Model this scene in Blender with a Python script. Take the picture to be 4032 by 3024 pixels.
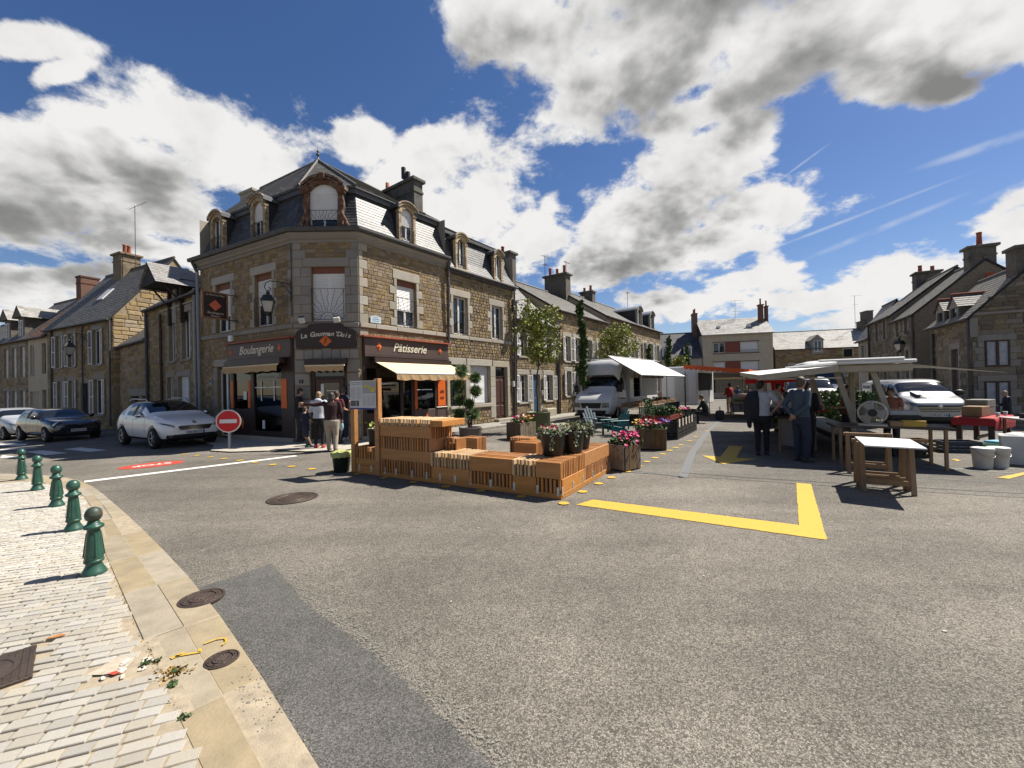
import bpy,bmesh,math,random
from mathutils import Vector,Matrix,noise as mnoise
from math import radians,sin,cos,pi,atan2,sqrt
for o in list(bpy.data.objects):bpy.data.objects.remove(o)
SC=bpy.context.scene
COL=SC.collection
random.seed(7)
# ------------------------------------------------------------------ camera
CAM_H=1.70
cd=bpy.data.cameras.new('camera');cam=bpy.data.objects.new('camera',cd);COL.objects.link(cam)
cd.sensor_fit='HORIZONTAL';cd.sensor_width=36.0;cd.lens=36.0*1630/4032
cd.clip_start=0.05;cd.clip_end=4000
_p,_r=math.atan(13/1630),radians(1.2)
_f=Vector((0,cos(_p),sin(_p)));_r0=Vector((1,0,0));_u0=_r0.cross(_f)
_R=_r0*cos(_r)-_u0*sin(_r);_U=_u0*cos(_r)+_r0*sin(_r)
cam.matrix_world=Matrix(((_R.x,_U.x,-_f.x,0),(_R.y,_U.y,-_f.y,0),(_R.z,_U.z,-_f.z,CAM_H),(0,0,0,1)))
SC.camera=cam
# ------------------------------------------------------------------ sun, sky, exposure
SUN_AZ,SUN_EL=radians(21),radians(54) # azimuth measured from +X towards +Y
SUN=Vector((cos(SUN_AZ)*cos(SUN_EL),sin(SUN_AZ)*cos(SUN_EL),sin(SUN_EL)))
sl=bpy.data.lights.new('sun','SUN');sl.energy=5.0;sl.angle=radians(0.53);sl.color=(1.0,0.94,0.84)
so=bpy.data.objects.new('sun',sl);COL.objects.link(so);so.rotation_euler=SUN.to_track_quat('Z','Y').to_euler();so.location=(20,8,40)
SC.view_settings.view_transform='Standard';SC.view_settings.look='None'
SC.view_settings.exposure=0.95;SC.view_settings.gamma=1.0;SC.view_settings.use_curve_mapping=False
SC.render.resolution_x,SC.render.resolution_y=1024,768
W_=bpy.data.worlds.new('World');SC.world=W_;W_.use_nodes=True
def px_dir(x,y):
    return(_R*(x-2016)+_U*(1512-y)+_f*1630).normalized()
def build_sky():
    nt=W_.node_tree;N=nt.nodes;L=nt.links;N.clear()
    def nd(t,**k):
        n=N.new(t)
        for a,b in k.items():setattr(n,a,b)
        return n
    def val(sock,v):
        if hasattr(v,'is_output')or isinstance(v,bpy.types.NodeSocket):L.new(v,sock)
        else:sock.default_value=v
    def mth(op,a,b=0.0,c=0.0,clamp=False):
        n=nd('ShaderNodeMath',operation=op,use_clamp=clamp);val(n.inputs[0],a);val(n.inputs[1],b);val(n.inputs[2],c);return n.outputs[0]
    def vm(op,a,b=None,out=0,sc=None):
        n=nd('ShaderNodeVectorMath',operation=op);val(n.inputs[0],a)
        if b is not None:val(n.inputs[1],b)
        if sc is not None:val(n.inputs[3],sc)
        return n.outputs[out]
    def mapr(x,a,b,c=0.0,d=1.0,smooth=True):
        n=nd('ShaderNodeMapRange',interpolation_type='SMOOTHSTEP' if smooth else 'LINEAR');val(n.inputs[0],x)
        for i,v in enumerate((a,b,c,d)):val(n.inputs[i+1],v)
        return n.outputs[0]
    def noise(vec,scale,detail=6,rough=0.55,dist=0.0,out=0):
        n=nd('ShaderNodeTexNoise');L.new(vec,n.inputs['Vector']);n.inputs['Scale'].default_value=scale
        n.inputs['Detail'].default_value=detail;n.inputs['Roughness'].default_value=rough;n.inputs['Distortion'].default_value=dist
        return n.outputs[out]
    D=nd('ShaderNodeTexCoord').outputs['Generated']
    sky=nd('ShaderNodeTexSky',sky_type='NISHITA');sky.sun_disc=False
    sky.sun_elevation=SUN_EL;sky.sun_rotation=pi/2-SUN_AZ
    sky.air_density=1.0;sky.dust_density=0.3;sky.ozone_density=2.5;sky.altitude=100
    # clouds: (px x, px y, half width, half height, tilt deg) of each cumulus mass, turned into directions
    blobs=[(760,480,330,170,4),(520,640,400,190,0),(230,640,260,190,20),(1020,640,230,170,25),(560,850,520,110,0),(120,830,330,150,10),(90,170,230,60,28),(240,290,130,45,50),(120,1090,300,90,10),(620,1000,280,60,0),
             (-500,600,500,300,0),(-350,1100,500,160,0),
             (1440,560,130,110,30),(1640,690,270,150,30),(1930,820,260,170,26),(2110,930,170,130,20),(1560,860,420,130,0),
             (2560,200,520,230,0),(2090,170,310,170,-14),(2330,360,260,130,18),(2850,390,420,100,-4),(3120,150,480,210,0),(3640,240,360,120,-14),(3720,350,130,60,-20),(3900,90,380,120,-10),(4300,0,500,200,0),(2950,-250,1100,260,0),
             (2900,560,190,130,35),(2680,720,300,190,30),(2520,890,300,180,15),(2960,830,310,95,-8),(2420,1050,330,90,0),(2780,960,280,80,0),
             (3030,1060,190,95,0),(3220,1180,330,55,0),(2750,1190,330,60,0),(3540,1100,220,90,0),(3990,860,130,75,20),(4090,950,150,100,0),(3700,1230,420,55,0),(1200,1220,900,80,0),(4500,1000,420,200,0)]
    frames=[]
    for(x,y,rx,ry,tl)in blobs:
        c=px_dir(x,y)
        k=Vector(((x-2016),1630,(1512-y))).length
        rx_,ry_=rx/k,ry/k
        # local frame: x to the right, z up, y outward along the direction
        right=Vector((c.y,-c.x,0)).normalized();up=right.cross(c)
        t=radians(-tl);rr=right*cos(t)-up*sin(t);uu=up*cos(t)+right*sin(t)
        frames.append((rr/rx_,-c.dot(rr)/rx_,uu/ry_,-c.dot(uu)/ry_,rx*ry>45000))
    g1=vm('DOT_PRODUCT',D,tuple(_f),out=1)
    gate=mapr(g1,0.30,0.56,1.0,0.0)
    def density(vec,full=True):
        s2=nd('ShaderNodeSeparateXYZ');L.new(vec,s2.inputs[0])
        dn=mth('ADD',mth('MAXIMUM',s2.outputs[2],0.0),0.42)
        P=vm('SCALE',vec,sc=mth('DIVIDE',1.0,dn))
        nw=noise(P,3.2,2,0.5,0,1)
        warp=vm('SCALE',vm('SUBTRACT',nw,(0.5,0.5,0.5)),sc=0.09)
        V=vm('ADD',vec,warp)
        dm=None
        for(ra,rk,ua,uk,big)in frames:
            if not full and not big:continue
            du=mth('ADD',vm('DOT_PRODUCT',V,tuple(ra),out=1),rk);dv=mth('ADD',vm('DOT_PRODUCT',V,tuple(ua),out=1),uk)
            d=mth('MULTIPLY_ADD',du,du,mth('MULTIPLY',dv,dv))
            dm=d if dm is None else mth('SMOOTH_MIN',dm,d,0.45)
        base=mth('MULTIPLY',mth('SUBTRACT',1.0,mth('SQRT',mth('MAXIMUM',dm,0.0))),1.0)
        base=mth('SUBTRACT',base,mth('MULTIPLY',gate,3.0))
        base=mth('MAXIMUM',base,-1.2)
        gen=mapr(noise(P,1.3,4,0.5),0.46,0.66,-0.9,0.75,False)
        gen=mth('ADD',gen,mth('MULTIPLY',mth('SUBTRACT',gate,1.0),4.0))
        base=mth('MAXIMUM',base,gen)
        fb=noise(P,7.0,8 if full else 3,0.62,0.15)
        return mth('ADD',base,mth('MULTIPLY',mth('SUBTRACT',fb,0.525),2.7)),fb
    dens,fb=density(D)
    Ds=vm('NORMALIZE',vm('ADD',D,tuple(SUN*0.10+Vector((0,0,0.03)))))
    dens2,_=density(Ds,False)
    cover=mapr(dens,-0.20,0.24)
    # thick cloud between a point and the sun makes it grey; thin edges stay white
    thick=mapr(mth('ADD',mth('MULTIPLY',dens2,0.62),mth('MULTIPLY',dens,0.38)),-0.02,0.98)
    fine=mapr(noise(vm('SCALE',D,sc=1.0),9.0,4,0.6,0.0),0.3,0.7,-0.16,0.16,False)
    thick=mth('ADD',thick,fine,clamp=True)
    cr=nd('ShaderNodeValToRGB');L.new(thick,cr.inputs[0]);e=cr.color_ramp.elements
    e[0].position=0.0;e[0].color=(0.455,0.45,0.442,1)
    e[1].position=1.0;e[1].color=(0.125,0.124,0.123,1)
    q=e.new(0.34);q.color=(0.345,0.342,0.337,1)
    q=e.new(0.66);q.color=(0.215,0.2135,0.211,1)
    # contrails: long thin ellipses
    con=None
    for(x,y,rx,ry,tl)in[(3150,650,130,6,27),(3420,920,330,17,15),(3300,880,420,9,12),(3900,570,260,26,2),(3960,750,110,18,18),(3800,985,190,14,15)]:
        c=px_dir(x,y);k=Vector(((x-2016),1630,(1512-y))).length
        right=Vector((c.y,-c.x,0)).normalized();up=right.cross(c);t=radians(-tl)
        rr=right*cos(t)-up*sin(t);uu=up*cos(t)+right*sin(t)
        mp=nd('ShaderNodeMapping',vector_type='TEXTURE');L.new(D,mp.inputs[0])
        mp.inputs[1].default_value=c;mp.inputs[2].default_value=Matrix((rr,c,uu)).transposed().to_euler();mp.inputs[3].default_value=(rx/k,0.9,ry/k)
        d=mapr(vm('LENGTH',mp.outputs[0],out=1),0.2,1.0,0.45,0.0)
        con=d if con is None else mth('MAXIMUM',con,d)
    con=mth('MULTIPLY',con,mapr(noise(D,14,4,0.6),0.3,0.65))
    # saturated clear sky
    hs=nd('ShaderNodeHueSaturation');L.new(sky.outputs[0],hs.inputs['Color']);hs.inputs['Saturation'].default_value=1.22;hs.inputs['Hue'].default_value=0.505
    skyc=vm('MULTIPLY',hs.outputs[0],(0.050*1.12,0.050*1.02,0.050*1.04))
    hz=cr.outputs[0]
    def mix(f,a,b):
        n=nd('ShaderNodeMix',data_type='RGBA');val(n.inputs[0],f);L.new(a,n.inputs[6])
        if isinstance(b,tuple):n.inputs[7].default_value=b
        else:L.new(b,n.inputs[7])
        return n.outputs[2]
    c1=mix(con,skyc,(0.37,0.39,0.425,1))
    c2=mix(cover,c1,hz)
    bg=nd('ShaderNodeBackground');L.new(c2,bg.inputs[0]);bg.inputs[1].default_value=1.0
    out=nd('ShaderNodeOutputWorld');L.new(bg.outputs[0],out.inputs[0])
    W_.cycles.sampling_method='MANUAL';W_.cycles.sample_map_resolution=512
build_sky()
SC.render.engine='CYCLES'
SC.cycles.use_denoising=True
SC.cycles.max_bounces=6;SC.cycles.diffuse_bounces=2;SC.cycles.glossy_bounces=3;SC.cycles.transmission_bounces=4;SC.cycles.transparent_max_bounces=8
SC.cycles.caustics_reflective=False;SC.cycles.caustics_refractive=False;SC.cycles.sample_clamp_indirect=6.0
# ------------------------------------------------------------------ object helpers
WM={}
I4=Matrix.Identity(4)
def T(x,y,z=0.0):return Matrix.Translation((x,y,z))
def RZ(a):return Matrix.Rotation(a,4,'Z')
def RX(a):return Matrix.Rotation(a,4,'X')
def RY(a):return Matrix.Rotation(a,4,'Y')
def S3(x,y,z):return Matrix.Diagonal((x,y,z,1))
def FR(p,d,z=0.0):
    """frame with x along d (2-D), z up, origin p"""
    return T(p[0],p[1],z)@RZ(atan2(d[1],d[0]))
def tag(o,label=None,cat=None,group=None,kind=None):
    if label:o['label']=label
    if cat:o['category']=cat
    if group:o['group']=group
    if kind:o['kind']=kind
    return o
def link(name,data,parent=None,frame=I4):
    o=bpy.data.objects.new(name,data);COL.objects.link(o);WM[o.name]=frame
    if parent is not None:
        o.parent=parent;o.matrix_basis=WM[parent.name].inverted()@frame
    else:o.matrix_basis=frame
    return o
def thing(name,label,cat,frame=I4,group=None):
    o=link(name,None,None,frame);o.empty_display_size=0.2
    return tag(o,label,cat,group)
def copy_tree(o,frame,parent=None,label=None,group=None):
    c=o.copy();COL.objects.link(c);WM[c.name]=frame
    if parent is None:c.matrix_basis=frame
    else:c.parent=parent;c.matrix_basis=WM[parent.name].inverted()@frame
    if label:c['label']=label
    if group:c['group']=group
    for ch in o.children:
        copy_tree(ch,frame@WM[o.name].inverted()@WM[ch.name],c)
    return c
class MB:
    """collects shapes; build() links them as ONE mesh object"""
    def __init__(s):s.v=[];s.f=[];s.m=[];s.sm=[]
    def add(s,vs,fs,m=0,smooth=False,M=None):
        b=len(s.v)
        if M is not None:vs=[tuple(M@Vector(p))for p in vs]
        s.v+=[tuple(p)for p in vs]
        for f in fs:s.f.append([i+b for i in f]);s.m.append(m);s.sm.append(smooth)
        return s
    def box(s,x0,x1,y0,y1,z0,z1,m=0,M=None):
        return s.add([(x0,y0,z0),(x1,y0,z0),(x1,y1,z0),(x0,y1,z0),(x0,y0,z1),(x1,y0,z1),(x1,y1,z1),(x0,y1,z1)],
                     [(0,3,2,1),(4,5,6,7),(0,1,5,4),(1,2,6,5),(2,3,7,6),(3,0,4,7)],m,False,M)
    def bbox(s,x0,x1,y0,y1,z0,z1,b=0.01,m=0,M=None):
        """box with chamfered edges"""
        b=min(b,(x1-x0)*.45,(y1-y0)*.45,(z1-z0)*.45)
        vs=[]
        for z,i in((z0,b),(z0+b,0),(z1-b,0),(z1,b)):
            for(x,y)in((x0+b,y0),(x1-b,y0),(x1,y0+b),(x1,y1-b),(x1-b,y1),(x0+b,y1),(x0,y1-b),(x0,y0+b)):
                cx=min(max(x,x0+i),x1-i);cy=min(max(y,y0+i),y1-i)
                vs.append((cx,cy,z))
        fs=[tuple(range(7,-1,-1)),tuple(range(24,32))]
        for k in range(3):
            for j in range(8):fs.append((k*8+j,k*8+(j+1)%8,k*8+8+(j+1)%8,k*8+8+j))
        return s.add(vs,fs,m,False,M)
    def quad(s,a,b,c,d,m=0,M=None):return s.add([a,b,c,d],[(0,1,2,3)],m,False,M)
    def poly(s,pts,m=0,M=None):return s.add(pts,[tuple(range(len(pts)))],m,False,M)
    def prism(s,pts,y0,y1,m=0,M=None,smooth=False):
        """pts (x,z) extruded along y (y0 front)"""
        n=len(pts)
        vs=[(x,y0,z)for x,z in pts]+[(x,y1,z)for x,z in pts]
        s.add(vs,[tuple(range(n)),tuple(range(2*n-1,n-1,-1))],m,False,M)
        s.add(vs,[(i,i+n,(i+1)%n+n,(i+1)%n)for i in range(n)],m,smooth,M)
        return s
    def vprism(s,pts,z0,z1,m=0,M=None):
        n=len(pts);vs=[(x,y,z0)for x,y in pts]+[(x,y,z1)for x,y in pts]
        fs=[tuple(range(n-1,-1,-1)),tuple(range(n,2*n))]+[(i,(i+1)%n,(i+1)%n+n,i+n)for i in range(n)]
        return s.add(vs,fs,m,False,M)
    def tube(s,pts,r,n=8,m=0,M=None,cap=True,smooth=True,closed=False):
        pts=[Vector(p)for p in pts];k=len(pts)
        rs=r if isinstance(r,(list,tuple))else[r]*k
        vs=[];ref=None
        for i,p in enumerate(pts):
            if closed:t=pts[(i+1)%k]-pts[i-1]
            else:t=pts[min(i+1,k-1)]-pts[max(i-1,0)]
            if t.length<1e-9:t=Vector((0,0,1))
            t.normalize()
            if ref is None:ref=Vector((0,0,1))if abs(t.z)<.9 else Vector((1,0,0))
            u=t.cross(ref)
            if u.length<1e-6:ref=Vector((0,1,0));u=t.cross(ref)
            u.normalize();w=u.cross(t);ref=w
            for j in range(n):
                a=2*pi*j/n;vs.append(p+(u*cos(a)+w*sin(a))*rs[i])
        fs=[]
        for i in range(k if closed else k-1):
            i2=(i+1)%k
            for j in range(n):fs.append((i*n+j,i*n+(j+1)%n,i2*n+(j+1)%n,i2*n+j))
        s.add(vs,fs,m,smooth,M)
        if cap and not closed:
            s.add(vs[:n],[tuple(range(n-1,-1,-1))],m,False,M);s.add(vs[-n:],[tuple(range(n))],m,False,M)
        return s
    def lathe(s,prof,n=16,m=0,M=None,smooth=True,cap=True):
        vs=[(r*cos(2*pi*j/n),r*sin(2*pi*j/n),z)for r,z in prof for j in range(n)]
        fs=[(i*n+j,i*n+(j+1)%n,(i+1)*n+(j+1)%n,(i+1)*n+j)for i in range(len(prof)-1)for j in range(n)]
        s.add(vs,fs,m,smooth,M)
        if cap:
            if prof[0][0]>1e-4:s.add(vs[:n],[tuple(range(n-1,-1,-1))],m,False,M)
            if prof[-1][0]>1e-4:s.add(vs[-n:],[tuple(range(n))],m,False,M)
        return s
    def ell(s,c,r,nu=12,nv=8,m=0,M=None):
        if not isinstance(r,(tuple,list)):r=(r,r,r)
        vs=[(c[0],c[1],c[2]-r[2])]
        for i in range(1,nv):
            a=-pi/2+pi*i/nv
            for j in range(nu):b=2*pi*j/nu;vs.append((c[0]+r[0]*cos(a)*cos(b),c[1]+r[1]*cos(a)*sin(b),c[2]+r[2]*sin(a)))
        vs.append((c[0],c[1],c[2]+r[2]));e=len(vs)-1
        fs=[(0,1+(j+1)%nu,1+j)for j in range(nu)]
        for i in range(nv-2):
            for j in range(nu):a=1+i*nu+j;b=1+i*nu+(j+1)%nu;fs.append((a,b,b+nu,a+nu))
        o=1+(nv-2)*nu;fs+=[(o+j,o+(j+1)%nu,e)for j in range(nu)]
        return s.add(vs,fs,m,True,M)
    def mesh(s,name,mats):
        me=bpy.data.meshes.new(name);me.from_pydata(s.v,[],s.f)
        for mt in(mats if isinstance(mats,(list,tuple))else[mats]):me.materials.append(mt)
        me.polygons.foreach_set('material_index',s.m);me.polygons.foreach_set('use_smooth',s.sm);me.update()
        return me
    def build(s,name,mats,parent=None,frame=I4,label=None,cat=None,group=None,kind=None):
        return tag(link(name,s.mesh(name,mats),parent,frame),label,cat,group,kind)
# ------------------------------------------------------------------ materials
MAT={}
def mat(name,col,rough=0.75,var=0.12,scale=6.0,col2=None,rnd=0.0,bump=0.0,bscale=40.0,metal=0.0,spec=0.4,detail=5,stretch=None,coat=0.0,trans=0.0,emit=None,hue=0.0,dirt=0.0,dirtcol=(0.03,0.028,0.02),dscale=1.2,sat=0.25):
    """noise-varied principled material; rnd varies brightness per object / per loose piece; dirt = share of stain blotches"""
    if name in MAT:return MAT[name]
    col=tuple(c*.78 for c in col);col2=col2 and tuple(c*.78 for c in col2);dirtcol=tuple(c*.78 for c in dirtcol)
    m=bpy.data.materials.new(name);m.use_nodes=True;MAT[name]=m
    nt=m.node_tree;N=nt.nodes;L=nt.links;b=N['Principled BSDF']
    b.inputs['Roughness'].default_value=rough;b.inputs['Metallic'].default_value=metal
    b.inputs['Specular IOR Level'].default_value=spec
    if coat:b.inputs['Coat Weight'].default_value=coat;b.inputs['Coat Roughness'].default_value=0.05
    if trans:b.inputs['Transmission Weight'].default_value=trans
    tc=N.new('ShaderNodeTexCoord');vec=tc.outputs['Object']
    if stretch:
        mp=N.new('ShaderNodeMapping');L.new(vec,mp.inputs[0]);mp.inputs[3].default_value=stretch;vec=mp.outputs[0]
    n=N.new('ShaderNodeTexNoise');L.new(vec,n.inputs['Vector']);n.inputs['Scale'].default_value=scale;n.inputs['Detail'].default_value=detail;n.inputs['Roughness'].default_value=0.6
    c1=tuple(max(0,c*(1-var))for c in col);c2=col2 or tuple(min(1,c*(1+var))for c in col)
    r=N.new('ShaderNodeValToRGB');L.new(n.outputs[0],r.inputs[0]);r.color_ramp.elements[0].position=0.32;r.color_ramp.elements[1].position=0.68
    r.color_ramp.elements[0].color=(*c1,1);r.color_ramp.elements[1].color=(*c2,1)
    c=r.outputs[0]
    def mathn(op,a,b_):
        q=N.new('ShaderNodeMath');q.operation=op
        for i,v in enumerate((a,b_)):
            if isinstance(v,(int,float)):q.inputs[i].default_value=v
            else:L.new(v,q.inputs[i])
        return q.outputs[0]
    if rnd:
        oi=N.new('ShaderNodeObjectInfo');ge=N.new('ShaderNodeNewGeometry')
        f=mathn('FRACT',mathn('ADD',oi.outputs['Random'],ge.outputs['Random Per Island']),0)
        hs=N.new('ShaderNodeHueSaturation');L.new(c,hs.inputs['Color'])
        L.new(mathn('ADD',mathn('MULTIPLY',f,2*rnd),1-rnd),hs.inputs['Value'])
        f2=mathn('FRACT',mathn('MULTIPLY',f,7.31),0)
        if hue:L.new(mathn('ADD',mathn('MULTIPLY',f2,2*hue),0.5-hue),hs.inputs['Hue'])
        L.new(mathn('ADD',mathn('MULTIPLY',f2,2*sat),1-sat),hs.inputs['Saturation'])
        c=hs.outputs[0]
    if dirt:
        nd_=N.new('ShaderNodeTexNoise');L.new(tc.outputs['Object'],nd_.inputs['Vector']);nd_.inputs['Scale'].default_value=dscale;nd_.inputs['Detail'].default_value=8;nd_.inputs['Roughness'].default_value=0.68
        mr=N.new('ShaderNodeMapRange');L.new(nd_.outputs[0],mr.inputs[0]);mr.inputs[1].default_value=0.5;mr.inputs[2].default_value=0.68;mr.inputs[4].default_value=dirt
        mx=N.new('ShaderNodeMix');mx.data_type='RGBA';L.new(mr.outputs[0],mx.inputs[0]);L.new(c,mx.inputs[6]);mx.inputs[7].default_value=(*dirtcol,1);c=mx.outputs[2]
    L.new(c,b.inputs['Base Color'])
    if emit:b.inputs['Emission Color'].default_value=(*emit[:3],1);b.inputs['Emission Strength'].default_value=emit[3]
    if bump:
        bn=N.new('ShaderNodeTexNoise');L.new(tc.outputs['Object'],bn.inputs['Vector']);bn.inputs['Scale'].default_value=bscale;bn.inputs['Detail'].default_value=4
        bp=N.new('ShaderNodeBump');L.new(bn.outputs[0],bp.inputs['Height']);bp.inputs['Strength'].default_value=min(1,bump);bp.inputs['Distance'].default_value=0.01
        L.new(bp.outputs[0],b.inputs['Normal'])
    return m
def glass_mat(name='window_glass',tint=(0.02,0.025,0.03),rough=0.03):
    return mat(name,tint,rough,0.1,1.0,spec=0.9)
def clear_glass(name='clear_glass',t=(0.75,0.8,0.8)):
    if name in MAT:return MAT[name]
    m=bpy.data.materials.new(name);m.use_nodes=True;MAT[name]=m;N=m.node_tree.nodes;L=m.node_tree.links
    N.clear();o=N.new('ShaderNodeOutputMaterial');mx=N.new('ShaderNodeMixShader');tr=N.new('ShaderNodeBsdfTransparent');gl=N.new('ShaderNodeBsdfGlossy');fr=N.new('ShaderNodeFresnel')
    tr.inputs[0].default_value=(*t,1);gl.inputs['Roughness'].default_value=0.02;fr.inputs[0].default_value=1.8
    L.new(fr.outputs[0],mx.inputs[0]);L.new(tr.outputs[0],mx.inputs[1]);L.new(gl.outputs[0],mx.inputs[2]);L.new(mx.outputs[0],o.inputs[0])
    return m
SCR=bpy.data.scenes.new('scratch')
def eval_mesh(o):
    SCR.view_layers[0].update();dg=SCR.view_layers[0].depsgraph;dg.update();return bpy.data.meshes.new_from_object(o.evaluated_get(dg))
def text_obj(name,body,size,m,parent,frame,extrude=0.004,align='CENTER',shear=0.0,space=1.0,width=None,bold=0.0):
    cu=bpy.data.curves.new(name,'FONT');cu.body=body;cu.size=size;cu.extrude=extrude;cu.align_x=align;cu.align_y='CENTER';cu.shear=shear;cu.space_character=space;cu.offset=bold;cu.resolution_u=3
    tmp=bpy.data.objects.new('tmp',cu);SCR.collection.objects.link(tmp);me=eval_mesh(tmp);bpy.data.objects.remove(tmp)
    me.materials.clear();me.materials.append(m)
    if width:
        xs=[v.co.x for v in me.vertices];k=width/max(1e-6,max(xs)-min(xs))
        for v in me.vertices:v.co.x*=k
    # text lies in xy plane: stand it up facing -y
    return link(name,me,parent,frame@RX(pi/2))
def gz(x,y=0):
    """ground height: level square, street falling away to the left, slight fall beyond the stalls on the right"""
    t=max(0.0,-x-9.0)
    if t>0:return-0.02*t*t/(t+1.5)
    return-0.04*min(12.0,max(0.0,x-11.0))
def cam_size(p,s):
    return s/max(0.5,(Vector(p)-Vector((0,0,CAM_H))).length)
# ------------------------------------------------------------------ ground
def asphalt_mat(name,lo,hi,base_scale=90.0,patch=0.16,big=((0.35,0.9),0.25)):
    m=bpy.data.materials.new(name);m.use_nodes=True;MAT[name]=m
    N=m.node_tree.nodes;L=m.node_tree.links;b=N['Principled BSDF'];b.inputs['Roughness'].default_value=0.9;b.inputs['Specular IOR Level'].default_value=0.25
    tc=N.new('ShaderNodeTexCoord')
    def noise(s,d=4,r=0.6):
        n=N.new('ShaderNodeTexNoise');L.new(tc.outputs['Object'],n.inputs['Vector']);n.inputs['Scale'].default_value=s;n.inputs['Detail'].default_value=d;n.inputs['Roughness'].default_value=r;return n.outputs[0]
    vo=N.new('ShaderNodeTexVoronoi');L.new(tc.outputs['Object'],vo.inputs['Vector']);vo.inputs['Scale'].default_value=base_scale
    sp=N.new('ShaderNodeSeparateColor');L.new(vo.outputs['Color'],sp.inputs[0])
    vd=N.new('ShaderNodeTexVoronoi');vd.feature='DISTANCE_TO_EDGE';L.new(tc.outputs['Object'],vd.inputs['Vector']);vd.inputs['Scale'].default_value=base_scale
    def mp(x,a,b_,c,d):
        q=N.new('ShaderNodeMapRange');L.new(x,q.inputs[0])
        for i,v in enumerate((a,b_,c,d)):q.inputs[i+1].default_value=v
        return q.outputs[0]
    def mu(a,b_,op='MULTIPLY'):
        q=N.new('ShaderNodeMath');q.operation=op;L.new(a,q.inputs[0]);L.new(b_,q.inputs[1]);return q.outputs[0]
    r=N.new('ShaderNodeValToRGB');L.new(sp.outputs[0],r.inputs[0]);r.color_ramp.elements[0].color=(*lo,1);r.color_ramp.elements[1].color=(*hi,1)
    q=r.color_ramp.elements.new(0.55);q.color=tuple((lo[i]*.52+hi[i]*.48)for i in range(3))+(1,)
    edge=mp(vd.outputs[0],0.0,0.12,0.42,1.0)
    v=mu(mu(edge,mp(noise(0.55,6,0.65),0.3,0.7,1-patch,1+patch)),mp(noise(7,4),0.3,0.7,0.90,1.10))
    v=mu(v,mp(noise(2.2,5,0.7),0.56,0.72,1.0,0.84));v=mu(v,mp(noise(0.16,3,0.6),0.35,0.65,0.84,1.14))
    ml=N.new('ShaderNodeMapping');L.new(tc.outputs['Object'],ml.inputs[0]);ml.inputs[2].default_value=(0,0,0.5);ml.inputs[3].default_value=(0.10,0.9,1);nl=N.new('ShaderNodeTexNoise');L.new(ml.outputs[0],nl.inputs['Vector']);nl.inputs['Scale'].default_value=1.6;nl.inputs['Detail'].default_value=4;v=mu(v,mp(nl.outputs[0],0.35,0.65,0.87,1.11))
    hs=N.new('ShaderNodeHueSaturation');L.new(r.outputs[0],hs.inputs['Color']);L.new(v,hs.inputs['Value'])
    L.new(hs.outputs[0],b.inputs['Base Color'])
    bp=N.new('ShaderNodeBump');bp.inputs['Strength'].default_value=0.55;bp.inputs['Distance'].default_value=0.006
    L.new(mu(edge,mp(noise(30,3),0,1,0.6,1.3)),bp.inputs['Height']);L.new(bp.outputs[0],b.inputs['Normal'])
    return m
M_ASPH=asphalt_mat('asphalt',(0.070,0.0635,0.0535),(0.288,0.261,0.220),130,0.26)
M_ASPH2=asphalt_mat('asphalt_patch',(0.056,0.054,0.050),(0.185,0.178,0.166),160,0.2)
M_ASPH3=asphalt_mat('asphalt_grey',(0.070,0.0645,0.056),(0.245,0.224,0.193),120,0.14)
def paint_mat(name,col,wear=0.5,alpha=None):
    m=bpy.data.materials.new(name);m.use_nodes=True;MAT[name]=m
    N=m.node_tree.nodes;L=m.node_tree.links;b=N['Principled BSDF'];b.inputs['Roughness'].default_value=0.8
    tc=N.new('ShaderNodeTexCoord');vo=N.new('ShaderNodeTexVoronoi');L.new(tc.outputs['Object'],vo.inputs['Vector']);vo.inputs['Scale'].default_value=85;vo.feature='DISTANCE_TO_EDGE'
    n=N.new('ShaderNodeTexNoise');L.new(tc.outputs['Object'],n.inputs['Vector']);n.inputs['Scale'].default_value=9;n.inputs['Detail'].default_value=8;n.inputs['Roughness'].default_value=0.75
    a=N.new('ShaderNodeMapRange');L.new(vo.outputs[0],a.inputs[0]);a.inputs[1].default_value=0.0;a.inputs[2].default_value=0.10
    a.inputs[3].default_value=0.62
    w=N.new('ShaderNodeMapRange');L.new(n.outputs[0],w.inputs[0]);w.inputs[1].default_value=0.58;w.inputs[2].default_value=0.72;w.inputs[4].default_value=wear
    mx=N.new('ShaderNodeMix');mx.data_type='RGBA';L.new(w.outputs[0],mx.inputs[0]);mx.inputs[6].default_value=(*col,1);mx.inputs[7].default_value=(0.12,0.112,0.098,1)
    hs=N.new('ShaderNodeHueSaturation');L.new(mx.outputs[2],hs.inputs['Color']);L.new(a.outputs[0],hs.inputs['Value']);L.new(hs.outputs[0],b.inputs['Base Color'])
    if alpha:
        n2=N.new('ShaderNodeTexNoise');L.new(tc.outputs['Object'],n2.inputs['Vector']);n2.inputs['Scale'].default_value=55;n2.inputs['Detail'].default_value=6;n2.inputs['Roughness'].default_value=0.8
        al=N.new('ShaderNodeMapRange');L.new(n2.outputs[0],al.inputs[0]);al.inputs[1].default_value=alpha;al.inputs[2].default_value=alpha+.06;L.new(al.outputs[0],b.inputs['Alpha'])
    bp=N.new('ShaderNodeBump');bp.inputs['Strength'].default_value=0.4;bp.inputs['Distance'].default_value=0.005;L.new(a.outputs[0],bp.inputs['Height']);L.new(bp.outputs[0],b.inputs['Normal'])
    return m
P_WHITE=paint_mat('road_paint_white',(0.60,0.59,0.56));P_YEL=paint_mat('road_paint_yellow',(0.50,0.315,0.03),0.6);P_RED=paint_mat('road_paint_red',(0.45,0.045,0.022),0.5)
P_GREY=paint_mat('road_paint_faded',(0.17,0.172,0.17),0.8)
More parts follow.
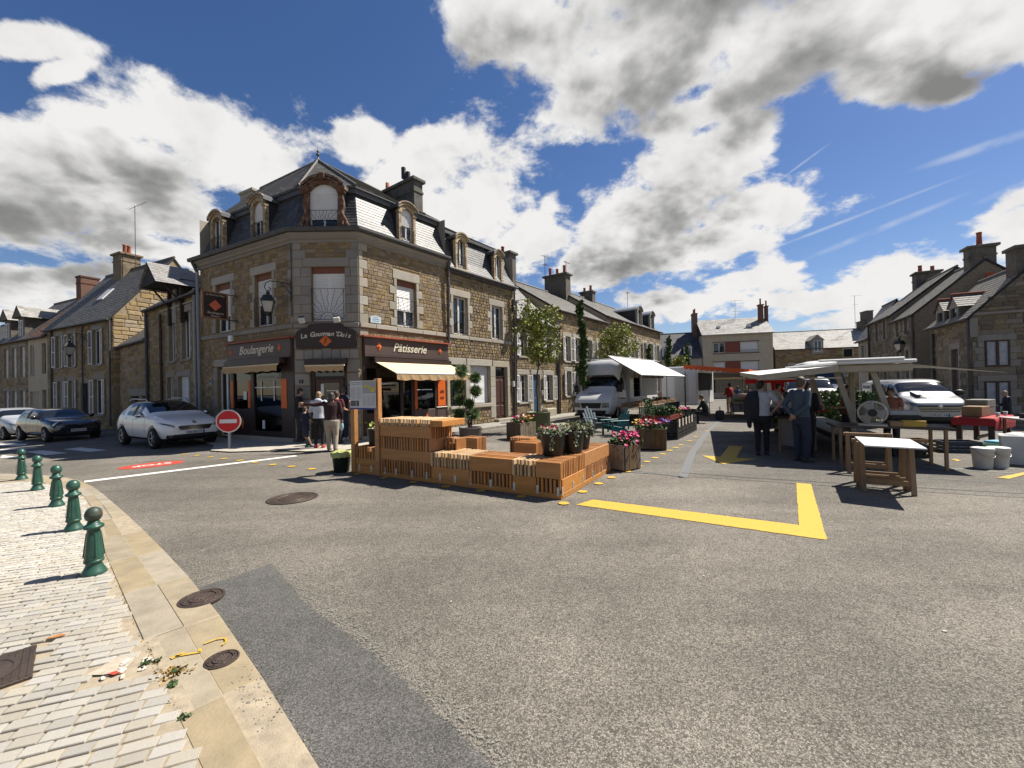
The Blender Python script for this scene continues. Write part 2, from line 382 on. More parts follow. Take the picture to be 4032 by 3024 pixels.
def ground_sheet():
    xs=[-400,-120,-60,-40]+[-30+i for i in range(22)]+[-8.5,-8,-4,0,8,11,23,40,80,200,400];ys=[-200,-20,0,20,40,80,160,500]
    vs=[(x,y,gz(x)if x>-60 else gz(-60))for y in ys for x in xs];n=len(xs)
    fs=[(j*n+i,j*n+i+1,(j+1)*n+i+1,(j+1)*n+i)for j in range(len(ys)-1)for i in range(n-1)]
    mb=MB();mb.add(vs,fs,0,True);mb.build('square_asphalt',M_ASPH,kind='structure')
ground_sheet()
def gpx(x,y,z=0.0):
    d=_R*(x-2016)+_U*(1512-y)+_f*1630;t=(z-CAM_H)/d.z;return(d.x*t,d.y*t)
def sheet(name,polys,m,z=0.004,kind='structure',sub=None):
    mb=MB()
    def clip(P,x,keep_left):
        out=[]
        for i in range(len(P)):
            a,b=P[i],P[(i+1)%len(P)];ia=(a[0]<=x)==keep_left or a[0]==x;ib=(b[0]<=x)==keep_left or b[0]==x
            if ia:out.append(a)
            if ia!=ib:t=(x-a[0])/(b[0]-a[0]);out.append((x,a[1]+(b[1]-a[1])*t))
        return out
    for p in polys:
        if max(q[0]for q in p)<=11:mb.poly([(x,y,z+gz(x))for x,y in p]);continue
        for lo,hi in((None,11.0),(11.0,23.0),(23.0,None)):
            q=list(p)
            if lo is not None:q=clip(q,lo,False)
            if hi is not None and q:q=clip(q,hi,True)
            if len(q)>2:mb.poly([(x,y,z+gz(x))for x,y in q])
    return mb.build(name,m,kind=kind)
def strip(pts,w):
    """list of quads along a polyline"""
    out=[];P=[Vector(p)for p in pts]
    for i in range(len(P)-1):
        d=(P[i+1]-P[i]).normalized();n=Vector((-d.y,d.x))*w/2
        out.append([tuple(P[i]-n),tuple(P[i+1]-n),tuple(P[i+1]+n),tuple(P[i]+n)])
    return out
def rough_poly(pts,amp=0.03,step=0.12,seed=1):
    rnd=random.Random(seed);out=[]
    for i in range(len(pts)):
        a=Vector(pts[i]);b=Vector(pts[(i+1)%len(pts)]);L=(b-a).length;n=max(1,int(L/step))
        for k in range(n):
            q=a.lerp(b,k/n);q+=Vector((rnd.uniform(-amp,amp),rnd.uniform(-amp,amp)))if k else Vector((0,0));out.append((q.x,q.y))
    return out
# resurfaced patch by the kerb, its pale sanded seam, the darker relaid area in the square
sheet('asphalt_patch',[rough_poly([(-2.78,3.62),(-2.42,4.12),(-1.69,3.34),(-0.86,2.62),(-0.20,1.96),(0.35,1.35),(-0.55,1.35),(-0.93,1.87),(-2.0,2.9)],0.012,0.1)],M_ASPH2,0.004)
sheet('patch_seam',[rough_poly([(-2.46,4.16),(-2.33,4.14),(-1.58,3.36),(-0.75,2.64),(-0.08,1.985),(0.46,1.38),(0.33,1.37),(-0.21,1.955),(-0.87,2.61),(-1.70,3.33)],0.02,0.035,3)],paint_mat('sanded_seam',(0.235,0.22,0.19),0.6,0.52),0.006)
sheet('relaid_asphalt',[rough_poly([(2.2,8.3),(3.15,7.55),(5.2,6.65),(7.6,5.6),(12.5,4.4),(30,2),(60,30),(40,60),(22,50),(7.2,18),(4.8,12.9),(3.3,10.4)],0.03,0.5,5)],M_ASPH3,0.004)
sheet('trench_repair',strip([(3.05,7.5),(4.4,10.2),(6.8,14.5),(9.5,19)],0.16)+strip([(2.1,8.15),(2.9,7.75),(3.05,7.5)],0.07)+strip([(3.9,8.6),(5.6,7.7),(8.2,6.5),(10.5,5.6)],0.035),paint_mat('trench_tar',(0.12,0.124,0.128),0.6),0.0075)
sheet('pale_crease',strip([gpx(*p)for p in((1690,2035),(1850,2082),(2000,2128),(2180,2190),(2400,2260))],.035)+strip([gpx(*p)for p in((1420,1985),(1560,2010),(1690,2035))],.03),paint_mat('pale_dust',(.26,.242,.21),.3,.56),.0065)
sheet('parking_line',strip([(4.5,8.75),(6.5,8.1),(8.05,7.75),(9.6,6.75)],0.06)+strip([(4.95,10.0),(7.5,9.4)],0.05)+strip([(5.6,11.3),(8.2,10.7)],0.05)+strip([(7.4,7.9),(9.2,7.6),(12,6.4)],0.07)+strip([(6.2,12.6),(8.8,12.0)],0.05)+strip([(9.2,8.6),(9.9,8.1)],0.05),P_GREY,0.009)
# dark seam crossing the square (old tar joint) and hairline cracks
sheet('tar_joint',strip([(3.2,7.9),(4.2,7.35),(5.6,6.75),(6.9,6.2),(8.9,5.35)],0.025),mat('tar',(0.05,0.05,0.052),0.6),0.0095)
# stop line, zebra bars, yellow markings
sheet('white_stop_line',strip([(-8.52,8.22),(-7.2,9.55),(-5.75,10.98)],0.24),P_WHITE,0.008)
def gpxs(x,y):
    p=gpx(x,y)
    for _ in range(6):p=gpx(x,y,gz(p[0]))
    return p
zebra=[[(100,1779),(180,1793),(268,1784),(165,1774)],[(250,1769),(350,1780),(420,1773),(318,1762)],[(0,1803),(60,1803),(75,1800),(10,1793)],[(0,1775),(0,1770),(140,1761),(142,1764)],[(0,1757),(0,1749),(110,1747),(100,1755)],[(0,1747),(0,1742),(95,1735),(85,1740)]]
sheet('zebra_crossing',[[gpxs(*p)for p in q][::-1]for q in zebra],P_WHITE,0.006)
ya=Vector((0.88,5.93));yb=Vector((3.32,4.42));yc=Vector((4.88,6.82))
u=(yb-ya).normalized();w=Vector((-u.y,u.x));w2=(yc-yb).normalized();n2=Vector((-w2.y,w2.x))
sheet('yellow_corner_line',[rough_poly([tuple(ya),tuple(yb),tuple(yc),tuple(yc+n2*.20),tuple(yb+w2*0.42-u*.235),tuple(ya+u*0.12+w*0.36)],.007,.03,9)],P_YEL,0.006)
# yellow arrow in the stall's shade
at_,ab=Vector((4.36,8.62)),Vector((6.1,11.3));d=(ab-at_).normalized();n=Vector((-d.y,d.x))
sheet('yellow_arrow',[[tuple(at_),tuple(at_+d*.95-n*0.55),tuple(at_+d*.95+n*0.55)],[tuple(at_+d*.94-n*0.16),tuple(ab-d*.3-n*0.16),tuple(ab-d*.3+n*0.16),tuple(at_+d*.94+n*0.16)]],P_YEL,0.012)
ylw=[[(3925,1883),(3975,1888),(4032,1872),(4032,1862)],[(3600,1733),(3755,1757),(3760,1753),(3620,1731)],[(3745,1810),(3770,1818),(3784,1816),(3760,1809)]]
sheet('yellow_bay_line',[[gpx(*p)for p in q]for q in ylw],P_YEL,0.0125)
def disc(c,r,n=20,sy=1.0):return[(c[0]+r*cos(2*pi*k/n),c[1]+r*sy*sin(2*pi*k/n))for k in range(n)]
dots=[(2220,1984),(2294,1938),(2358,1906),(2408,1882),(2514,1836),(2548,1819),(2580,1804),(2610,1789),(2637,1775),(2661,1764),(2681,1753),(2715,1737),(2739,1722),(2783,1698),(2470,1858),(2420,1881)]
dots+=[(2052,1957),(1892,1935),(1757,1918),(1628,1900),(1512,1883),(1407,1868),(1312,1856)]
dots+=[(725,1790),(776,1795),(829,1801),(883,1807),(945,1814),(1005,1822),(1075,1831),(1148,1838),(1228,1848)]
seen=[]
for k,p in enumerate(dots):
    c=gpx(*p)
    if any((Vector(c)-Vector(q)).length<0.2 for q in seen):continue
    seen.append(c)
    o=sheet('yellow_dot',[disc(c,0.078 if k<26 else 0.085)],P_YEL,0.0135,kind='structure')
# red STOP roundel with white letters read from the side street
sc_=gpxs(600,1831)
sheet('red_stop_roundel',[[(sc_[0]+0.62*cos(2*pi*k/32)*cos(.75)-0.42*sin(2*pi*k/32)*sin(.75),sc_[1]+0.62*cos(2*pi*k/32)*sin(.75)+0.42*sin(2*pi*k/32)*cos(.75))for k in range(32)]],P_RED,0.006)
st=text_obj('stop_lettering','STOP',0.30,P_WHITE,None,I4,extrude=0.0,bold=0.012)
st.matrix_basis=T(sc_[0],sc_[1],0.010)@RZ(radians(45+180));st['kind']='structure'
# ------------------------------------------------------------------ near pavement: kerb slabs, gutter slabs, granite setts
M_KERB=mat('kerb_concrete',(0.335,0.282,0.20),0.9,0.16,5,bump=0.35,bscale=60,rnd=0.10,dirt=0.6,dirtcol=(0.24,0.205,0.15),dscale=2.2)
M_SETT=mat('granite_sett',(0.50,0.465,0.40),0.9,0.2,30,rnd=0.12,sat=.3,bump=0.6,bscale=70,detail=8,dirt=0.2,dirtcol=(0.40,0.34,0.26),dscale=9)
M_SAND=mat('sand_joint',(0.38,0.315,0.225),0.95,0.2,14,bump=0.4,bscale=120)
KIN=[(-0.2,0.82),(-1.66,2.07),(-3.13,3.34),(-4.88,4.87),(-7.21,6.95),(-9.2,8.1),(-11.8,8.9),(-16,9.3)]
KOUT=[(0.62,0.42),(-0.91,1.88),(-1.99,2.92),(-3.34,4.11),(-5.81,6.13),(-8.48,8.17),(-10.3,9.05),(-12.3,9.55),(-16,9.95)]
def poly_at(P,step):
    out=[];P=[Vector(p)for p in P]
    # Catmull-Rom resample at even arc length
    dense=[]
    for i in range(len(P)-1):
        a,b,c,d=P[max(i-1,0)],P[i],P[i+1],P[min(i+2,len(P)-1)]
        for k in range(24):
            t=k/24;dense.append(0.5*((2*b)+(c-a)*t+(2*a-5*b+4*c-d)*t*t+(3*b-a-3*c+d)*t**3))
    dense.append(P[-1]);acc=0;out=[dense[0]]
    for i in range(1,len(dense)):
        acc+=(dense[i]-dense[i-1]).length
        if acc>=step:out.append(dense[i]);acc=0
    return out
def nearest_on(P,q):
    best=None
    for i in range(len(P)-1):
        a,b=P[i],P[i+1];t=max(0,min(1,(q-a).dot(b-a)/max(1e-9,(b-a).length_squared)));p=a.lerp(b,t);d=(p-q).length
        if best is None or d<best[0]:best=(d,p)
    return best[1]
def kerb():
    kp=link('kerb',None);kp['kind']='structure'
    ki=poly_at(KIN,0.03);ko=poly_at(KOUT,0.03)
    stations=poly_at(KIN,0.98)
    rnd=random.Random(4)
    pairs=[(p,nearest_on(ko,p))for p in stations]
    base=MB()
    for i in range(len(pairs)-1):
        (a,b),(c,d)=pairs[i],pairs[i+1]
        base.quad(*[(p.x,p.y,0.0150+gz(p.x))for p in(a,a.lerp(b,.99),c.lerp(d,.99),c)])
        for(f0,f1,h)in((0.003,0.496,0.0235),(0.504,0.99,0.0175)):
            g=0.002
            e=(c-a).normalized()*g
            q=[a.lerp(b,f0)+e,a.lerp(b,f1)+e,c.lerp(d,f1)-e,c.lerp(d,f0)-e]
            mb=MB();h2=h+rnd.uniform(-.004,.004)
            ctr=sum(q,Vector((0,0)))/4
            vs=[(p.x,p.y,0.0+gz(p.x))for p in q]+[(p.x,p.y,h2-0.006+gz(p.x))for p in q]+[(p.x+(ctr.x-p.x)*.03,p.y+(ctr.y-p.y)*.03,h2+gz(p.x))for p in q]
            fs=[(0,1,5,4),(1,2,6,5),(2,3,7,6),(3,0,4,7),(4,5,9,8),(5,6,10,9),(6,7,11,10),(7,4,8,11),(8,9,10,11)]
            mb.add(vs,fs);mb.build('kerb_slab',M_KERB,kp)
    base.build('kerb_bed',M_SAND,kp)
kerb()
def setts():
    pv=link('pavement',None);pv['kind']='structure'
    ki=poly_at(KIN,0.16)
    bed=MB()
    ko=poly_at(KOUT,0.1);pts=[]
    for p in ki:q=nearest_on(ko,p);e=(q-p).normalized()*.07;pts.append((p.x+e.x,p.y+e.y))
    far=[(-16,3.0),(-16,-3),(-1.5,-3)]
    bed.poly([(x,y,0.0215+gz(x))for x,y in pts+far][::-1]);bed.build('sand_bed',M_SAND,pv)
    # courses run across the pavement, roughly square to the kerb
    ax=Vector((0.935,0.355)).normalized();ay=Vector((-ax.y,ax.x))
    rnd=random.Random(11);cells=[]
    hgt,j=0.070,0.010
    for r in range(-40,140):
        y0=r*(hgt+j)
        x=-16.0+rnd.uniform(0,.1)
        while x<3:
            w=rnd.uniform(0.095,0.145)
            c=ax*(x+w/2)+ay*(y0+hgt/2)
            if-14<c.x<0.2 and c.y>-0.5:
                cells.append((x+rnd.uniform(-.004,.004),y0+rnd.uniform(-.006,.006),w,hgt+rnd.uniform(-.01,.006),c))
            x+=w+j
    # inside the pavement: left of the inner kerb line
    def inside(c,w):
        i=min(range(len(ki)),key=lambda k:(ki[k]-c).length);a=ki[max(0,i-1)];b=ki[min(len(ki)-1,i+1)];d=(b-a).normalized()
        side=d.x*(c.y-a.y)-d.y*(c.x-a.x) # kerb runs away to the left: pavement is on its left side
        return side>0.034 and c.y<8.7+0.2*(-c.x-8)
    # cut-outs for the manhole plate and the broken patch
    def hole(c):
        v=c-Vector((-3.26,2.48));w_=c-Vector((-2.46,2.55))
        return(abs(v.dot(Vector((.69,.73))))<0.28 and abs(v.dot(Vector((-.73,.69))))<0.27)or(abs(w_.dot(ax))<.17 and abs(w_.dot(ay))<.11)
    def in_view(c):
        v=Vector((c.x,c.y,-CAM_H));w=v.dot(_f)
        if w<0.3:return False
        px=2016+1630*v.dot(_R)/w;py=1512-1630*v.dot(_U)/w
        return-500<px<4500 and py<3400
    cells=[c for c in cells if in_view(c[4])]
    cells=[c for c in cells if inside(c[4],c[2])and not hole(c[4])]
    cells.sort(key=lambda c:(c[4]-Vector((-1.2,1.2))).length)
    protos=[]
    for k in range(5):
        mb=MB();q=[(-.5,-.5),(.5,-.5),(.5,.5),(-.5,.5)]
        q=[(x+rnd.uniform(-.03,.03),y+rnd.uniform(-.05,.05))for x,y in q]
        t=[(x*.955,y*.93)for x,y in q]
        vs=[(x,y,0)for x,y in q]+[(x,y,.7)for x,y in q]+[(x,y,1+rnd.uniform(-.07,.06))for x,y in t]+[(rnd.uniform(-.2,.2),rnd.uniform(-.2,.2),1.03)]
        mb.add(vs,[(0,1,5,4),(1,2,6,5),(2,3,7,6),(3,0,4,7),(4,5,9,8),(5,6,10,9),(6,7,11,10),(7,4,8,11),(8,9,12),(9,10,12),(10,11,12),(11,8,12)]);protos.append(mb)
    meshes=[p.mesh('sett',M_SETT)for p in protos]
    rest=MB();a0=atan2(ax.y,ax.x)
    for i,(x,y,w,h,c)in enumerate(cells):
        z=0.006+gz(c.x);M=T(c.x,c.y,z)@RZ(a0+rnd.uniform(-.02,.02))@S3(w,h,0.018+rnd.uniform(-.002,.002))
        k=rnd.randrange(5)
        if i<300:link('sett',meshes[k],pv,M)
        else:rest.add(protos[k].v,protos[k].f,0,False,M)
    rest.build('setts_beyond',M_SETT,pv,kind='stuff')
    return ax,ay
SAX,SAY=setts()
# ------------------------------------------------------------------ building kit
M_RUB=mat('ochre_rubble',(0.275,0.203,0.122),0.92,0.22,14,rnd=0.28,hue=0.006,bump=0.7,bscale=45,dirt=0.3,dirtcol=(0.16,0.11,0.06),dscale=5)
M_RUBM=mat('ochre_mortar',(0.27,0.195,0.105),0.95,0.18,9,bump=0.6,bscale=60)
M_CRS=mat('brown_coursed_stone',(0.255,0.185,0.105),0.92,0.24,14,rnd=0.34,hue=0.006,bump=0.7,bscale=45)
M_CRSM=mat('pale_mortar',(0.46,0.385,0.265),0.95,0.16,12,bump=0.5,bscale=60)
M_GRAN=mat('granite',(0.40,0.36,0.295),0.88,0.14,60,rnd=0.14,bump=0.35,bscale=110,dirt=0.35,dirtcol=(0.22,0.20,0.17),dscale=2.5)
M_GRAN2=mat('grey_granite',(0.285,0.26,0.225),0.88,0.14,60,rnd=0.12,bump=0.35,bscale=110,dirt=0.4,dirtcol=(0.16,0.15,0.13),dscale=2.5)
M_SLATE=mat('slate',(0.075,0.077,0.082),0.52,0.15,5,rnd=0.35,spec=0.45,bump=0.15,bscale=50)
M_SLATEO=mat('old_slate',(0.125,0.118,0.105),0.62,0.2,5,rnd=0.25,spec=0.45,dirt=0.5,dirtcol=(0.20,0.18,0.13),dscale=2.0)
M_SLATEP=mat('pale_slate',(0.33,0.32,0.30),0.7,0.2,2.5,rnd=0.2,dirt=0.8,dirtcol=(0.13,0.115,0.10),dscale=0.9)
M_DARKW=mat('dark_underlay',(0.03,0.03,0.032),0.9)
M_ZINC=mat('zinc',(0.16,0.165,0.17),0.45,0.15,4,metal=0.5)
M_PIPE=mat('grey_pipe',(0.26,0.27,0.285),0.5,0.1,4)
M_PIPED=mat('dark_pipe',(0.075,0.07,0.072),0.6,0.2,4)
M_PVC=mat('white_pvc',(0.78,0.78,0.77),0.45,0.03,3)
M_SHUT=mat('white_shutter',(0.72,0.71,0.68),0.6,0.05,4,dirt=0.15,dirtcol=(0.5,0.47,0.42))
M_ROLL=mat('roller_lamella',(0.80,0.80,0.80),0.45,0.03,3)
M_GLASS=glass_mat()
M_CURT=mat('net_curtain',(0.40,0.42,0.44),0.9,0.25,6)
M_REDW=mat('red_brown_wood',(0.20,0.075,0.042),0.7,0.2,10,stretch=(1,1,8))
M_OLDW=mat('peeling_wood',(0.36,0.235,0.125),0.85,0.3,10,col2=(0.58,0.48,0.33),bump=0.5,bscale=30,dirt=0.85,dirtcol=(0.115,0.038,0.016),dscale=6)
M_OLDW2=mat('rusty_peeling_wood',(0.125,0.06,0.034),0.85,0.3,10,bump=0.5,bscale=30,dirt=0.75,dirtcol=(0.40,0.33,0.25),dscale=7)
M_IRON=mat('black_iron',(0.018,0.019,0.02),0.5,0.2,6)
M_BROWN=mat('shop_brown',(0.040,0.022,0.017),0.45,0.12,3)
M_BROWN2=mat('shop_brown_light',(0.085,0.055,0.048),0.5,0.1,3)
M_ORNG=mat('shop_orange',(0.70,0.13,0.015),0.5,0.06,3)
M_REDT=mat('terracotta_trim',(0.36,0.085,0.045),0.6,0.1,3)
M_CREAM=mat('awning_cream',(0.80,0.64,0.40),0.8,0.04,3)
M_TAUPE=mat('awning_taupe',(0.50,0.33,0.165),0.8,0.05,3)
M_LET=mat('cream_letter',(0.74,0.68,0.55),0.6,0.03,3)
M_CLAY=mat('chimney_clay',(0.34,0.095,0.05),0.85,0.2,8)
M_BRICK=mat('brown_brick',(0.16,0.085,0.06),0.9,0.2,8,rnd=0.25)
M_CHIM=mat('chimney_render',(0.135,0.12,0.10),0.9,0.25,3,dirt=0.5,dirtcol=(0.05,0.045,0.04),dscale=2,bump=0.4)
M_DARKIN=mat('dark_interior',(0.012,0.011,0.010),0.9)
M_RENDC=mat('cream_render',(0.50,0.43,0.325),0.9,0.08,1.5,dirt=0.3,dirtcol=(0.34,0.28,0.20),dscale=1.2)
M_RENDG=mat('grey_render',(0.40,0.365,0.30),0.9,0.08,2,dirt=0.4,dirtcol=(0.27,0.24,0.19),dscale=0.8)
M_WOODD=mat('dark_brown_door',(0.075,0.035,0.026),0.5,0.2,4,stretch=(6,1,1))
M_BLUED=mat('blue_door',(0.05,0.12,0.22),0.5,0.1,4)
def mk_stone_protos(m,seed):
    rnd=random.Random(seed);out=[]
    for k in range(6):
        q=[(-.5,-.5),(.5,-.5),(.5,.5),(-.5,.5)]
        q=[(x+rnd.uniform(-.04,.03)*(1 if x>0 else-1),z+rnd.uniform(-.07,.04)*(1 if z>0 else-1))for x,z in q]
        t=[(x*.86,z*.78)for x,z in q]
        vs=[(x,0,z)for x,z in q]+[(x,-.55,z)for x,z in q]+[(x,-1+rnd.uniform(-.15,.15),z)for x,z in t]
        fs=[(0,1,5,4),(1,2,6,5),(2,3,7,6),(3,0,4,7),(4,5,9,8),(5,6,10,9),(6,7,11,10),(7,4,8,11),(8,9,10,11)]
        mb=MB();mb.add(vs,fs);out.append((mb,mb.mesh('stone',m)))
    return out
PROTO={}
def protos(m):
    if m.name not in PROTO:PROTO[m.name]=mk_stone_protos(m,len(PROTO)+3)
    return PROTO[m.name]
def facing(parent,F,x0,x1,z0,z1,blocked,m,ch=(0.13,0.2),wl=(0.14,0.38),depth=0.022,joint=0.014,quota=150,seed=1,name='stone',shape=None):
    """stones laid in courses over the wall face, leaving out the blocked rectangles"""
    rnd=random.Random(seed);cells=[];z=z0
    while z<z1-0.04:
        h=min(rnd.uniform(*ch),z1-z)
        if z1-(z+h)<0.06:h=z1-z
        free=[(x0,x1)]
        for(a,b,c,d)in blocked:
            if d<=z+h*.22 or c>=z+h*.78:continue
            nf=[]
            for(p,q)in free:
                if b<=p or a>=q:nf.append((p,q));continue
                if a>p:nf.append((p,a))
                if b<q:nf.append((b,q))
            free=nf
        for(p,q)in free:
            x=p
            while q-x>0.03:
                w=rnd.uniform(*wl)*(1.0 if h>0.11 else 1.15)
                if q-(x+w)<wl[0]*.6:w=q-x
                if shape is None or shape(x+w/2,z+h/2):
                    if rnd.random()<0.16 and h>0.15 and w<0.3: # two small stones instead of one tall one
                        cells.append((x,z,w,h*.5));cells.append((x,z+h*.5,w,h*.5))
                    else:cells.append((x,z,w,h))
                x+=w
        z+=h
    cells.sort(key=lambda c:-cam_size(F@Vector((c[0],0,c[1])),sqrt(c[2]*c[3])))
    pr=protos(m);rest=MB()
    for i,(x,z,w,h)in enumerate(cells):
        k=rnd.randrange(6);L=T(x+w/2,-0.002,z+h/2)@S3((w-joint)*(1 if rnd.random()<.5 else-1),depth*rnd.uniform(.55,1.3),h-joint)
        if i<quota:link(name,pr[k][1],parent,F@L)
        else:
            fl=L[0][0]<0
            rest.add(pr[k][0].v,[tuple(reversed(f))for f in pr[k][0].f]if fl else pr[k][0].f,0,False,L)
    if rest.v:rest.build('stones_beyond',m,parent,F,kind='stuff')
def wall(parent,F,w,h,openings,m,name='wall',reveal=0.2,z0=0.0,top=None):
    """wall sheet with openings (x0,x1,z0,z1) and their reveals; top(x) for a gable top is a list of (x,z)"""
    xs=sorted({0.0,w}|{v for o in openings for v in o[:2]});zs=sorted({z0,h}|{v for o in openings for v in o[2:4]})
    xs=[x for x in xs if 0<=x<=w];zs=[z for z in zs if z0<=z<=h]
    mb=MB()
    for i in range(len(xs)-1):
        for j in range(len(zs)-1):
            cx,cz=(xs[i]+xs[i+1])/2,(zs[j]+zs[j+1])/2
            if any(o[0]<cx<o[1]and o[2]<cz<o[3]for o in openings):continue
            mb.quad((xs[i],0,zs[j]),(xs[i+1],0,zs[j]),(xs[i+1],0,zs[j+1]),(xs[i],0,zs[j+1]))
    for o in openings:
        a,b,c,d=o[:4];r=reveal
        mb.quad((a,0,c),(a,0,d),(a,r,d),(a,r,c));mb.quad((b,0,d),(b,0,c),(b,r,c),(b,r,d))
        mb.quad((a,0,d),(b,0,d),(b,r,d),(a,r,d));mb.quad((b,0,c),(a,0,c),(a,r,c),(b,r,c))
    if top:mb.poly([(x,0,z)for x,z in top])
    return mb.build(name,m,parent,F)
def block(parent,F,x0,x1,z0,z1,m,name='quoin',y=-0.035,back=0.02,b=0.012):
    mb=MB();mb.bbox(x0+.004,x1-.004,y,back,z0+.004,z1-.004,b);return mb.build(name,m,parent,F)
def quoins_round(parent,F,x0,x1,z0,z1,m,lint=0.28,step=0.3,wa=0.3,wb=0.16,sill=True,lintel_over=0.22,y=-0.032,rnd=random.Random(5),plain=False):
    """granite surround of an opening: alternating jamb stones and a lintel; returns the covered rectangles"""
    bl=[(x0-wb-.02,x1+wb+.02,z0,z1)]
    n=max(2,round((z1-z0)/step));h=(z1-z0)/n
    for i in range(n):
        for s in(0,1):
            w=(wa if(i+s*0)%2==n%2 else wb)*rnd.uniform(.92,1.1)
            if plain:w=wb
            a,b=(x0-w,x0)if s==0 else(x1,x1+w)
            block(parent,F,a,b,z0+i*h,z0+(i+1)*h,m,y=y-rnd.uniform(0,.006));bl.append((a,b,z0+i*h,z0+(i+1)*h))
    if lint:
        block(parent,F,x0-lintel_over,x1+lintel_over,z1,z1+lint,m,'lintel',y=y-.004);bl.append((x0-lintel_over,x1+lintel_over,z1,z1+lint))
    return bl
def window(parent,F,x0,x1,z0,z1,kind='casement',recess=0.14,bars=0,roll=0.55,m=None,arch=0.0,curtain=False,lintel=None,leaves=2):
    """white frame (part) with panes, curtain or roller shutter (sub-parts)"""
    m=m or M_PVC;y=recess;t=0.055
    if lintel:
        mb=MB();mb.bbox(x0,x1,y-.05,y+.03,z1-lintel,z1,.005);mb.build('shutter_box',M_REDW,parent,F);z1-=lintel
    mb=MB()
    mb.box(x0,x0+t,y,y+.06,z0,z1);mb.box(x1-t,x1,y,y+.06,z0,z1);mb.box(x0+t,x1-t,y,y+.06,z1-t,z1);mb.box(x0+t,x1-t,y,y+.06,z0,z0+t*1.3)
    xm=(x0+x1)/2
    if leaves==2:mb.box(xm-.045,xm+.045,y-.012,y+.05,z0+t*1.3,z1-t)
    for k in range(bars):
        zz=z0+(z1-z0)*(k+1)/(bars+1)
        mb.box(x0+t,xm-.045 if leaves==2 else x1-t,y+.01,y+.04,zz-.014,zz+.014)
        if leaves==2:mb.box(xm+.045,x1-t,y+.01,y+.04,zz-.014,zz+.014)
    w=mb.build('window',m,parent,F)
    for(a,b)in(((x0+t,xm-.045),(xm+.045,x1-t))if leaves==2 else((x0+t,x1-t),)):
        q=MB();q.quad((a,y+.03,z0+t),(b,y+.03,z0+t),(b,y+.03,z1-t),(a,y+.03,z1-t));q.build('pane',M_CURT if curtain else M_GLASS,w,F)
    if kind=='roller':
        q=MB();n=max(3,int((z1-z0)*roll/0.05));h=(z1-z0)*roll/n
        for k in range(n):
            zb=z1-(k+1)*h
            q.add([(x0+.02,y-.012,zb+.004),(x1-.02,y-.012,zb+.004),(x1-.02,y-.026,zb+h*.5),(x0+.02,y-.026,zb+h*.5),(x1-.02,y-.012,zb+h),(x0+.02,y-.012,zb+h)],[(0,1,2,3),(3,2,4,5)])
        q.box(x0+.02,x1-.02,y-.03,y-.004,z1-(z1-z0)*roll-.035,z1-(z1-z0)*roll)
        q.build('roller_shutter',M_ROLL,w,F)
    return w
def shutters(parent,F,x0,x1,z0,z1,w=0.42,m=None,open_ang=8):
    """a pair of louvred shutters folded back against the wall, each hinged at its jamb"""
    for s in(-1,1):
        mb=MB();t=.035
        mb.box(0,.05,-t,0,0,z1-z0);mb.box(w-.05,w,-t,0,0,z1-z0);mb.box(.05,w-.05,-t,0,0,.07);mb.box(.05,w-.05,-t,0,z1-z0-.07,z1-z0);mb.box(.05,w-.05,-t,0,(z1-z0)*.5-.03,(z1-z0)*.5+.03)
        n=int((z1-z0)/.06)
        for k in range(1,n):
            z=k*(z1-z0)/n;mb.add([(.05,-.004,z),(w-.05,-.004,z),(w-.05,-t+.004,z-.03),(.05,-t+.004,z-.03)],[(0,1,2,3),(3,2,1,0)])
        G=F@T(x1 if s>0 else x0,-.045,z0)@RZ(radians(-open_ang)if s>0 else radians(180+open_ang))@(I4 if s>0 else S3(1,-1,1))
        mb.build('shutter',m or M_SHUT,parent,G)
def sunburst_rail(parent,F,x0,x1,z0,h,y=-0.05):
    """wrought-iron sunburst guard: frame, half rings and wavy rays"""
    mb=MB();r=.009;xm=(x0+x1)/2;w=x1-x0
    for a,b in(((x0,z0),(x1,z0)),((x0,z0+h),(x1,z0+h)),((x0,z0),(x0,z0+h)),((x1,z0),(x1,z0+h))):mb.tube([(a[0],y,a[1]),(b[0],y,b[1])],r,5)
    R1,R2=w*.22,w*.12
    for R in(R1,R2):mb.tube([(xm+R*cos(pi*k/10),y,z0+R*sin(pi*k/10))for k in range(11)],r*.9,5)
    n=13
    for k in range(n):
        a=pi*(k+.5)/n;dx,dz=cos(a),sin(a)
        L=min((w/2)/max(abs(dx),1e-3),h/max(dz,1e-3));pts=[]
        for i in range(9):
            t=R1+(L-R1)*i/8;o=.03*sin(i*1.7)*(1 if k%2==0 else 0)*(1 if 0<i<8 else 0)
            pts.append((xm+dx*t-dz*o,y,z0+dz*t+dx*o))
        mb.tube(pts,r*.75,4,cap=False)
    for s in(x0,x1):
        for zz in(z0+h,z0+.12):mb.tube([(s,y,zz),(s+(-.09 if s==x0 else.09),y+.06,zz)],r,5)
    return mb.build('railing',M_IRON,parent,F)
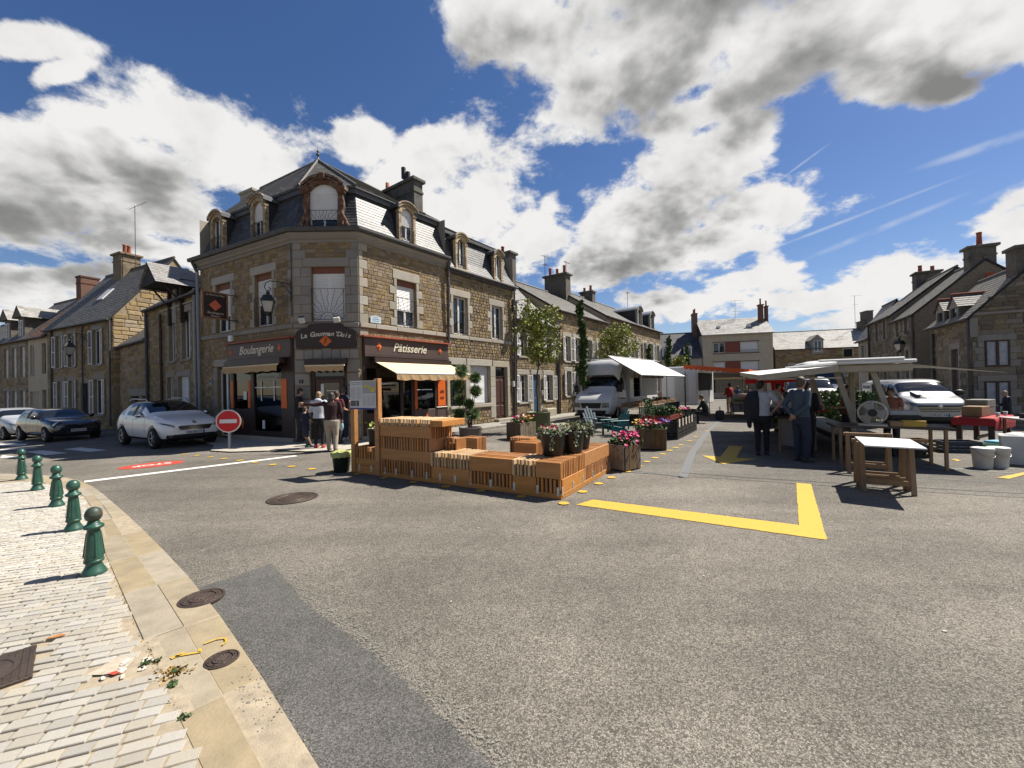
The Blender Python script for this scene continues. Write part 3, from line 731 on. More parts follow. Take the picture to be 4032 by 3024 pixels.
def slates(parent,p00,p10,p11,p01,m=None,sw=0.2,sh=0.17,quota=0,seed=2,name='slate',F=I4,lift=0.012):
    """rows of slates over the (bilinear) roof face, largest ones as single pieces"""
    m=m or M_SLATE;rnd=random.Random(seed)
    p00,p10,p11,p01=[Vector(p)for p in(p00,p10,p11,p01)]
    Lv=((p01-p00).length+(p11-p10).length)/2;n=max(1,round(Lv/sh));nor=(p10-p00).cross(p01-p00).normalized()
    if(F.to_3x3()@nor).z<0 and abs(nor.z)>1e-3:nor=-nor
    cells=[]
    for r in range(n):
        v0,v1=r/n,(r+1.0)/n
        a0,b0=p00.lerp(p01,v0),p10.lerp(p11,v0);a1,b1=p00.lerp(p01,v1),p10.lerp(p11,v1)
        W=(b0-a0).length
        if W<.05:continue
        k=max(1,round(W/sw));off=.5 if r%2 else 0.0
        us=[0.0]+[u for u in((i+off)/k for i in range(0,k+1))if.02<u<.98]+[1.0]
        for i in range(len(us)-1):
            g=.006/max(W,.1);u0,u1=us[i]+g*.5,us[i+1]-g*.5;j=rnd.uniform(0,.006)
            bl,br=a0.lerp(b0,u0),a0.lerp(b0,u1);tl,tr=a1.lerp(b1,u0),a1.lerp(b1,u1)
            d=(tl-bl)*(.02+j);bl=bl-d;br=br-d
            cells.append((bl,br,tr,tl))
    def geo(c,ctr):
        bl,br,tr,tl=[p-ctr for p in c];up=nor*(lift+rnd.uniform(0,.004));lo=nor*.002
        return[bl+up,br+up,tr+nor*.004,tl+nor*.004,bl+lo,br+lo],[(0,1,2,3),(4,5,1,0),(4,0,3),(5,2,1)]
    if quota:
        cells.sort(key=lambda c:-cam_size(F@c[0],(c[1]-c[0]).length))
    rest=MB()
    for i,c in enumerate(cells):
        if i<quota:
            ctr=(c[0]+c[2])/2;vs,fs=geo(c,ctr);me=bpy.data.meshes.new(name);me.from_pydata(vs,[],fs);me.materials.append(m)
            link(name,me,parent,F@T(*ctr))
        else:
            vs,fs=geo(c,Vector((0,0,0)));rest.add(vs,fs)
    if rest.v:rest.build('slates_beyond' if quota else 'slate_covering',m,parent,F,kind='stuff')
def pipe(parent,pts,r=0.045,m=None,name='drainpipe',F=I4,n=8):
    mb=MB();mb.tube(pts,r,n)
    a,b=Vector(pts[0]),Vector(pts[-1])
    for k in range(1,4):
        q=a.lerp(b,k/4);mb.lathe([(r*1.25,-.03),(r*1.25,.03)],n,0,T(*q))if len(pts)==2 else None
    return mb.build(name,m or M_PIPE,parent,F)
def antenna(F,label,h=2.0,booms=((1.0,1.0,0.9),),m=None):
    t=thing('tv_antenna',label,'antenna',F,'television antennas on the roofs');m=m or mat('antenna_metal',(0.12,0.09,0.085),0.5,.1,4,metal=.3)
    mb=MB();mb.tube([(0,0,-.4),(0,0,h)],.022,6);mb.build('mast',m,t,F)
    for(f,L,e)in booms:
        mb=MB();z=h*f-.05;mb.tube([(-L*.35,0,z),(L*.65,0,z)],.014,5)
        n=8
        for k in range(n):
            x=-L*.35+L*k/(n-1);w=e*.5*(1-.5*k/n)*.5;mb.tube([(x,-w,z),(x,w,z)],.007,4)
        mb.build('boom',m,t,F)
    return t
def chimney(parent,F,x0,x1,y0,y1,z0,z1,m=None,pots=2,cap=0.08,band=True,pot_h=0.4,pot_m=None,potlist=None):
    m=m or M_CHIM;mb=MB();mb.bbox(x0,x1,y0,y1,z0,z1-.12,.015)
    if band:mb.bbox(x0-.03,x1+.03,y0-.03,y1+.03,z1-.62,z1-.52,.01)
    mb.bbox(x0-cap,x1+cap,y0-cap,y1+cap,z1-.14,z1,.015);c=mb.build('chimney',m,parent,F)
    along_y=(y1-y0)>(x1-x0)
    for k in range(pots):
        f=(k+.5)/pots;x=(x0+x1)/2 if along_y else x0+(x1-x0)*f;y=y0+(y1-y0)*f if along_y else(y0+y1)/2
        h=pot_h*(1 if k%2==0 else.75);q=MB();q.lathe([(.13,0),(.12,h*.1),(.10,h*.85),(.12,h*.9),(.12,h),(.08,h)],10,0,T(x,y,z1));q.build('chimney_pot',pot_m or M_CLAY,c,F)
    return c
def dormer(parent,F,w,h,depth,style='arch',wood=None,bars=0,roll=0.0,rail=False,roofm=None,wm=None):
    """F: origin at the middle of the sill front; x across, y into the roof, z up. dormer > window, roof, cheek, railing"""
    wood=wood or M_OLDW;x=w/2;t=.13;rise=w*.26 if style=='arch' else 0;N=9
    arc=[(-x+w*k/(N-1),h+rise*sin(pi*k/(N-1))**.8 if 0<k<N-1 else h)for k in range(N)]
    ix=x-t;iarc=[(-ix+2*ix*k/(N-1),h-.20+(rise*.85*sin(pi*k/(N-1))**.8 if 0<k<N-1 else 0))for k in range(N)]
    mb=MB()
    for s in(-1,1):
        a,b=(-x,-ix)if s<0 else(ix,x);mb.bbox(a,b,-.06,.10,0,h-.18,.012)
        mb.bbox(a-.025,b+.025,-.085,.10,0,.14,.012);mb.bbox(a-.02,b+.02,-.08,.10,h-.26,h-.14,.012)
    mb.bbox(-x-.05,x+.05,-.12,.12,-.07,0,.012)
    # head between inner and outer arcs
    n2=len(arc)
    vs=[(p[0],-.07,p[1])for p in iarc]+[(p[0]*1.06,-.07,p[1])for p in arc]+[(p[0],.1,p[1])for p in iarc]+[(p[0]*1.06,.1,p[1])for p in arc]
    fs=[]
    for k in range(n2-1):fs+=[(k,k+1,n2+k+1,n2+k),(k+1,k,2*n2+k,2*n2+k+1),(n2+k,n2+k+1,3*n2+k+1,3*n2+k)]
    fs+=[(0,n2,3*n2,2*n2),(n2-1,3*n2-1,4*n2-1,2*n2-1)]
    mb.add(vs,fs)
    # moulded hood
    mb.tube([(p[0]*1.12,-.12,p[1]+.015)for p in arc],.045,6,smooth=True);mb.tube([(p[0]*1.05,-.10,p[1]-.075)for p in arc],.028,6)
    d=mb.build('dormer',wood,parent,F)
    q=MB()
    for s in(-1,1):
        xx=s*(x-.01);pts=[(xx,.02,0),(xx,depth,h*.5),(xx,depth*1.25,h),(xx,.02,h)];q.poly(pts if s>0 else pts[::-1])
    q.build('cheek',mat('dark_slate_cheek',(0.028,0.029,0.033),0.6,.2,6),d,F)
    r=MB();D=depth*1.35
    if style=='arch':
        for k in range(N-1):
            a,b=arc[k],arc[k+1];r.quad((a[0]*1.14,-.16,a[1]+.05),(b[0]*1.14,-.16,b[1]+.05),(b[0]*1.14,D,b[1]+.05),(a[0]*1.14,D,a[1]+.05))
        r.poly([(p[0]*1.14,-.155,p[1]+.05)for p in arc]+[(p[0]*1.14,-.155,p[1]-.01)for p in arc[::-1]])
        for s in(0,-1):p=arc[s];r.box(p[0]*1.14-.02,p[0]*1.14+.02,-.15,D,p[1]-.07,p[1]+.05)
    r.build('dormer_roof',roofm or M_ZINC,d,F)
    # casement inside
    wz=h-.20+rise*.5;f=MB();tt=.05
    f.box(-ix,-ix+tt,.05,.10,0,wz-.05);f.box(ix-tt,ix,.05,.10,0,wz-.05);f.box(-ix+tt,ix-tt,.05,.10,0,.06);f.box(-.03,.03,.045,.09,.06,wz)
    for k in range(bars):zz=wz*(k+1)/(bars+1);f.box(-ix+tt,-.03,.055,.085,zz-.012,zz+.012);f.box(.03,ix-tt,.055,.085,zz-.012,zz+.012)
    wd=f.build('window',wm or M_PVC,d,F)
    g=MB();g.poly([(-ix,.075,0.0),(ix,.075,0.0)]+[(p[0],.075,p[1])for p in iarc[::-1]]);gp=g.build('pane',M_GLASS,d,F)
    if roll:
        q=MB();zb=wz*(1-roll);n=max(3,int((wz-zb)/.05))
        top=[(p[0]*.99,.04,p[1])for p in iarc]
        q.poly([(-ix,.04,zb),(ix,.04,zb)]+top[::-1])
        for k in range(n):z=zb+(h-.22-zb)*k/n;q.box(-ix,ix,.028,.04,z,z+.012)
        q.build('roller_shutter',M_ROLL,d,F)
    if rail:sunburst_rail(d,F,-ix,ix,.02,.55,-.09)
    return d
def lantern(F,label,arm=True,body_only=False,s=1.0):
    """wall lantern: scrolled iron bracket (wall at x=0, reaching along +x), four-sided glazed lamp"""
    t=thing('wall_lantern',label,'lantern',F,'four-sided street lanterns');L=.72*s
    b=MB();b.box(-.02,.02,-.03,.03,-.55*s,.12*s);b.tube([(0,0,0),(L*.5,0,.06*s),(L*.85,0,.07*s),(L*1.02,0,-.02*s),(L*1.06,0,-.16*s),(L*.98,0,-.28*s),(L*.86,0,-.27*s),(L*.82,0,-.18*s),(L*.9,0,-.13*s)],.016*s,6)
    b.tube([(0,0,-.34*s),(L*.28,0,-.06*s),(L*.42,0,.045*s)],.014*s,6);b.tube([(L*.35,0,.02*s),(L*.30,0,-.06*s),(L*.38,0,-.10*s),(L*.42,0,-.05*s)],.012*s,5)
    b.build('bracket',M_IRON,t,F)
    c=F@T(L*.93,0,-.28*s);q=MB()
    def ring(r,z):return[(r,r,z),(-r,r,z),(-r,-r,z),(r,-r,z)]
    def frus(mb,r0,z0,r1,z1):
        mb.add(ring(r0,z0)+ring(r1,z1),[(0,1,5,4),(1,2,6,5),(2,3,7,6),(3,0,4,7),(3,2,1,0),(4,5,6,7)])
    frus(q,.20*s,-.34*s,.20*s,-.31*s);frus(q,.19*s,-.31*s,.12*s,-.14*s);frus(q,.12*s,-.14*s,.09*s,-.12*s);q.lathe([(.05*s,-.12*s),(.05*s,-.07*s),(.08*s,-.05*s),(.02*s,-.01*s),(.015*s,.06*s)],8)
    q.build('lamp_roof',M_IRON,t,c)
    q=MB();a,bb=.175*s,.105*s
    for(sx,sy)in((1,1),(-1,1),(-1,-1),(1,-1)):q.tube([(sx*a,sy*a,-.34*s),(sx*bb,sy*bb,-.68*s)],.011*s,5)
    frus(q,.115*s,-.71*s,.115*s,-.68*s);q.lathe([(.08*s,-.71*s),(.05*s,-.77*s),(.015*s,-.82*s)],8);q.build('lamp_frame',M_IRON,t,c)
    q=MB();frus(q,bb*.96,-.68*s,a*.96,-.34*s);q.build('lamp_glass',mat('frosted_pane',(0.42,0.40,0.36),0.35,.1,4),t,c)
    return t
# ------------------------------------------------------------------ bakery on the corner
A=Vector((-7.22,13.78));B=Vector((-5.06,13.83));D1=Vector((0.5973,0.802));D2=Vector((-0.8798,0.4754))
D1.normalize();D2.normalize();LL=5.92;LR=4.05
L0=A+D2*LL
FL=FR(L0,-D2);FC=FR(A,B-A);FRr=FR(B,D1);LC=(B-A).length
ZS,ZT=3.98,6.76 # string course, wall top
PAVZ=0.085
bk=thing('corner_bakery','corner stone bakery with brown shopfronts and slate mansard roof','bakery',T(A.x,A.y,0)@RZ(0))
# --- left face
ol=[(1.13,2.18,4.04,5.90),(3.73,4.76,4.04,5.90),(2.16,5.9,0.0,3.50),(1.18,2.06,0.0,2.72)]
wall(bk,FL,LL,ZT,ol,M_RUBM,'wall',0.22,z0=-.3)
bl=[(0,LL,ZS-.16,ZS)]
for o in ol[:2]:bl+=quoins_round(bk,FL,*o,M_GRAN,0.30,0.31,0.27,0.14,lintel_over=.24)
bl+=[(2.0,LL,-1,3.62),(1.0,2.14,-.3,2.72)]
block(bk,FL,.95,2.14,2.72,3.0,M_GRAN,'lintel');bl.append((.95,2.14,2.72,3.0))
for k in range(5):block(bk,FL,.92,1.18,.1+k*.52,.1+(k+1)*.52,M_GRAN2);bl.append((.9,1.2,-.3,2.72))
for k in range(9): # quoins at the chamfer edge
    w=.30 if k%2 else.16
    z0=ZS+k*.305
    block(bk,FL,LL-w,LL-.005,z0,z0+.305,M_GRAN2,y=-.02);bl.append((LL-w,LL,z0,z0+.305))
facing(bk,FL,0,LL,-.1,ZT,bl,M_RUB,(0.10,.17),(.12,.30),.014,.010,110,21)
x=0.0
for k,w in enumerate((1.35,1.05,.55,1.2,.9,.87)):
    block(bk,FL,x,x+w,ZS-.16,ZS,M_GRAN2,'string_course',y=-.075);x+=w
# --- chamfer
oc=[(.59,1.70,4.04,5.86),(.50,1.72,0,2.76)]
wall(bk,FC,LC,ZT,oc,M_RUBM,'wall',0.2,z0=-.3)
bc=[(0,LC,ZS-.16,ZS),(0,LC,2.76,3.12),(.55,1.74,4.0,5.9),(.1,LC-.1,3.14,3.95)]
for k in range(6):
    z0=4.0+k*.305
    for(a,b)in((0,.59),(1.70,LC)):
        sp=a+(b-a)*(.42 if k%2 else.999)
        if k%2:block(bk,FC,a,sp,z0,z0+.305,M_GRAN2,y=-.022);block(bk,FC,sp,b,z0,z0+.305,M_GRAN2,y=-.022)
        else:block(bk,FC,a,b,z0,z0+.305,M_GRAN2,y=-.022)
bc+=[(0,.6,4,5.86),(1.69,LC,4,5.86)]
block(bk,FC,.32,LC-.30,5.86,6.16,M_GRAN2,'lintel',y=-.03);bc.append((.3,LC-.28,5.86,6.16))
for(a,b,z0)in((0,.32,5.83),(LC-.3,LC,5.83),(0,.42,6.13),(LC-.42,LC,6.13),(0,.26,6.43),(LC-.26,LC,6.43)):
    block(bk,FC,a,b,z0,z0+.30,M_GRAN2,y=-.022);bc.append((a,b,z0,z0+.3))
for k in range(6):
    z0=.10+k*.445
    for(a,b)in((0,.50),(1.72,LC)):block(bk,FC,a,b,z0,z0+.435,M_GRAN2,y=-.05,b=.03);bc.append((a,b,z0,z0+.445))
for k in range(7):
    a=.03+(LC-.06)*k/7;block(bk,FC,a,a+(LC-.06)/7,2.77,3.10+(.05 if k==3 else 0),M_GRAN2,'voussoir',y=-.055,b=.02)
for(a,b,z0)in((0,.34,3.62),(LC-.34,LC,3.62),(0,.16,3.3),(LC-.16,LC,3.3),(0,.2,3.12),(LC-.2,LC,3.12)):
    block(bk,FC,a,b,z0,z0+.2,M_GRAN2,y=-.02);bc.append((a,b,z0,z0+.2))
facing(bk,FC,0,LC,3.1,ZT,bc,M_RUB,(0.12,.17),(.2,.34),.018,.010,50,22)
for(a,b)in((0,.75),(.75,1.5),(1.5,LC)):block(bk,FC,a,b,ZS-.16,ZS,M_GRAN2,'string_course',y=-.075)
# --- right face (sunlit)
orr=[(1.54,2.44,4.02,5.74),(.08,3.98,0,3.50)]
wall(bk,FRr,LR,ZT,orr,M_RUBM,'wall',0.22,z0=-.3)
br=[(0,LR,ZS-.16,ZS)]
br+=quoins_round(bk,FRr,*orr[0],M_GRAN,0.33,0.31,0.33,0.14,lintel_over=.18)
br+=[(0,LR,-1,3.50)]
for k in range(9):
    w=.16 if k%2 else.34;z0=ZS+k*.305
    block(bk,FRr,.002,w,z0,min(z0+.305,ZT),M_GRAN,y=-.02);br.append((0,w,z0,z0+.305))
facing(bk,FRr,0,LR,3.50,ZT,br,M_RUB,(0.09,.155),(.10,.26),.014,.009,140,23)
x=0.0
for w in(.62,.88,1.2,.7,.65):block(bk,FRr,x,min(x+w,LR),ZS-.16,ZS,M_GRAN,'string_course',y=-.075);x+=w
block(bk,FRr,.0,.32,ZS-.44,ZS-.2,M_GRAN,y=-.02)
# --- windows
def roller_win(F,o,roll,rail_h,lint=.2):
    w=window(bk,F,o[0],o[1],o[2],o[3],'roller',.13,roll=roll,lintel=lint)
    if rail_h:sunburst_rail(w,F,o[0]+.03,o[1]-.03,o[2]+.05,rail_h,-.055)
roller_win(FL,ol[0],.62,0);roller_win(FL,ol[1],.52,.95)
roller_win(FC,oc[0],.97,1.02);roller_win(FRr,orr[0],.58,1.0)
# --- cornice and gutter along the three faces
def offs(d,pts,z):
    """polyline L0-A-B-R offset outward by d"""
    P=[L0-D2*0,A,B,B+D1*LR]
    dirs=[(P[1]-P[0]).normalized(),(P[2]-P[1]).normalized(),(P[3]-P[2]).normalized()]
    nn=[Vector((v.y,-v.x))for v in dirs];out=[P[0]+nn[0]*d]
    for i in(1,2):
        a=P[i]+nn[i-1]*d;b=P[i]+nn[i]*d;da,db=dirs[i-1],dirs[i]
        t=((b.x-a.x)*db.y-(b.y-a.y)*db.x)/(da.x*db.y-da.y*db.x);out.append(a+da*t)
    out.append(P[3]+nn[2]*d);return[Vector((p.x,p.y,z))for p in out]
def ring_strip(profile,m,name,parent,endshift=0.0):
    rows=[offs(d,None,z)for d,z in profile];mb=MB()
    if endshift:
        for r,(d,z)in zip(rows,profile):r[0]=r[0]+Vector((D2.x,D2.y,0))*min(d+.05,endshift)
    for r in range(len(rows)-1):
        for i in range(3):mb.quad(rows[r][i],rows[r][i+1],rows[r+1][i+1],rows[r+1][i])
    mb.poly([r[0]for r in rows][::-1]);mb.poly([r[3]for r in rows])
    return mb.build(name,m,parent)
ring_strip([(0,ZT-.10),(.05,ZT-.10),(.05,ZT-.02),(.12,ZT+.02),(.12,ZT+.08),(.22,ZT+.15),(.22,ZT+.19),(0.0,ZT+.20)],M_GRAN2,'cornice',bk,.2)
ring_strip([(.10,ZT+.20),(.30,ZT+.20),(.33,ZT+.26),(.33,ZT+.33),(.30,ZT+.33),(.29,ZT+.25),(.1,ZT+.24)],mat('gutter_lead',(0.075,0.075,0.072),.6,.2,4),'gutter',bk,.3)
ZB0,ZB1=ZT+.27,8.66
bot=offs(.08,None,ZB0);mid=offs(-.16,None,ZB0+.55);top=offs(-.46,None,ZB1-.16)
top[0]=top[0]-Vector((D2.x,D2.y,0))*.42;mid[0]=mid[0]-Vector((D2.x,D2.y,0))*.18
und=MB()
for i in range(3):und.quad(bot[i],bot[i+1],mid[i+1],mid[i]);und.quad(mid[i],mid[i+1],top[i+1],top[i])
iL=Vector((-D2.y,D2.x,0))*-1;iL=Vector((0.4754,0.8798,0))
e0,e1=bot[0]+iL*5,top[0]+iL*5
und.quad(e0,bot[0],mid[0],mid[0]+iL*5);und.quad(mid[0]+iL*5,mid[0],top[0],e1)
mans=und.build('mansard',M_DARKW,bk)
for i in range(3):
    q=(150 if i==2 else 0)
    slates(mans,bot[i],bot[i+1],mid[i+1],mid[i],M_SLATE,.19,.125,q//3,31+i,F=I4)
    slates(mans,mid[i],mid[i+1],top[i+1],top[i],M_SLATE,.19,.125,q,41+i,F=I4)
slates(mans,e0,bot[0],mid[0],mid[0]+iL*5,M_SLATE,.2,.13);slates(mans,mid[0]+iL*5,mid[0],top[0],e1,M_SLATE,.2,.13)
ring_strip([(-.44,ZB1-.18),(-.36,ZB1-.16),(-.36,ZB1-.02),(-.30,ZB1),(-.30,ZB1+.05),(-.5,ZB1+.07)],mat('lead_band',(0.085,0.087,0.09),.5,.25,4),'roof_edge',bk)
Q=Vector((-7.58,16.5,10.93));QL=Q+Vector((D2.x,D2.y,0))*3.9-Vector((0,0,.15));QR=Vector((Q.x,Q.y,0))+Vector((D1.x,D1.y,0))*5.6+Vector((0,0,10.62))
ue=offs(-.30,None,ZB1+.06);ue[0]=ue[0]-Vector((D2.x,D2.y,0))*.3
ub=MB();ub.quad(ue[0],ue[1],Q,QL);ub.poly([ue[1],ue[2],Q]);ub.quad(ue[2],ue[3],QR,Q)
bkL=QL+iL*3.2-Vector((0,0,1.9));bkQ=Q+Vector((-.28,1.2,0)).normalized()*4-Vector((0,0,1.9));inR=Vector((-D1.y,D1.x,0));bkR=QR+inR*3.6-Vector((0,0,1.95))
ub.poly([ue[0],QL,bkL]);ub.quad(QL,Q,bkQ,bkL);ub.quad(Q,QR,bkR,bkQ)
up=ub.build('upper_roof',M_DARKW,bk)
slates(up,ue[0],ue[1],Q,QL,M_SLATEO,.24,.16);slates(up,ue[1],ue[2],Q,Q+Vector((.01,0,0)),M_SLATEO,.24,.16);slates(up,ue[2],ue[3],QR,Q,M_SLATEO,.24,.16)
hip=MB();hip.tube([ue[1]+Vector((0,0,.03)),Q+Vector((0,0,.04))],.05,6);hip.tube([ue[2]+Vector((0,0,.03)),Q+Vector((0,0,.04))],.05,6);hip.tube([QL,Q,QR],.06,6)
hip.build('ridge_capping',M_SLATEO,up)
f=MB();SF_=.55
f.lathe([(a_*SF_,b_*SF_)for a_,b_ in[(.28,-.1),(.16,.05),(.06,.2),(.05,.34),(.12,.40),(.14,.46),(.06,.52),(.03,.58),(.09,.64),(.10,.70),(.03,.77),(.012,.82),(.008,1.15)]],12,0,T(*Q));f.build('finial',mat('lead',(.1,.1,.1),.5),bk)
# back walls so that the block is solid
bw=MB();P3=B+D1*LR;P4=P3+Vector((inR.x,inR.y))*7;P5=L0+Vector((iL.x,iL.y))*6
for a,b in((P3,P4),(P4,P5),(P5,L0)):bw.quad((a.x,a.y,-.5),(b.x,b.y,-.5),(b.x,b.y,8.7),(a.x,a.y,8.7))
bw.build('rear_wall',M_RENDG,bk)
# --- dormers
def on(F,x,y,z):return F@T(x,y,z)
dormer(bk,on(FL,LL-4.52,-.02,7.12),.86,1.36,.62,'arch',M_OLDW,rail=True,roll=0)
dormer(bk,on(FL,LL-1.84,-.02,7.12),.86,1.36,.62,'arch',M_OLDW,rail=True,roll=.5)
dormer(bk,on(FRr,2.04,-.02,7.10),.80,1.36,.62,'arch',M_OLDW,rail=True,roll=.45)
dc=dormer(bk,on(FC,LC/2,-.06,7.12),1.20,1.42,.7,'arch',M_OLDW2,rail=True,roll=.78)
vol=MB()
for s in(-1,1): # carved volutes and keystone of the corner dormer
    pts=[(s*(.60+.12*max(0,1-k/9)**2+.05*sin(k*1.1)),-.02,.02+k*.115)for k in range(11)]
    vol.tube(pts,[.07-.002*k for k in range(11)],8);vol.ell((s*.74,-.04,.10),(.10,.07,.11));vol.bbox(s*.60-.16,s*.60+.16,-.16,.05,1.22,1.38,.02);vol.bbox(s*.60-.12,s*.60+.12,-.13,.05,1.14,1.24,.02)
vol.bbox(-.1,.1,-.20,0,1.58,1.80,.02);vol.build('carved_trim',M_OLDW2,dc,on(FC,LC/2,-.06,7.12))
# --- chimneys
ch=chimney(bk,FRr,3.72,4.22,1.5,4.3,8.4,10.85,mat('chimney_stone',(0.12,0.115,0.10),.9,.3,4,dirt=.5,dscale=3),pots=0,cap=.1)
q=MB();q.lathe([(.09,0),(.085,.45),(.07,.45)],10,0,FRr@T(3.95,3.6,10.85));q.build('chimney_pot',M_CLAY,ch)
q=MB();Fc=FRr@T(3.95,2.3,10.85);q.lathe([(.15,0),(.15,.08),(.11,.14),(.11,.3)],10,0,Fc);q.tube([(0,-.16,.12),(0,-.16,.48)],.1,8,0,Fc);q.tube([(0,.14,.3),(0,.14,.78)],.1,8,0,Fc);q.tube([(0,-.16,.38),(0,.14,.42)],.09,8,0,Fc);q.build('chimney_cowl',M_IRON,ch)
chimney(bk,FL,-1.35,-.35,2.3,2.85,8.6,11.05,M_RENDG,pots=0,band=False,cap=.05)
# --- shopfront left: Boulangerie
SF=T(0,0,0)
def fascia(F,x0,x1,z0,z1,text,size,tx,diamonds,tw):
    mb=MB();mb.bbox(x0,x1,-.13,.05,z0,z1,.01);mb.box(x0-.02,x1+.02,-.17,.05,z0-.05,z0);fs=mb.build('fascia',M_BROWN2,bk,F)
    q=MB();q.box(x0-.10,x1+.10,-.24,.0,z1,z1+.03);q.box(x0-.06,x1+.06,-.20,.0,z1+.03,z1+.055);q.build('fascia_capping',M_REDT,fs,F)
    for dx,dz,s in diamonds:
        q=MB();zc=(z0+z1)/2
        q.add([(dx-s*.62,-.135,zc),(dx,-.135,zc-s),(dx+s*.62,-.135,zc),(dx,-.135,zc+s),(dx,-.175,zc)],[(0,1,4),(1,2,4),(2,3,4),(3,0,4)])
        q.build('diamond',M_ORNG,fs,F)
    text_obj('lettering',text,size,M_LET,fs,F@T(tx,-.142,(z0+z1)/2),.008,shear=.32,bold=.004,width=tw)
    return fs
fascia(FL,2.10,5.88,2.92,3.50,'Boulangerie',.42,3.95,[(2.36,0,.15),(5.30,0,.15)],2.05)
fascia(FRr,.10,3.98,2.90,3.50,'Pâtisserie',.42,2.0,[(.66,0,.17),(3.52,0,.15)],1.55)
def awning(F,x0,x1,z,out,drop,m,val_h=.16,name='awning',bar=None):
    mb=MB();mb.box(x0-.05,x1+.05,-.30,-.10,z-.02,z+.16);c=mb.build('awning_box',M_BROWN,bk,F)
    q=MB();q.add([(x0,-.22,z+.02),(x1,-.22,z+.02),(x1,-.22-out,z-drop),(x0,-.22-out,z-drop),(x0,-.22,z+.0),(x1,-.22,z+.0),(x1,-.22-out,z-drop-.02),(x0,-.22-out,z-drop-.02)],[(0,1,2,3),(7,6,5,4),(0,3,7,4),(1,5,6,2)])
    q.build(name,m,c,F)
    q=MB();q.tube([(x0-.02,-.22-out,z-drop-.01),(x1+.02,-.22-out,z-drop-.01)],.028,8);q.build('front_bar',bar or M_PVC,c,F)
    q=MB();n=26;yv=-.235-out
    vs=[]
    for k in range(n+1):
        x=x0+(x1-x0)*k/n;vs+=[(x,yv,z-drop-.03),(x,yv+.012*sin(k*2.1),z-drop-.03-val_h+(.018*cos(k*1.3)))]
    q.add(vs,[(2*k,2*k+1,2*k+3,2*k+2)for k in range(n)]);q.build('valance',M_TAUPE,c,F)
    for s in(x0+.2,x1-.2):
        q=MB();q.tube([(s,-.2,z-.10),(s+(.25 if s<(x0+x1)/2 else-.25),-.22-out*.5,z-drop*.5-.10),(s,-.22-out,z-drop-.04)],.02,6);q.build('awning_arm',M_IRON,c,F)
    return c
awning(FRr,.42,3.92,2.66,1.15,.42,M_CREAM,.20)
awning(FL,2.25,5.50,2.70,.12,.06,M_TAUPE,.20,bar=M_CREAM)
awning(FC,.5,1.74,2.60,.10,.05,M_TAUPE,.17,bar=M_CREAM)
# brown timber frontage of the left shop
M_CLR=clear_glass('shop_glass',(0.55,0.58,0.56))
def pan(F,x0,x1,z0,z1,y=-.03,m=None,name='panel',par=None,d=.10):
    mb=MB();mb.bbox(x0,x1,y,y+d,z0,z1,.008);return mb.build(name,m or M_BROWN,par or bk,F)
def pane(F,x0,x1,z0,z1,y=.03,m=None):
    mb=MB();mb.quad((x0,y,z0),(x1,y,z0),(x1,y,z1),(x0,y,z1));return mb.build('shop_window',m or M_CLR,bk,F)
pb=.10
for(a,b)in((2.16,2.32),(3.42,3.60),(5.20,5.38),(5.38,5.90)):pan(FL,a,b,pb,2.92)
pan(FL,2.32,3.42,pb,1.12);pan(FL,2.32,5.2,2.55,2.92);pan(FL,3.6,5.2,pb,.34)
pane(FL,2.32,3.42,1.12,2.55);pane(FL,3.6,5.2,.34,2.55)
for(a,b)in((2.17,2.31),(3.26,3.40),(5.22,5.52)):pan(FL,a,b,1.15,2.15,-.05,M_ORNG,'orange_panel',d=.03)
for(a,b)in((3.62,4.35),(4.4,5.18)):pan(FL,a,b,1.86,1.90,.0,M_PVC,'glazing_bar',d=.02)
for a in(4.0,4.75):pan(FL,a-.02,a+.02,1.4,2.1,.0,M_PVC,'glazing_bar',d=.02)
q=MB();q.add([(2.87-.12,-.035,.6),(2.87,-.035,.36),(2.99,-.035,.6),(2.87,-.035,.84),(2.87,-.07,.6)],[(0,1,4),(1,2,4),(2,3,4),(3,0,4)]);q.build('diamond',M_ORNG,bk,FL)
for(x0,z0,w,h)in((2.9,1.45,.2,.3),(4.05,.42,.14,.3)):
    q=MB();q.box(x0,x0+w,.0,.012,z0,z0+h);q.build('notice',M_PVC,bk,FL)
t_=text_obj('lettering','Agence Immobilière',.17,mat('reflected_letter',(.45,.45,.42),.5),bk,FL@T(4.4,.02,2.25)@S3(-1,1,1),.001,shear=.25)  # painted reflection: mirrored sign of the agency opposite, set at the shop glass
t_.data.flip_normals()if hasattr(t_.data,'flip_normals')else None
# white side door
w=window(bk,FL,1.18,2.06,.05,2.62,'casement',.12)
# interior behind the glass: floor, counters, back wall
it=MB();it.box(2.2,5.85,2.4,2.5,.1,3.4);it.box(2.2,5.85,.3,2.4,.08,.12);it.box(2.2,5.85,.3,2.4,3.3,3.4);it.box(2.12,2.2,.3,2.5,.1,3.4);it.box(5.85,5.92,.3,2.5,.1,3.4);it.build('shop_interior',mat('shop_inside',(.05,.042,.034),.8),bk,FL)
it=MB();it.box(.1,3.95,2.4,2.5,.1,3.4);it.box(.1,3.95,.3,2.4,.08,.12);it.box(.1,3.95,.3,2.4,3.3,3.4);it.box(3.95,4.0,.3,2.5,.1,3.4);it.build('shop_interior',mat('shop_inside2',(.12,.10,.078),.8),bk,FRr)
ct=MB();ct.bbox(2.4,3.6,.5,1.0,.1,1.05,.02);ct.bbox(2.35,3.65,.45,1.05,1.05,1.1,.02);ct.build('counter',M_BROWN2,bk,FRr)
for k in range(7):
    q=MB();q.lathe([(.05,0),(.06,.09),(.045,.1)],8,0,FRr@T(2.55+k*.13,.6+(k%2)*.12,1.10));q.build('cup',M_PVC,bk)
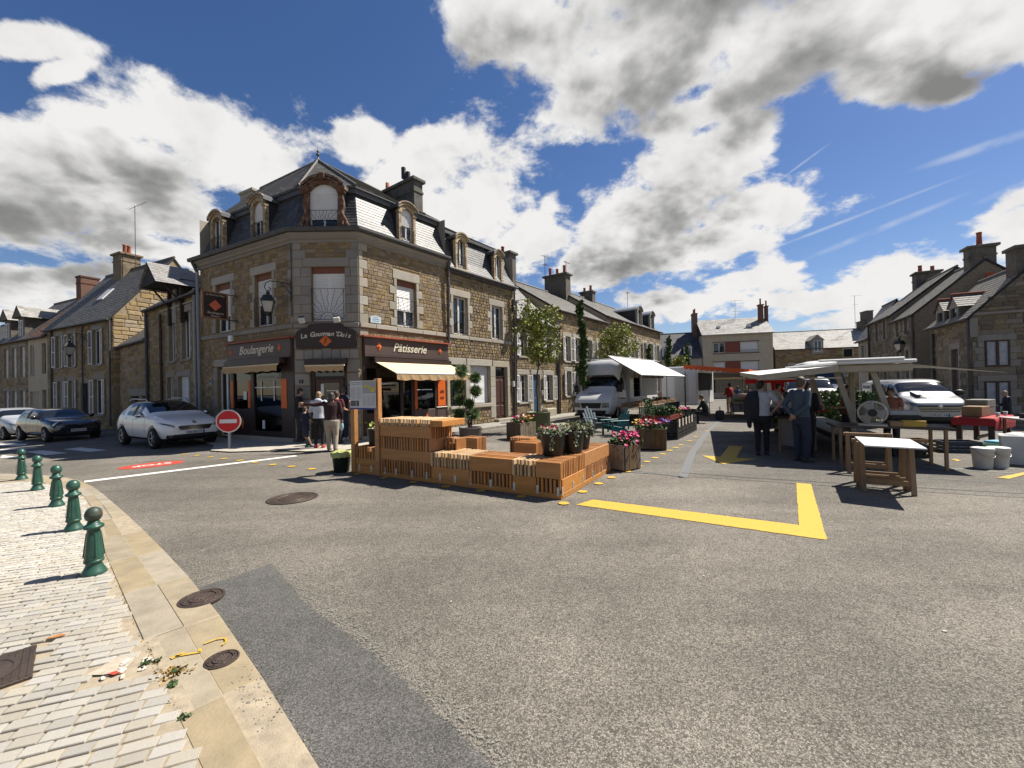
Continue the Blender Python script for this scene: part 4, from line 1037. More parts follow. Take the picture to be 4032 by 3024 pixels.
# brown timber frontage of the right shop
for(a,b)in((.08,.22),(.62,.74),(1.62,1.76),(2.12,2.26),(3.30,3.42),(3.88,3.98)):pan(FRr,a,b,pb,2.9)
pan(FRr,.22,1.62,2.45,2.9);pan(FRr,2.26,3.98,2.3,2.9);pan(FRr,2.26,3.30,pb,.92,m=M_BROWN2);pan(FRr,3.42,3.88,pb,.92,m=M_BROWN2);pan(FRr,.22,.62,pb,.92)
pane(FRr,.74,1.62,.2,2.45);pane(FRr,1.76,2.12,.2,2.5);pane(FRr,2.26,3.3,.95,2.3)
pan(FRr,2.27,2.40,.95,2.2,-.05,M_ORNG,'orange_panel',d=.03);op=pan(FRr,3.44,3.86,1.02,2.12,-.05,M_ORNG,'orange_panel',d=.03)
for t_,z in(('ula',1.6),('tie',1.35)):text_obj('lettering',t_,.2,M_BROWN,op,FRr@T(3.65,-.06,z),.002,shear=.2)
q=MB();q.add([(2.85-.12,-.035,.55),(2.85,-.035,.33),(2.97,-.035,.55),(2.85,-.035,.77),(2.85,-.07,.55)],[(0,1,4),(1,2,4),(2,3,4),(3,0,4)]);q.build('diamond',M_ORNG,bk,FRr)
pan(FRr,3.36,3.94,.95,.99,-.06,M_LET,'sill',d=.06)
# corner sign board with arched top, two floodlights, door
def arch_board(F):
    pts=[(.10,3.14),(LC-.10,3.14),(LC-.08,3.55),(LC-.12,3.68),(LC-.24,3.76),(LC-.48,3.81),(LC-.5,3.90)]
    N=12
    for k in range(N+1):a=pi*k/N;pts.append((LC/2+(LC/2-.52)*cos(a),3.90+.06*sin(a)))
    pts+=[(.5,3.90),(.48,3.81),(.24,3.76),(.12,3.68),(.08,3.55)]
    mb=MB();mb.prism(pts,-.11,.0);b=mb.build('sign_board',M_BROWN,bk,F)
    txt="La Gourman'Duis";n=len(txt);W=LC-.5
    for k,c in enumerate(txt):
        if c==' ':continue
        u=(k+.5)/n-.5;text_obj('letter',c,.22,M_LET,b,F@T(LC/2+u*W,-.115,3.60-.35*u*u)@RY(u*.5),.006,shear=.25,bold=.003)
    q=MB();s=.21;zc=3.36;xc=LC/2
    q.add([(xc-s,-.112,zc),(xc,-.112,zc-s*.9),(xc+s,-.112,zc),(xc,-.112,zc+s*.9),(xc-s,-.13,zc),(xc,-.13,zc-s*.9),(xc+s,-.13,zc),(xc,-.13,zc+s*.9)],[(4,5,6,7),(0,1,5,4),(1,2,6,5),(2,3,7,6),(3,0,4,7)]);dm=q.build('diamond',M_ORNG,b,F)
    q=MB();q.tube([(xc-.04,-.134,zc-.08),(xc+.02,-.134,zc-.01),(xc-.02,-.134,zc+.04),(xc+.05,-.134,zc+.09)],.016,5);q.build('emblem',M_BROWN,dm,F)
    for sx in(.42,LC-.62):
        q=MB();G=F@T(sx,-.34,4.02)@RX(radians(35))@RZ(.25);q.bbox(-.10,.10,-.05,.05,-.09,.09,.02,0,G);fl_=q.build('floodlight',mat('lamp_white',(.62,.61,.58),.4),b)
        q=MB();q.tube([(sx,-.02,3.93),(sx,-.3,4.06)],.018,6,0,F);q.box(-.08,.08,.05,.075,.02,.12,0,G);q.build('lamp_arm',M_IRON,fl_)
arch_board(FC)
pan(FC,.5,.62,.1,2.76,.06);pan(FC,1.60,1.72,.1,2.76,.06);pan(FC,.62,1.60,2.12,2.2,.06);pan(FC,.62,1.60,2.6,2.76,.06)
q=MB();q.quad((.62,.1,2.2),(1.6,.1,2.2),(1.6,.1,2.6),(.62,.1,2.6));q.build('transom_pane',M_GLASS,bk,FC)
dr=pan(FC,.64,1.58,.1,.95,.07,M_WOODD,'door');
for a,b in((.64,.80),(1.42,1.58)):pan(FC,a,b,.95,2.12,.07,M_WOODD,'door_stile',dr)
pan(FC,.8,1.42,1.98,2.12,.07,M_WOODD,'door_rail',dr);q=MB();q.quad((.8,.12,.95),(1.42,.12,.95),(1.42,.12,1.98),(.8,.12,1.98));q.build('door_pane',M_GLASS,dr,FC)
for k in range(3):pan(FC,1.0,1.4,1.2+k*.25,1.23+k*.25,.10,M_PVC,'glazing_bar',dr,.01)
pan(FC,.78,.90,1.55,1.95,.10,M_PVC,'notice',dr,.01);pan(FC,.66,1.56,2.48,2.58,.085,M_CREAM,'blind',bk,.012)
nb=MB();nb.box(.16,.30,-.06,-.045,1.98,2.10);nbp=nb.build('number_plate',M_IRON,bk,FC);text_obj('number','1',.1,M_PVC,nbp,FC@T(.23,-.063,2.04),.002)
# steps, plinths
st_=MB();st_.bbox(.3,LC-.3,-.30,.1,0,.12,.02);st_.build('doorstep',M_GRAN2,bk,FC)
for(F,a,b)in((FL,2.05,LL),(FRr,0,4.0)):q=MB();q.bbox(a,b,-.12,.06,-.05,.16,.015);q.build('plinth',M_GRAN,bk,F)
# drainpipes, cables, plates
pipe(bk,[(.06,-.14,6.55),(.06,-.10,.0)],.06,M_PIPE,F=FL)
q=MB();q.tube([(-.12,-.24,7.0),(-.05,-.22,6.85),(.06,-.14,6.55)],.06,8);q.build('gutter_outlet',M_PIPED,bk,FL)
pipe(bk,[(LR+.0,-.16,6.75),(LR+.0,-.09,3.55)],.055,M_PIPED,F=FRr)
q=MB();q.lathe([(.05,0),(.05,.1),(.10,.2),(.11,.34)],8,0,FRr@T(LR,-.17,6.62));q.build('hopper',M_PIPED,bk)
q=MB();q.tube([(LL-.06,-.035,6.7),(LL-.05,-.035,4.2)],.014,5);q.build('cable',M_IRON,bk,FL)
q=MB();pts=[(.40,4.02),(.82,4.02),(.82,4.22),(.76,4.26),(.68,4.26),(.61,4.29),(.54,4.26),(.46,4.26),(.40,4.22)];q.prism(pts,-.05,-.03);sp_=q.build('street_plate',mat('enamel_blue_white',(.55,.66,.72),.35,.15,12),bk,FRr)
for k,tx in enumerate(('PLACE','DU MARCHE','CENTRE')):pass
for zz,ww in((4.20,.16),(4.14,.28),(4.08,.24)):
    q=MB();q.box(.61-ww/2,.61+ww/2,-.053,-.05,zz,zz+.014);q.build('lettering',mat('plate_blue',(.10,.16,.32),.5),sp_,FRr)
q=MB();q.bbox(2.14,2.36,-.12,0,3.62,3.86,.02);q.build('alarm_box',M_PVC,bk,FL);
q=MB();q.bbox(.62,.82,-.05,0,2.05,2.30,.01);q.build('letter_box',mat('box_grey',(.3,.3,.3),.5),bk,FL);q=MB();q.box(.66,.78,-.056,-.05,2.13,2.25);q.build('plate',M_IRON,bk,FL)
# hanging sign: stands out from the left face
HS=FL@T(2.68,-.08,4.35)
hs=thing('hanging_shop_sign','square brown hanging bakery sign with orange diamond on two brackets','sign',HS)
q=MB();q.bbox(-.03,.03,-1.12,-.32,.0,.92,.01);hb=q.build('board',M_BROWN,hs,HS)
q=MB()
for(y0,y1,z0,z1)in((-1.12,-.32,-.02,.03),(-1.12,-.32,.89,.94),(-1.14,-1.09,-.02,.94),(-.35,-.30,-.02,.94)):q.box(-.04,.04,y0,y1,z0,z1)
q.build('frame',mat('sign_gilt',(.30,.16,.08),.5),hs,HS)
for s in(-1,1):
    G=HS@T(s*.035,-.72,.46)@RZ(-pi/2 if s<0 else pi/2)
    q=MB();q.add([(-.2,0,0),(0,0,-.2),(.2,0,0),(0,0,.2)],[(0,1,2,3)]);q.build('diamond',mat('sign_diamond',(.72,.16,.08),.5),hb,G@T(0,-.002,0))
    text_obj('lettering',"La Gourman'Duis",.085,M_LET,hb,G@T(0,-.003,.36),.001,shear=.25);text_obj('lettering',"Boulangerie",.11,M_LET,hb,G@T(0,-.003,-.27),.001,shear=.25);text_obj('lettering',"Pâtisserie",.08,M_LET,hb,G@T(0,-.003,-.38),.001,shear=.25)
for z in(.0,.92):q=MB();q.tube([(0,0,z),(0,-1.14,z)],.018,6);q.box(-.05,.05,-.02,.0,z-.06,z+.06);q.build('bracket',M_IRON,hs,HS)
lantern(FL@T(LL-.06,-.05,5.28)@RZ(radians(-128)),'black four-sided lantern on a scrolled bracket at the bakery corner',s=1.0)
# ------------------------------------------------------------------ neighbouring houses
def gable_house(name,label,F,w,depth,eave,ridge,ops,m_wall,stone=None,surround=None,roof=None,quota=120,seed=1,over=0.18,z0=-0.9,ch=(.12,.2),wl=(.16,.4),sdepth=.02,slate_sz=(.24,.2),extra_block=(),left_gable=True,right_gable=True,gutter=True,ridge_y=None,group=None,roofunder=None,gable_m=None,gable_stones=0):
    t=thing(name,label,'house',F,group);ry=ridge_y or depth/2
    wall(t,F,w,eave,[o[:4]for o in ops],m_wall,'wall',.18,z0)
    mb=MB();gm=gable_m or m_wall
    mb.quad((w,depth,z0),(0,depth,z0),(0,depth,eave),(w,depth,eave));mb.build('rear_wall',gm,t,F)
    for x,s in((0,-1),(w,1)):
        mb=MB();pts=[(x,0,z0),(x,depth,z0),(x,depth,eave),(x,ry,ridge-.08),(x,0,eave)]
        mb.poly(pts if s>0 else pts[::-1]);mb.build('gable_wall',gm,t,F)
    bl=list(extra_block)
    for o in ops:
        k=o[4]if len(o)>4 else 'casement';opt=o[5]if len(o)>5 else{}
        sr=opt.get('surround',surround)
        if sr is not None:bl+=quoins_round(t,F,o[0],o[1],max(o[2],0),o[3],sr,opt.get('lint',.24),.3,opt.get('wa',.26),.15,lintel_over=.2)
        else:bl.append((o[0]-.02,o[1]+.02,o[2],o[3]))
        if k=='door':
            dm=opt.get('m',M_WOODD);mb=MB();mb.bbox(o[0]+.05,o[1]-.05,.10,.15,o[2]+.02,o[3]-(.42 if opt.get('transom')else.02),.006)
            W_=o[1]-o[0]
            for(a,b)in((.14,.46),(.54,.86)):
                for(c,d)in((.1,.42),(.48,.92)):
                    H_=(o[3]-(.42 if opt.get('transom')else 0))-o[2];mb.bbox(o[0]+W_*a,o[0]+W_*b,.085,.12,o[2]+H_*c,o[2]+H_*d,.012)
            d_=mb.build('door',dm,t,F)
            if opt.get('transom'):q=MB();q.quad((o[0]+.05,.12,o[3]-.4),(o[1]-.05,.12,o[3]-.4),(o[1]-.05,.12,o[3]-.02),(o[0]+.05,.12,o[3]-.02));q.build('transom_pane',M_GLASS,d_,F)
            q=MB();q.ell((o[0]+.14,.07,o[2]+1.0),.028,8,6);q.build('door_handle',M_ZINC,d_,F)
            q=MB();q.bbox(o[0]-.12,o[1]+.12,-.22,.1,o[2]-.14,o[2],.015);q.build('doorstep',M_GRAN,t,F)
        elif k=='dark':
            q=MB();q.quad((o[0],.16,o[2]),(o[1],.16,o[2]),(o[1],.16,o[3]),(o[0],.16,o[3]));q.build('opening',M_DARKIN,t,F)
        elif k=='garage':
            q=MB();n=6
            for i in range(n):a=o[0]+(o[1]-o[0])*i/n;q.bbox(a+.005,a+(o[1]-o[0])/n-.005,.1,.15,o[2],o[3],.008)
            q.build('garage_door',opt.get('m',M_SHUT),t,F)
        else:
            wd=window(t,F,o[0],o[1],o[2],o[3],'roller' if k=='roller' else 'casement',.12,bars=opt.get('bars',0),roll=opt.get('roll',.6),m=opt.get('m'),curtain=opt.get('curtain',False),leaves=opt.get('leaves',2))
            q=MB();q.bbox(o[0]-.06,o[1]+.06,-.07,.14,o[2]-.09,o[2],.01);q.build('sill',sr or M_GRAN,wd,F)
            if opt.get('shut'):shutters(wd,F,o[0],o[1],o[2]+.02,o[3]-.02,opt.get('sw',(o[1]-o[0])*.48),opt.get('sm'),opt.get('sa',12))
            if opt.get('rail'):sunburst_rail(wd,F,o[0]+.03,o[1]-.03,o[2]+.05,.85,-.05)
    if stone is not None:facing(t,F,0,w,-.45,eave-.05,bl,stone,ch,wl,sdepth,.016,quota,seed)
    rm=roof or M_SLATEO;d=over;k=(ridge-eave)/ry
    f0=(-.06,-d,eave-k*d+.05);f1=(w+.06,-d,eave-k*d+.05);g0=(-.06,ry,ridge);g1=(w+.06,ry,ridge);h0=(-.06,depth+d,eave-k*d+.05);h1=(w+.06,depth+d,eave-k*d+.05)
    mb=MB();mb.add([f0,f1,g1,g0,h1,h0]+[(p[0],p[1],p[2]-.12)for p in(f0,f1,g1,g0,h1,h0)],[(0,1,2,3),(3,2,4,5),(7,6,9,8),(8,9,11,10),(0,6,7,1),(0,3,9,6),(1,7,8,2),(3,5,11,9),(2,8,10,4),(5,4,10,11)])
    r=mb.build('roof',roofunder or M_DARKW,t,F)
    slates(r,f0,f1,g1,g0,rm,slate_sz[0],slate_sz[1],0,seed+50,F=F)
    slates(r,h1,h0,g0,g1,rm,slate_sz[0]*1.6,slate_sz[1]*1.6,0,seed+51,F=F)
    mb=MB();mb.tube([(-.08,ry,ridge+.03),(w+.08,ry,ridge+.03)],.07,6);mb.build('ridge_capping',rm,r,F)
    if gutter:mb=MB();mb.tube([(-.05,-d-.05,eave-k*d+.01),(w+.05,-d-.05,eave-k*d+.01)],.06,8);mb.build('gutter',M_PIPED,r,F)
    return t
# ---- second house: shares the mansard line with the bakery
F2=FR(B+D1*LR,D1);W2=4.67
o2=[(.38,1.26,4.0,5.62),(2.92,3.72,4.0,5.58),(1.38,2.70,1.0,2.70),(3.12,4.0,.22,2.68),(.12,1.0,.95,2.70)]
h2=thing('mansard_townhouse','coursed stone townhouse with mansard dormers and brown door, next to the bakery','house',F2)
Z2=6.62
wall(h2,F2,W2,Z2,o2,M_CRSM,'wall',.2,-.3)
bl2=[(0,W2,ZS-.17,ZS-.02),(.0,2.86,2.70,3.0),(2.9,4.2,2.68,2.95),(2.70,3.12,.3,2.7),(4.0,4.2,.2,2.7),(.0,.12,.3,2.7),(1.0,1.38,.3,2.7),(.1,2.75,.82,1.0),(1.3,2.78,.9,2.75),(3.0,4.1,.0,2.75),(.05,1.1,.9,2.75)]
for o in o2[:2]:bl2+=quoins_round(h2,F2,*o,M_GRAN,.30,.3,.32,.15,lintel_over=.2)
for(a,b,c,d,n)in((.02,1.1,2.70,3.0,'lintel'),(1.14,2.86,2.70,3.0,'lintel'),(2.9,4.2,2.68,2.97,'lintel')):block(h2,F2,a,b,c,d,M_GRAN,n)
for(a,b)in((2.72,3.10),(4.02,4.22),(1.04,1.34)):
    for k in range(5):block(h2,F2,a,b,.3+k*.48,.3+(k+1)*.48,M_GRAN)
x=0
for w in(1.3,1.6,1.0,.77):block(h2,F2,x,x+w,ZS-.17,ZS-.02,M_GRAN,'string_course',y=-.06);x+=w
facing(h2,F2,0,W2,-.05,Z2,bl2,M_CRS,(.125,.155),(.13,.27),.03,.022,300,61)
for o in o2[:2]:wd=window(h2,F2,*o,'casement',.13);sunburst_rail(wd,F2,o[0]+.03,o[1]-.03,o[2]+.04,.95,-.05)
wd=window(h2,F2,*o2[2],'roller',.16,roll=.97,leaves=1);q=MB();q.bbox(1.30,2.78,-.10,.16,.84,1.0,.012);q.build('sill',M_GRAN,wd,F2)
wd=window(h2,F2,*o2[4],'casement',.16,m=M_IRON);q=MB();q.bbox(.06,1.08,-.10,.16,.84,.95,.012);q.build('sill',M_GRAN,wd,F2)
o=o2[3];mb=MB();mb.bbox(o[0]+.04,o[1]-.04,.12,.17,o[2],2.2,.006)
for(a,b)in((.1,.38),(.5,.78)):
    for(c,d)in((.12,.62),(.75,1.85)):mb.bbox(o[0]+a,o[0]+b,.10,.14,o[2]+c,o[2]+d,.012)
d_=mb.build('door',M_WOODD,h2,F2);q=MB();q.quad((o[0]+.04,.15,2.24),(o[1]-.04,.15,2.24),(o[1]-.04,.15,2.66),(o[0]+.04,.15,2.66));q.build('transom_pane',M_GLASS,d_,F2);q=MB();q.box(o[0],o[1],.1,.17,2.2,2.24);q.build('transom',M_WOODD,d_,F2)
q=MB();q.bbox(o[0]-.15,o[1]+.2,-.28,.12,.05,.22,.015);q.build('doorstep',M_GRAN,h2,F2)
q=MB();q.bbox(4.38,4.58,-.14,0,1.72,2.0,.02);q.build('meter_box',M_PVC,h2,F2)
# its mansard
b0=[Vector((0,-.1,Z2+.1)),Vector((W2+.1,-.1,Z2+.1))];m0=[Vector((0,.14,Z2+.62)),Vector((W2-.05,.14,Z2+.62))];t0=[Vector((0,.44,8.30)),Vector((W2-.28,.44,8.30))]
mb=MB();mb.quad(b0[0],b0[1],m0[1],m0[0]);mb.quad(m0[0],m0[1],t0[1],t0[0]);inn=Vector((0,6,0));mb.quad(b0[1],b0[1]+inn,m0[1]+inn,m0[1]);mb.quad(m0[1],m0[1]+inn,t0[1]+inn,t0[1]);ms=mb.build('mansard',M_DARKW,h2,F2)
slates(ms,b0[0],b0[1],m0[1],m0[0],M_SLATE,.19,.125,20,71,F=F2);slates(ms,m0[0],m0[1],t0[1],t0[0],M_SLATE,.19,.125,80,72,F=F2)
slates(ms,b0[1],b0[1]+inn,m0[1]+inn,m0[1],M_SLATE,.22,.14,0,73,F=F2);slates(ms,m0[1],m0[1]+inn,t0[1]+inn,t0[1],M_SLATE,.22,.14,0,74,F=F2)
mb=MB();mb.bbox(0,W2-.2,.28,.6,8.30,8.46,.02);mb.build('roof_edge',MAT['lead_band'],h2,F2)
QRl=F2.inverted()@QR;e0_,e1_=Vector((0,.28,8.47)),Vector((W2-.15,.28,8.47));r0=Vector((0,QRl.y,10.5));r1=Vector((W2-1.2,QRl.y,10.3))
mb=MB();mb.quad(e0_,e1_,r1,r0);mb.quad(r0,r1,r1+Vector((1,3.6,-1.9)),r0+Vector((0,3.6,-1.9)));mb.poly([e1_,e1_+Vector((0,6.5,0)),r1]);ur=mb.build('upper_roof',M_DARKW,h2,F2);slates(ur,e0_,e1_,r1,r0,M_SLATEO,.24,.16,0,75,F=F2)
mb=MB();mb.tube([(0,-.2,Z2+.06),(W2+.12,-.2,Z2+.06)],.07,8);mb.box(0,W2+.05,-.16,0,Z2-.08,Z2+.02);mb.build('gutter',M_PIPED,h2,F2)
dormer(h2,F2@T(.89,-.02,6.82),.74,1.32,.6,'arch',mat('peeling_cream_wood',(.52,.42,.27),.85,.25,10,dirt=.6,dirtcol=(.20,.09,.04),dscale=6),rail=True);dormer(h2,F2@T(3.42,-.02,6.78),.68,1.30,.6,'arch',M_OLDW)
mb=MB();mb.quad((W2,0,-.3),(W2,7,-.3),(W2,7,8.3),(W2,0,8.3));mb.quad((W2,7,-.3),(0,7,-.3),(0,7,8.3),(W2,7,8.3));mb.build('side_wall',M_RENDG,h2,F2)
pipe(h2,[(W2-.16,-.2,6.6),(W2-.16,-.08,.1)],.05,M_PIPED,F=F2);pipe(h2,[(W2-.03,-.2,6.0),(W2-.03,-.08,.1)],.045,M_PIPED,F=F2)
lantern(F2@T(W2-.1,-.05,6.0)@RZ(radians(-60)),'wall lantern on the scrolled bracket at the far corner of the mansard townhouse',s=.95)
# ---- third to fifth house of the row
F3=FR(B+D1*8.72,D1);WN={'shut':True,'bars':3,'lint':.26}
h3=gable_house('low_stone_house','low stone house with blue door and pale sunlit slate roof behind the young tree',F3,4.38,8,5.25,8.95,
    [(.30,1.05,.92,2.34,'casement',WN),(1.62,2.28,.18,2.36,'door',{'m':M_BLUED,'lint':.26}),(2.84,3.58,.92,2.34,'casement',WN),(.38,1.05,3.3,4.5,'casement',{'shut':True,'bars':2}),(2.92,3.55,3.3,4.5,'casement',{'shut':True,'bars':2})],
    M_CRSM,M_CRS,M_GRAN,mat('bright_slate',(.17,.165,.155),.55,.2,3,rnd=.3,spec=.5,dirt=.5,dirtcol=(.08,.08,.08),dscale=1.2),220,81,ch=(.10,.16),wl=(.16,.38))
for x_ in(4.2,4.34):pipe(h3,[(x_,-.12,5.2),(x_,-.08,.1)],.045,M_PIPED if x_<4.3 else mat('brown_pipe',(.06,.028,.02),.5),F=F3)
q=MB();q.bbox(2.36,2.54,-.12,0,1.25,1.5,.02);q.build('letter_box',mat('mailbox_beige',(.55,.48,.36),.6),h3,F3)
q=MB();q.bbox(2.45,3.5,-.35,-.02,.05,.5,.05);q.build('stone_bench',M_GRAN,h3,F3)
F4=FR(B+D1*13.1,D1)
WS={'shut':True,'bars':2,'lint':.25}
h4=gable_house('long_stone_house','stone house with white shutters behind the columnar tree, three-pot chimney on its ridge',F4,6.9,8,6.25,8.8,
    [(.80,1.42,1.1,2.6,'casement',WS),(1.95,2.6,1.1,2.6,'casement',WS),(3.6,4.4,.15,2.5,'door',{}),(5.2,5.9,1.1,2.6,'casement',WS),(.72,1.42,3.22,4.72,'casement',WS),(2.0,2.7,3.22,4.72,'casement',WS),(3.7,4.4,3.22,4.72,'casement',WS),(5.3,6.0,3.22,4.72,'casement',WS)],
    M_CRSM,M_CRS,M_GRAN,M_SLATEO,160,82,ch=(.12,.2),wl=(.2,.45))
chimney(h4,F4,-.55,.1,3.0,4.6,7.6,10.2,M_CHIM,1,.12,False,.5)
chimney(h4,F4,6.5,7.25,3.0,4.9,7.6,10.35,M_CHIM,3,.14,False,.65)
antenna(F4@T(7.1,5.2,9.8),'television antenna with two booms on the mast behind the three-pot chimney',2.4,((1.0,1.0,1.0),(.72,.6,.8)))
F5=FR(B+D1*20.0,D1);WS2={'bars':1,'shut':True,'sw':.3}
h5=gable_house('terrace_house','long terrace house with zinc and slate dormers at the far end of the left row',F5,12.7,8,6.75,9.3,
    [(x_,x_+.85,z_,z_+1.45,'casement',WS2)for x_ in(1.0,3.2,5.4,7.6,9.4,11.2)for z_ in(1.0,3.9)],M_CRSM,M_CRS,M_GRAN,mat('mid_slate',(.15,.145,.135),.6,.15,4,rnd=.2),60,83,ch=(.16,.24),wl=(.3,.6))
for x_,st in((7.3,'arch'),(10.6,'arch')):
    dormer(h5,F5@T(x_,.15,6.8),1.25,1.35,1.5,'arch',M_GRAN2,roofm=mat('pale_zinc',(.42,.45,.47),.4,.1,3,metal=.4))
chimney(h5,F5,5.0,5.6,3.4,4.6,8.6,10.0,M_CHIM,2,.08,False,.5)
antenna(F5@T(1.5,4,9.2),'small antenna on the ridge of the long terrace house',2.6,((1.0,.9,.6),));antenna(F5@T(12.2,3,8.6),'thin antenna at the far gable of the long terrace house',2.4,((1.0,.7,.5),))
hb_=MB()
# a dark house standing behind the row
Fb=FR(B+D1*19.5+Vector((-D1.y,D1.x))*9,D1);gable_house('rear_house','dark gabled house peeping over the row behind the chimney',Fb,5.5,6,7.0,10.6,[],M_RENDG,None,None,M_SLATE,0,84)
# ---- far end of the square
DE=Vector((0.967,-0.25)).normalized();PE=Vector((27.9,60.3))
FE=FR(PE,DE)
RW={'m':M_PVC}
ap=thing('apartment_block','cream rendered apartment block with red brown panels between white windows','apartment block',FE)
oE=[]
for z_ in(3.25,6.05):oE+=[(1.45,2.95,z_,z_+1.45),(4.95,7.25,z_,z_+1.45)]
oE+=[(.8,8.2,.3,2.6)]
WE,HE=9.1,8.75
wall(ap,FE,WE,HE,oE,M_RENDC,'wall',.2,-.9)
for i,o in enumerate(oE[:4]):
    wd=window(ap,FE,*o,'casement' if i==2 else 'roller',.14,roll=.98,leaves=2 if i==2 else 1);q=MB();q.bbox(o[0]-.06,o[1]+.06,-.1,.1,o[2]-.08,o[2],.01);q.build('sill',M_RENDG,wd,FE)
    q=MB();q.tube([(o[0],-.08,o[2]+.25),(o[1],-.08,o[2]+.25)],.025,5);q.build('rail',M_IRON,wd,FE)
for z_ in(3.25,6.05):
    q=MB();q.bbox(2.97,4.93,-.02,.1,z_-.02,z_+1.47,.01);q.build('infill_panel',mat('red_brown_panel',(.21,.055,.035),.7),ap,FE)
    q=MB()
    for(a,b,c,d)in((1.3,7.4,z_+1.47,z_+1.56),(1.3,7.4,z_-.2,z_-.1)):q.box(a,b,-.08,.05,c,d)
    q.build('window_band',mat('band_brown',(.15,.09,.07),.7),ap,FE)
q=MB();q.box(0.02,WE-.02,-.01,.01,5.42,5.45);q.build('render_joint',M_RENDG,ap,FE)
q=MB();q.quad((.8,.15,.3),(8.2,.15,.3),(8.2,.15,2.6),(.8,.15,2.6));q.build('shop_window',M_GLASS,ap,FE);q=MB();q.bbox(.6,8.4,-.1,.1,2.6,3.0,.02);q.build('shop_fascia',mat('pale_fascia',(.42,.48,.48),.6),ap,FE)
for k in range(1,5):q=MB();q.box(.8+7.4*k/5-.05,.8+7.4*k/5+.05,.05,.2,.3,2.6);q.build('mullion',M_RENDG,ap,FE)
q=MB();q.add([(.6,-.1,3.0),(8.4,-.1,3.0),(8.4,-1.3,2.45),(.6,-1.3,2.45),(8.4,-1.3,2.2),(.6,-1.3,2.2)],[(0,1,2,3),(3,2,4,5),(3,2,1,0)]);q.build('awning',M_TAUPE,ap,FE)
mb=MB();mb.quad((WE,0,-.4),(WE,8,-.4),(WE,8,HE),(WE,0,HE));mb.quad((0,8,-.4),(0,0,-.4),(0,0,HE),(0,8,HE));mb.quad((WE,8,-.4),(0,8,-.4),(0,8,HE),(WE,8,HE))
for x in(0,WE):mb.poly([(x,0,HE),(x,8,HE),(x,4,11.3)])
mb.build('side_wall',M_RENDC,ap,FE)
mb=MB();mb.add([(-.15,-.3,8.72),(WE+.15,-.3,8.72),(WE+.15,4,11.45),(-.15,4,11.45),(WE+.15,8.3,8.72),(-.15,8.3,8.72)],[(0,1,2,3),(3,2,4,5),(0,3,5),(1,4,2)]);rf=mb.build('roof',M_DARKW,ap,FE);slates(rf,(-.15,-.3,8.72),(WE+.15,-.3,8.72),(WE+.15,4,11.45),(-.15,4,11.45),M_SLATEP,.4,.35,0,91,F=FE)
for x in(2.3,6.3):q=MB();q.bbox(x,x+.45,1.3,1.8,9.75,10.15,.03,0,None);q.build('rooflight',M_PVC,rf,FE)
q=MB();q.tube([(-.1,-.36,8.68),(WE+.1,-.36,8.68)],.08,6);q.build('gutter',M_PVC,rf,FE)
chimney(ap,FE,-.75,-.05,3.2,4.6,8.5,12.5,M_BRICK,3,.06,False,.7);chimney(ap,FE,8.2,8.75,2.4,3.2,9.8,13.1,M_BRICK,1,.1,False,.9);chimney(ap,FE,WE+.05,WE+.4,2.8,3.5,8.0,12.9,M_BRICK,1,.08,False,.8)
antenna(FE@T(5.4,4,11.2),'large antenna with several booms on the apartment block roof',3.0,((1.0,1.6,1.4),(.72,1.4,1.2),(.45,1.0,1.6),(.3,1.8,1.0)))
# dark-roofed house to its left
Fd=FR(PE-DE*8.6,DE);hd=gable_house('dark_roof_house','house with a tall dark slate roof and pale dormers, left of the apartment block',Fd,8.5,8,5.6,9.6,[(2.0,2.9,2.9,4.3,'casement',{}),(5.3,6.2,2.9,4.3,'casement',{})],M_RENDG,None,M_GRAN,M_SLATE,0,92,slate_sz=(.4,.3))
for x in(3.6,6.6):dormer(hd,Fd@T(x,.2,5.5),1.1,1.5,1.2,'arch',M_PVC,roofm=M_SLATE)
# mottled-roof stone house to its right
Fm=FR(PE+DE*(WE+.25),DE);hm=gable_house('mottled_roof_house','long stone house with mottled pale roof and one pointed dormer, right of the apartment block',Fm,13.4,8,6.25,9.0,[(1.7,2.7,2.3,4.0,'casement',{}),(4.6,5.6,2.3,4.0,'casement',{}),(10.9,11.9,4.9,5.9,'dark',{}),(13.0,13.3,4.9,5.9,'dark',{}),(8.2,9.2,4.9,5.9,'dark',{}),(8.2,9.2,2.3,4.0,'casement',{}),(11.0,12.0,2.3,4.0,'casement',{})],M_RUBM,M_CRS,M_GRAN,M_SLATEP,40,93,slate_sz=(.4,.3),ch=(.2,.3),wl=(.4,.8))
dm_=MB();Gd=Fm@T(5.1,-.05,5.9);dm_.box(-.7,.7,-.1,1.6,-.5,1.4,0);dm_.prism([(-.9,1.35),(.9,1.35),(.0,2.15)],-.15,2.2);dd=dm_.build('dormer',M_GRAN2,hm,Gd);window(dd,Gd,-.45,.45,-.2,1.3,'casement',-.16)
chimney(hm,Fm,12.4,13.2,3.0,4.6,7.5,11.4,M_CHIM,0,.06,False);chimney(hm,Fm,11.8,12.4,3.2,4.4,7.5,10.0,M_CHIM,0,.05,False)
antenna(Fm@T(11.6,4.2,9.6),'tall thin antenna on the chimney of the mottled-roof house',4.2,((1.0,1.4,.6),(.7,.6,.5)))
